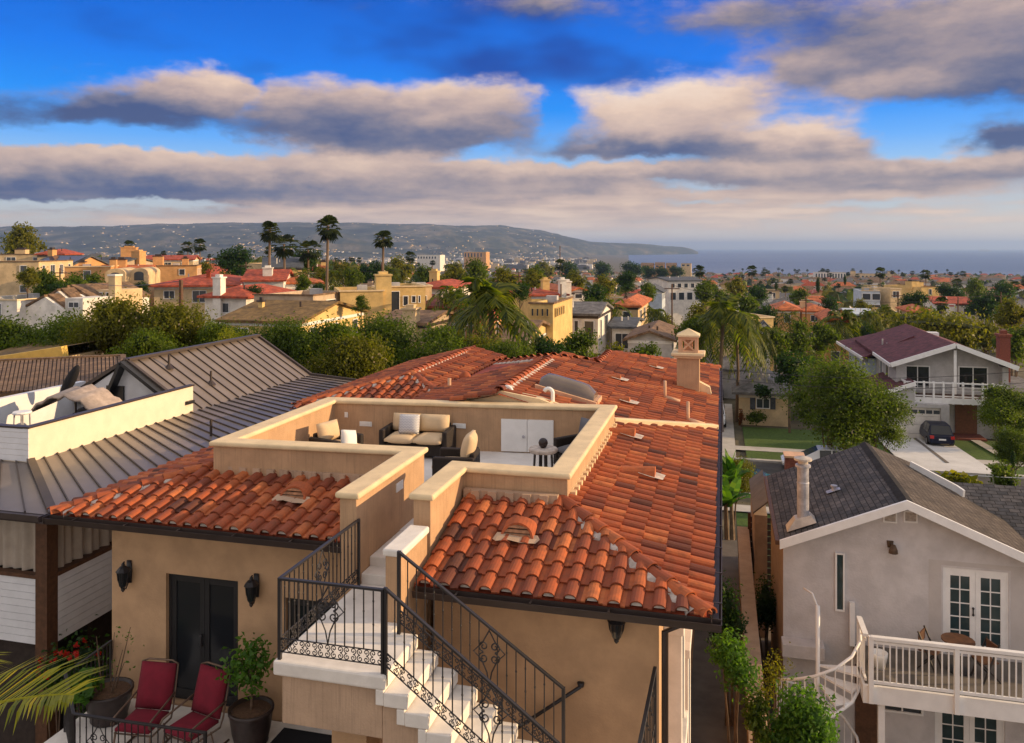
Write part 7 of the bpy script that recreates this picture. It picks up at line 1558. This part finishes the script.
for _ in range(6000):
    if cnt >= 212: break
    Y = 130*math.exp(rs.random()**.85*1.75); q = rs.uniform(-.70,.68) if rs.random() < .6 else rs.uniform(-.05,.6)
    if Y < minY(q): continue
    X = q*Y; u, v = X*CS-Y*SN, X*SN+Y*CS; r = 7.5+Y*.006
    if not free(u, v, r*.8): continue
    n_, pr_ = rs.choice(HV); s_ = rs.uniform(.85,1.15); lab = f'{dist(Y)} {n_} {side(q)}'
    pr_.put((u, v, gz(u,v)-.2), (s_, s_, s_*rs.uniform(.85,1.05)), rs.choice((0,0,0,math.pi/2,math.pi,-math.pi/2))+rs.uniform(-.12,.12), lab, lab.replace(' house', ' houses')); OCC.append((u, v, r)); cnt += 1
KN = {0:'green round tree',1:'olive tree',2:'dark tree',3:'reddish olive tree',4:'bright green tree'}
cnt = 0
for _ in range(9000):
    if cnt >= 175: break
    Y = 110*math.exp(rs.random()**.8*1.95); q = rs.uniform(-.70,.68)
    if Y < minY(q)-15: continue
    X = q*Y; u, v = X*CS-Y*SN, X*SN+Y*CS; h = rs.uniform(4,7.5); w_ = rs.uniform(4,7)
    if not free(u, v, 1.0): continue
    far_ = Y > 300; k = rs.choice((0,1,2,3)) if far_ else rs.choice((0,1,2,4)); lab = f'{dist(Y)} {KN[k]} among rooftops {side(q)}'
    (FAR if far_ else MID)[k].put((u,v,gz(u,v)-.2), (w_,w_,h), rs.uniform(0,6.28), lab, f'{dist(Y)} {KN[k]}s {side(q)}'); OCC.append((u,v,1.0)); cnt += 1
cnt = 0
for _ in range(9000):
    if cnt >= 215: break
    Y = 200*math.exp(rs.random()**.55*1.98); q = rs.uniform(-.62,.68)
    if q < .1 and rs.random() < .5: continue
    X = q*Y; u, v = X*CS-Y*SN, X*SN+Y*CS
    h = rs.uniform(8,13) if Y < 600 else rs.uniform(12,19); lab = f'{dist(Y)} slim fan palm above rooftops {side(q)}'
    FAN[rs.choice((1,2))].put((u,v,gz(u,v)-.2), (h*1.4 if Y > 500 else h*1.15,)*2+(h,), rs.uniform(0,6.28), lab, f'{dist(Y)} slim fan palms {side(q)}'); cnt += 1
# beyond that, treetops and roofs run together into one mass
def mass():
    g = random.Random(19); m = MB(); h_ = MB(); V = []; T = []
    for i in range(4800):
        Y = 260*math.exp(g.random()**.75*1.85); q = g.uniform(-.74,.70); X = q*Y
        if q > .1 and Y > 1560: continue
        u, v = X*CS-Y*SN, X*SN+Y*CS
        if Y < 420 and not free(u, v, 1): continue
        z = gz(u,v); w_ = g.uniform(2,4.5)*(1+.6*Y/1500); hh = g.uniform(3,8)*(1+.4*Y/1500); st = len(m.v); m.ball((0,0,0), 1, 7, 5, tint=g.random(), mi=g.choice((0,0,1,2)))
        for k in range(st, len(m.v)): a = m.v[k]; f = g.uniform(.6,1.15); m.v[k] = (u+a[0]*w_*f, v+a[1]*w_*f, z+hh*.45+a[2]*hh*.6*f)
    o = m.build('distant_woodland', [MT['leaf_olive'], MT['leaf_green'], MT['leaf_dark']]); kind(o, 'stuff')
    for i in range(2300):
        Y = 400*math.exp(g.random()**.8*1.38); q = g.uniform(-.74,.70); X = q*Y
        if q > .1 and Y > 1540: continue
        u, v = X*CS-Y*SN, X*SN+Y*CS
        if Y < 700 and not free(u, v, 5): continue
        z = gz(u,v); w_ = g.uniform(6,15); d = g.uniform(6,9); hh = g.uniform(5,9); k = g.choice((0,0,1,2,0)); h_.box(u-w_/2,u+w_/2,v-d/2,v+d/2,z-1,z+hh,mi=k)
        if g.random() < .6: h_.add([(u-w_/2-.4,v-d/2-.4,z+hh),(u+w_/2+.4,v-d/2-.4,z+hh),(u+w_/2+.4,v+d/2+.4,z+hh),(u-w_/2-.4,v+d/2+.4,z+hh),(u-w_/4,v,z+hh+2.2),(u+w_/4,v,z+hh+2.2)], [(0,1,5,4),(1,2,5),(2,3,4,5),(3,0,4)], mi=g.choice((3,4,5,5,5,4,6)))
        else: h_.box(u-w_/2+.5,u+w_/2-.5,v-d/2+.5,v+d/2-.5,z+hh,z+hh+.05,mi=4)
    kind(h_.build('distant_town', [MT[x] for x in ('far_white','far_cream','far_yellow','roof_orange','roof_grey','roof_brown','roof_red')]), 'stuff')
mass()
# ------------------------------------------------------------------ near planting in the side yard and street
gtree(NEAR[1], 738, 462, 37, 22, 'soft yellow green tree in the front yard between the two houses', rz=2)
def banana(px, py, d, label, h=3.6):
    p = at_d(px, py, d); zb = p.z-h; t = thing('banana_plant', label, 'plant', (p.x,p.y,zb)); m = MB(); q = MB(); r = random.Random(int(px))
    for k in range(2): m.tube([(p.x+.25*k,p.y,zb-.2),(p.x+.25*k-.1,p.y,zb+h*.6)], [.12,.06], 7)
    m.build('stem', MT['palm_bark'], t)
    for i in range(13):
        a = 2.4*i; L = r.uniform(1.3,1.9); el = r.uniform(.7,1.4); c = Vector((p.x+.25*(i % 2),p.y,zb+h*.55)); prev = None
        for s_ in range(7):
            f = s_/6; pt = c+Vector((math.cos(a)*L*f*math.cos(el), math.sin(a)*L*f*math.cos(el), L*(f*math.sin(el)-.45*f*f*math.cos(el)-.1*f*f))); w_ = Vector((-math.sin(a),math.cos(a),0))*.26*math.sin(math.pi*min(1,f*.9+.1))**.8
            if prev: q.add([prev[0]-prev[1]+Vector((0,0,.05)),prev[0],pt,pt-w_+Vector((0,0,.05))], [(0,1,2,3)]); q.add([prev[0],prev[0]+prev[1]+Vector((0,0,.05)),pt+w_+Vector((0,0,.05)),pt], [(0,1,2,3)])
            prev = (pt, w_)
    q.build('foliage', MT['leaf_bright'], t)
banana(727, 432, 36, 'broad leaved banana plant beside the red roof edge, taller one', 5); banana(722, 455, 32, 'broad leaved banana plant lower against the red roof gutter', 4.5); banana(812, 338, 76, 'pale broad leaved plant above the bungalow roof', 6)
def shrub(px, ytop, d, hw, hpx, leaf, label, n=2600, ls=.11, zb=None, name='shrub', cat='shrub', loose=False):
    p = at_d(px, ytop, d); r = hw/FOC*d; h = hpx/FOC*d; g = random.Random(int(px*3+ytop)); zb = (p.z-h) if zb is None else zb; t = thing(name, label, cat, (p.x,p.y,zb)); lob = []
    for i in range(7): a = g.uniform(0,6.28); k = g.uniform(.1,.6)*r; s_ = g.uniform(.35,.55)*r; lob.append((p.x+k*math.cos(a),p.y+k*math.sin(a),p.z-h*g.uniform(.25,.8),s_,s_,min(s_*1.2,h*.3)))
    lob.append((p.x,p.y,p.z-h*.3,r*.45,r*.45,h*.28)); m = MB()
    for i in range(4): l = lob[i]; m.tube([(p.x+.05*i,p.y,zb-.05),(lerp(p.x,l[0],.5),lerp(p.y,l[1],.5),lerp(zb,l[2],.6)),l[:3]], [.035,.022,.008], 5)
    m.build('stem', MT['bark'], t); link('foliage', crown_mesh('shrub', n, lob, ls, int(px+ytop), ck=0 if loose else .5, clump=6, spread=.28), MT[leaf], t); OCC.append((p.x,p.y,r)); return t
gy = -11.35
shrub(726, 578, 19.5, 24, 95, 'leaf_dark', 'dark shrub under the eave at the far end of the side path', 3000, .09, zb=gy)
shrub(733, 632, 16.5, 26, 70, 'leaf_bright', 'young bright leaved tree by the tan boundary wall', 1300, .10, zb=gy, loose=True, name='young_tree', cat='tree')
shrub(765, 575, 24, 22, 60, 'leaf_dark', 'dark leafy bush behind the boundary wall near the gate', 1500, .1, zb=-12.6)
shrub(776, 652, 17.2, 22, 50, 'leaf_olive', 'thin sparse leaved shrub beside the grey house corner', 500, .07, zb=-12.6, loose=True)
shrub(801, 684, 15.5, 42, 90, 'leaf_bright', 'large dense green bush in front of the spiral stair', 6500, .10, zb=-13.2)
shrub(757, 690, 15.5, 16, 60, 'leaf_green', 'small green bush leaning over the boundary wall', 1100, .09, zb=-12.6)
shrub(905, 478, 40, 14, 14, 'leaf_olive', 'spiky tuft of palm like grass behind the dark roof wing', 700, .35, loose=True); shrub(958, 474, 38, 26, 22, 'leaf_olive', 'yellowish spiky plant by the wire fence posts', 900, .4, loose=True); shrub(1005, 462, 40, 16, 36, 'leaf_green', 'leafy green shrub beside the wire fence', 1500, .16)
shrub(741, 408, 69, 4, 18, 'leaf_fire', 'reddish climber at the bungalow corner', 300, .2); shrub(757, 412, 69, 14, 10, 'leaf_green', 'low foundation bush under the shuttered bungalow window', 500, .22); shrub(764, 386, 68.5, 10, 12, 'leaf_dark', 'creeper spilling over the bungalow roof edge', 500, .25)
shrub(938, 316, 98, 60, 12, 'leaf_olive', 'long clipped green hedge behind the maroon roof', 1600, .5, name='hedge', cat='hedge')
# palm frond reaching in at the lower left: the palm stands just outside the picture
t = thing('queen_palm', 'yellow green palm crown reaching in at the lower left corner', 'palm tree', (0,0,0)); pc = at_d(-115, 738, 6.6); m = MB(); m.tube([(pc.x-.1,pc.y,-11.4),(pc.x,pc.y,pc.z-.05)], [.16,.11], 10); m.build('trunk', MT['palm_bark'], t); q = MB(); r = random.Random(3)
tip = at_d(98, 703, 6.3); dv = tip-pc; aa = math.atan2(dv.y, dv.x); frond(q, pc, aa, dv.length*1.16, math.asin(dv.z/dv.length)+.2, .2, 46, leaf=.62, r=r, flat=.5, lw=.0095)
for k, (da_, L, e_) in enumerate(((-.5,1.5,-.05),(1.9,2,.4),(2.6,2,.9),(-2.6,2,.6),(3.1,2,.2),(-1.9,1.6,.1),(-.75,1.5,-.5))): frond(q, pc, aa+da_, L, e_, .5, 30, leaf=.55, r=r, lw=.011)
q.build('crown', MT['leaf_yellow'], t)
# ------------------------------------------------------------------ vehicles
def car(label, paint, loc, rz, L=4.5, W_=1.82, H_=1.62, kindc='car', hood=.24, rear=.06):
    t = thing('parked_car', label, kindc, (0,0,0), 'cars parked along the street'); hw = W_/2; zb = H_*.56
    def loft(st, name, mat, par, smooth=True):
        m = MB(); n = len(st[0][1])
        for x, ring in st:
            for y, z in ring: m.v.append((x, y, z))
        for i in range(len(st)-1):
            for j in range(n): m.f.append([i*n+j, (i+1)*n+j, (i+1)*n+(j+1)%n, i*n+(j+1)%n]); m.t.append(.5); m.mi.append(0)
        m.f += [list(range(n-1,-1,-1)), list(range((len(st)-1)*n, len(st)*n))]; m.t += [.5,.5]; m.mi += [0,0]; o = m.build(name, mat, par, fix=True, bevel=.03); return o
    def ring(w_, z0, z1): return [(-w_*.86,z0),(w_*.86,z0),(w_*.98,z0+.12),(w_,lerp(z0,z1,.5)),(w_*.95,z1-.03),(w_*.86,z1),(-w_*.86,z1),(-w_*.95,z1-.03),(-w_,lerp(z0,z1,.5)),(-w_*.98,z0+.12)]
    f = L/2
    o = loft([(-f,ring(hw*.86,.36,zb*.94)),(-f+.12,ring(hw*.96,.26,zb*1.0)),(-f*.6,ring(hw,.22,zb)),(f*.35,ring(hw,.22,zb*.98)),(f*.7,ring(hw*.98,.24,zb*.9)),(f-.1,ring(hw*.9,.3,zb*.78)),(f,ring(hw*.78,.36,zb*.68))], 'body', MT[paint], t)
    def r2(w0, w1, z0, z1): return [(-w0,z0),(w0,z0),(w1,z1),(-w1,z1)]
    xr_, xa, xb, xf = -f+L*rear, -f+L*(rear+.10), f-L*(hood+.26), f-L*hood
    m = MB(); A = [(xr_,zb-.02),(xa,H_*.97),((xa+xb)/2,H_),(xb,H_*.975),(xf,zb-.03)]
    for x, z in A: k = (z-zb)/(H_-zb); wt = lerp(hw*.93, hw*.74, max(0,min(1,k))); m.v += [(x,-wt,z),(x,wt,z)]
    nb_ = len(m.v); m.v += [(x,-hw*.93,zb-.06) for x in (xa,(xa+xb)/2,xb)]+[(x,hw*.93,zb-.06) for x in (xa,(xa+xb)/2,xb)]
    for i in range(4): m.f.append([2*i,2*i+1,2*i+3,2*i+2])
    m.f += [[0,2,nb_],[nb_,2,4,nb_+1],[nb_+1,4,6,nb_+2],[nb_+2,6,8],[1,nb_+3,3],[nb_+3,nb_+4,5,3],[nb_+4,nb_+5,7,5],[nb_+5,9,7]]; m.t += [.5]*12; m.mi += [0]*12
    m.build('cabin', MT[paint], t, fix=True, bevel=.025)
    def pane(name, ps, off): q = MB(); ps = [Vector(p) for p in ps]; n_ = (ps[1]-ps[0]).cross(ps[2]-ps[0]).normalized(); n_ = n_ if n_.dot(Vector(off)) > 0 else -n_; q.poly([p+n_*.012 for p in ps]); q.build(name, MT['glass_dark'], t)
    V_ = [Vector(v) for v in m.v]
    def ins(ps, k=.1): c = sum(ps, Vector())/len(ps); return [p.lerp(c, k) for p in ps]
    pane('rear_window', ins([V_[0],V_[1],V_[3],V_[2]], .12), (-1,0,0)); pane('windscreen', ins([V_[6],V_[7],V_[9],V_[8]], .1), (1,0,0))
    for s_, a in ((0,-1),(1,1)):
        pane('side_window', ins([V_[nb_+(3 if s_ else 0)]+Vector((0,0,.1)),V_[nb_+(4 if s_ else 1)]+Vector((0,0,.1)),V_[4+s_],V_[2+s_]], .1), (0,a,0)); pane('side_window', ins([V_[nb_+(4 if s_ else 1)]+Vector((0,0,.1)),V_[nb_+(5 if s_ else 2)]+Vector((0,0,.1)),V_[6+s_],V_[4+s_]], .1), (0,a,0))
    for sx in (-.31*L, .31*L):
        for s_ in (-1,1):
            q = MB(); q.cyl((sx,s_*(hw-.2),.33),(sx,s_*(hw+.012),.33), .33, n=18); o = q.build('wheel', MT['tire'], t); q = MB(); q.cyl((sx,s_*(hw-.05),.33),(sx,s_*(hw+.02),.33), .2, n=14); q.build('rim', MT['rim'], o)
    for s_ in (-1,1):
        q = MB(); q.box(-f-.004, -f+.16, s_*hw*.62, s_*hw*.92, zb*.72, zb*.98); q.build('tail_light', MT['lamp_red'], t, bevel=.02); q = MB(); q.box(f-.16, f-.0, s_*hw*.5, s_*hw*.82, zb*.55, zb*.70); q.build('headlight', MT['lamp_clear'], t, bevel=.02)
    q = MB(); q.box(-f-.012, -f+.05, -.24, .24, zb*.62, zb*.75); q.build('number_plate', MT['white_paint'], t)
    for o in t.children: o.matrix_parent_inverse = Matrix()
    t.location = loc; t.rotation_euler.z = rz; OCC.append((loc[0],loc[1],3)); return t
def ground_at(px, py, lift=0.):
    lo, hi = 20., 120.
    for _ in range(50):
        d = (lo+hi)/2; p = at_d(px, py, d)
        if p.z > gz(p.x,p.y)+lift: lo = d
        else: hi = d
    return p
p = ground_at(942, 446, .2); car('dark navy hatchback parked on the driveway, rear facing us', 'car_navy', (p.x+.0,p.y+2.1,gz(p.x,p.y+2)+.19), R(90), 4.5, 1.8, 1.6)
p = ground_at(717, 428, .2); car('white van like car on the narrow driveway left of the bungalow', 'car_white', (p.x-.2,p.y+2,gz(p.x,p.y)+.19), R(-90), 4.6, 1.85, 1.75)
p = ground_at(716, 402, .2); car('dark car deeper in the narrow driveway behind the white one', 'car_navy', (p.x-.2,p.y+2,gz(p.x,p.y)+.19), R(-90), 4.6, 1.85, 1.7)
p = ground_at(783, 470, .06); car('white sedan parked at the far kerb, nose to the left', 'car_white', (p.x+2.2,56.3,gz(p.x,56.3)+.06), R(180), 4.5, 1.8, 1.45)
p = ground_at(758, 497, .06); car('teal car at the near kerb behind the yellow green tree', 'car_teal', (p.x-.6,50.4,gz(p.x,50.4)+.06), R(0), 4.5, 1.8, 1.45)
# small things along the street
p = at_d(794, 454, 43); t = thing('brick_pillar', 'brown brick pillar standing behind the shingle roof edge', 'pillar', (p.x,p.y,-13.5)); m = MB(); m.box(p.x-.45,p.x+.45,p.y-.45,p.y+.45,-13.9,p.z-.1); m.build('shaft', MT['brick'], t); m = MB(); m.box(p.x-.52,p.x+.52,p.y-.52,p.y+.52,p.z-.1,p.z); m.build('cap', MT['pipe_clay'], t)
t = thing('wire_fence', 'chain wire fence on pale posts at the right front yard', 'fence', (18,39,-14)); a, b = at_d(957,474,41), at_d(1040,478,38.5)
for f in (0,.45,1): p = a.lerp(b, f); m = MB(); m.tube([(p.x,p.y,gz(p.x,p.y)-.2),(p.x,p.y,p.z)], .045, 7); m.build('post', MT['rim'], t)
m = MB(); m.tube([a+Vector((0,0,-.05)),b+Vector((0,0,-.05))], .03, 6); m.tube([a+Vector((0,0,-.55)),b+Vector((0,0,-.55))], .02, 6); m.build('rail', MT['rim'], t)
def pole(px, ytop, d, label, arms=True, r=.14):
    p = at_d(px, ytop, d); zb = gz(p.x,p.y); t = thing('utility_pole', label, 'pole', (p.x,p.y,zb)); m = MB(); m.tube([(p.x,p.y,zb-.3),(p.x,p.y,p.z)], [r,r*.75], 8); m.build('shaft', MT['wood_brown'], t)
    if arms: m = MB(); m.box(p.x-1.1,p.x+1.1,p.y-.06,p.y+.06,p.z-.75,p.z-.62); m.build('crossarm', MT['wood_brown'], t)
    return p
pole(181, 280, 62, 'brown wooden utility pole rising from the blossoming tree', False, .2); a = pole(848, 368, 47, 'dark utility pole hidden in the big street tree', True) if 0 else at_d(640, 362, 56)
pole(561, 284, 90, 'thin dark pole left of the half round window house', False, .1); pole(382, 262, 130, 'pale bare mast between the yellow houses', False, .16); pole(958, 300, 120, 'white street lamp post in front of the shop', False, .12); pole(560, 246, 700, 'slim white mast rising before the far headland', False, .5)
for k, (ya, yb, lab) in enumerate(((368,362,'upper black power line sagging in front of the maroon house'),(377,374,'lower black power line sagging in front of the maroon house'))):
    a, b = at_d(690, ya-2, 52), at_d(1060, yb+6, 50); m = MB(); m.tube([a.lerp(b, i/16)+Vector((0,0,-.7*math.sin(math.pi*i/16))) for i in range(17)], .016, 5); tag(m.build('power_line', MT['iron'], None), lab, 'cable')
for i, (px, yt, d, lab) in enumerate(((60,268,115,'wooden pole between arched fronts and the solar roof'),(246,262,140,'thin wooden pole beside the yellow gable'),(432,266,150,'wooden pole behind the bright red hip roof'),(519,272,130,'wooden pole left of the orange wing chimney'),(672,284,120,'wooden pole between the palms and the cream apartments'),(806,296,130,'wooden pole among orange roofs on the right'),(898,292,150,'wooden pole left of the yellow stair tower block'),(1001,292,140,'wooden pole at the right edge above the dark round tree'))): pole(px, yt, d, lab, True, .13)
for i, (xa, ya, da, xb, yb, db, lab) in enumerate(((60,269,115,181,281,62,'long wire dipping from the left slope to the blossoming tree pole'),(246,263,140,432,267,150,'thin wire crossing above the long yellow house'),(672,285,120,806,297,130,'thin wire between the two poles right of the palms'),(806,297,130,1001,293,140,'thin wire above the maroon roof towards the right edge'))):
    a, b = at_d(xa,ya,da), at_d(xb,yb,db); m = MB(); m.tube([a.lerp(b, j/12)+Vector((0,0,-1.2*math.sin(math.pi*j/12))) for j in range(13)], .025, 4); tag(m.build('power_line', MT['iron'], None), lab, 'cable')
# a ship on the horizon
p = at_d(985, 249, 14000); t = thing('cargo_ship', 'pale cargo ship silhouette on the sea horizon', 'ship', (p.x,p.y,-56.5)); m = MB(); m.prism([(p.x-85,p.y,-57),(p.x+80,p.y,-57),(p.x+95,p.y,-42),(p.x-90,p.y,-42)], (0,25,0)); m.build('hull', MT['far_grey'], t); m = MB(); m.box(p.x-80,p.x-50,p.y+2,p.y+22,-41.99,-22); m.build('bridge', MT['far_white'], t); m = MB()
for i in range(5): m.box(p.x-40+i*22,p.x-22+i*22,p.y+2,p.y+22,-41.99,-33+(i % 2)*3)
m.build('containers', MT['far_grey'], t)
# ------------------------------------------------------------------ sea haze
HAZE = 9e-5
if HAZE:
    m = MB(); m.box(-30500, 30500, -150, 30500, -62, 190); o = m.build('haze', None); kind(o, 'stuff')
    hm2 = bpy.data.materials.new('haze'); hm2.use_nodes = True; t = hm2.node_tree; t.nodes.clear(); pv = t.nodes.new('ShaderNodeVolumePrincipled'); pv.inputs['Color'].default_value = (.42,.62,1.0,1); pv.inputs['Density'].default_value = HAZE; pv.inputs['Anisotropy'].default_value = .3
    ou = t.nodes.new('ShaderNodeOutputMaterial'); t.links.new(pv.outputs[0], ou.inputs['Volume']); o.data.materials.append(hm2)
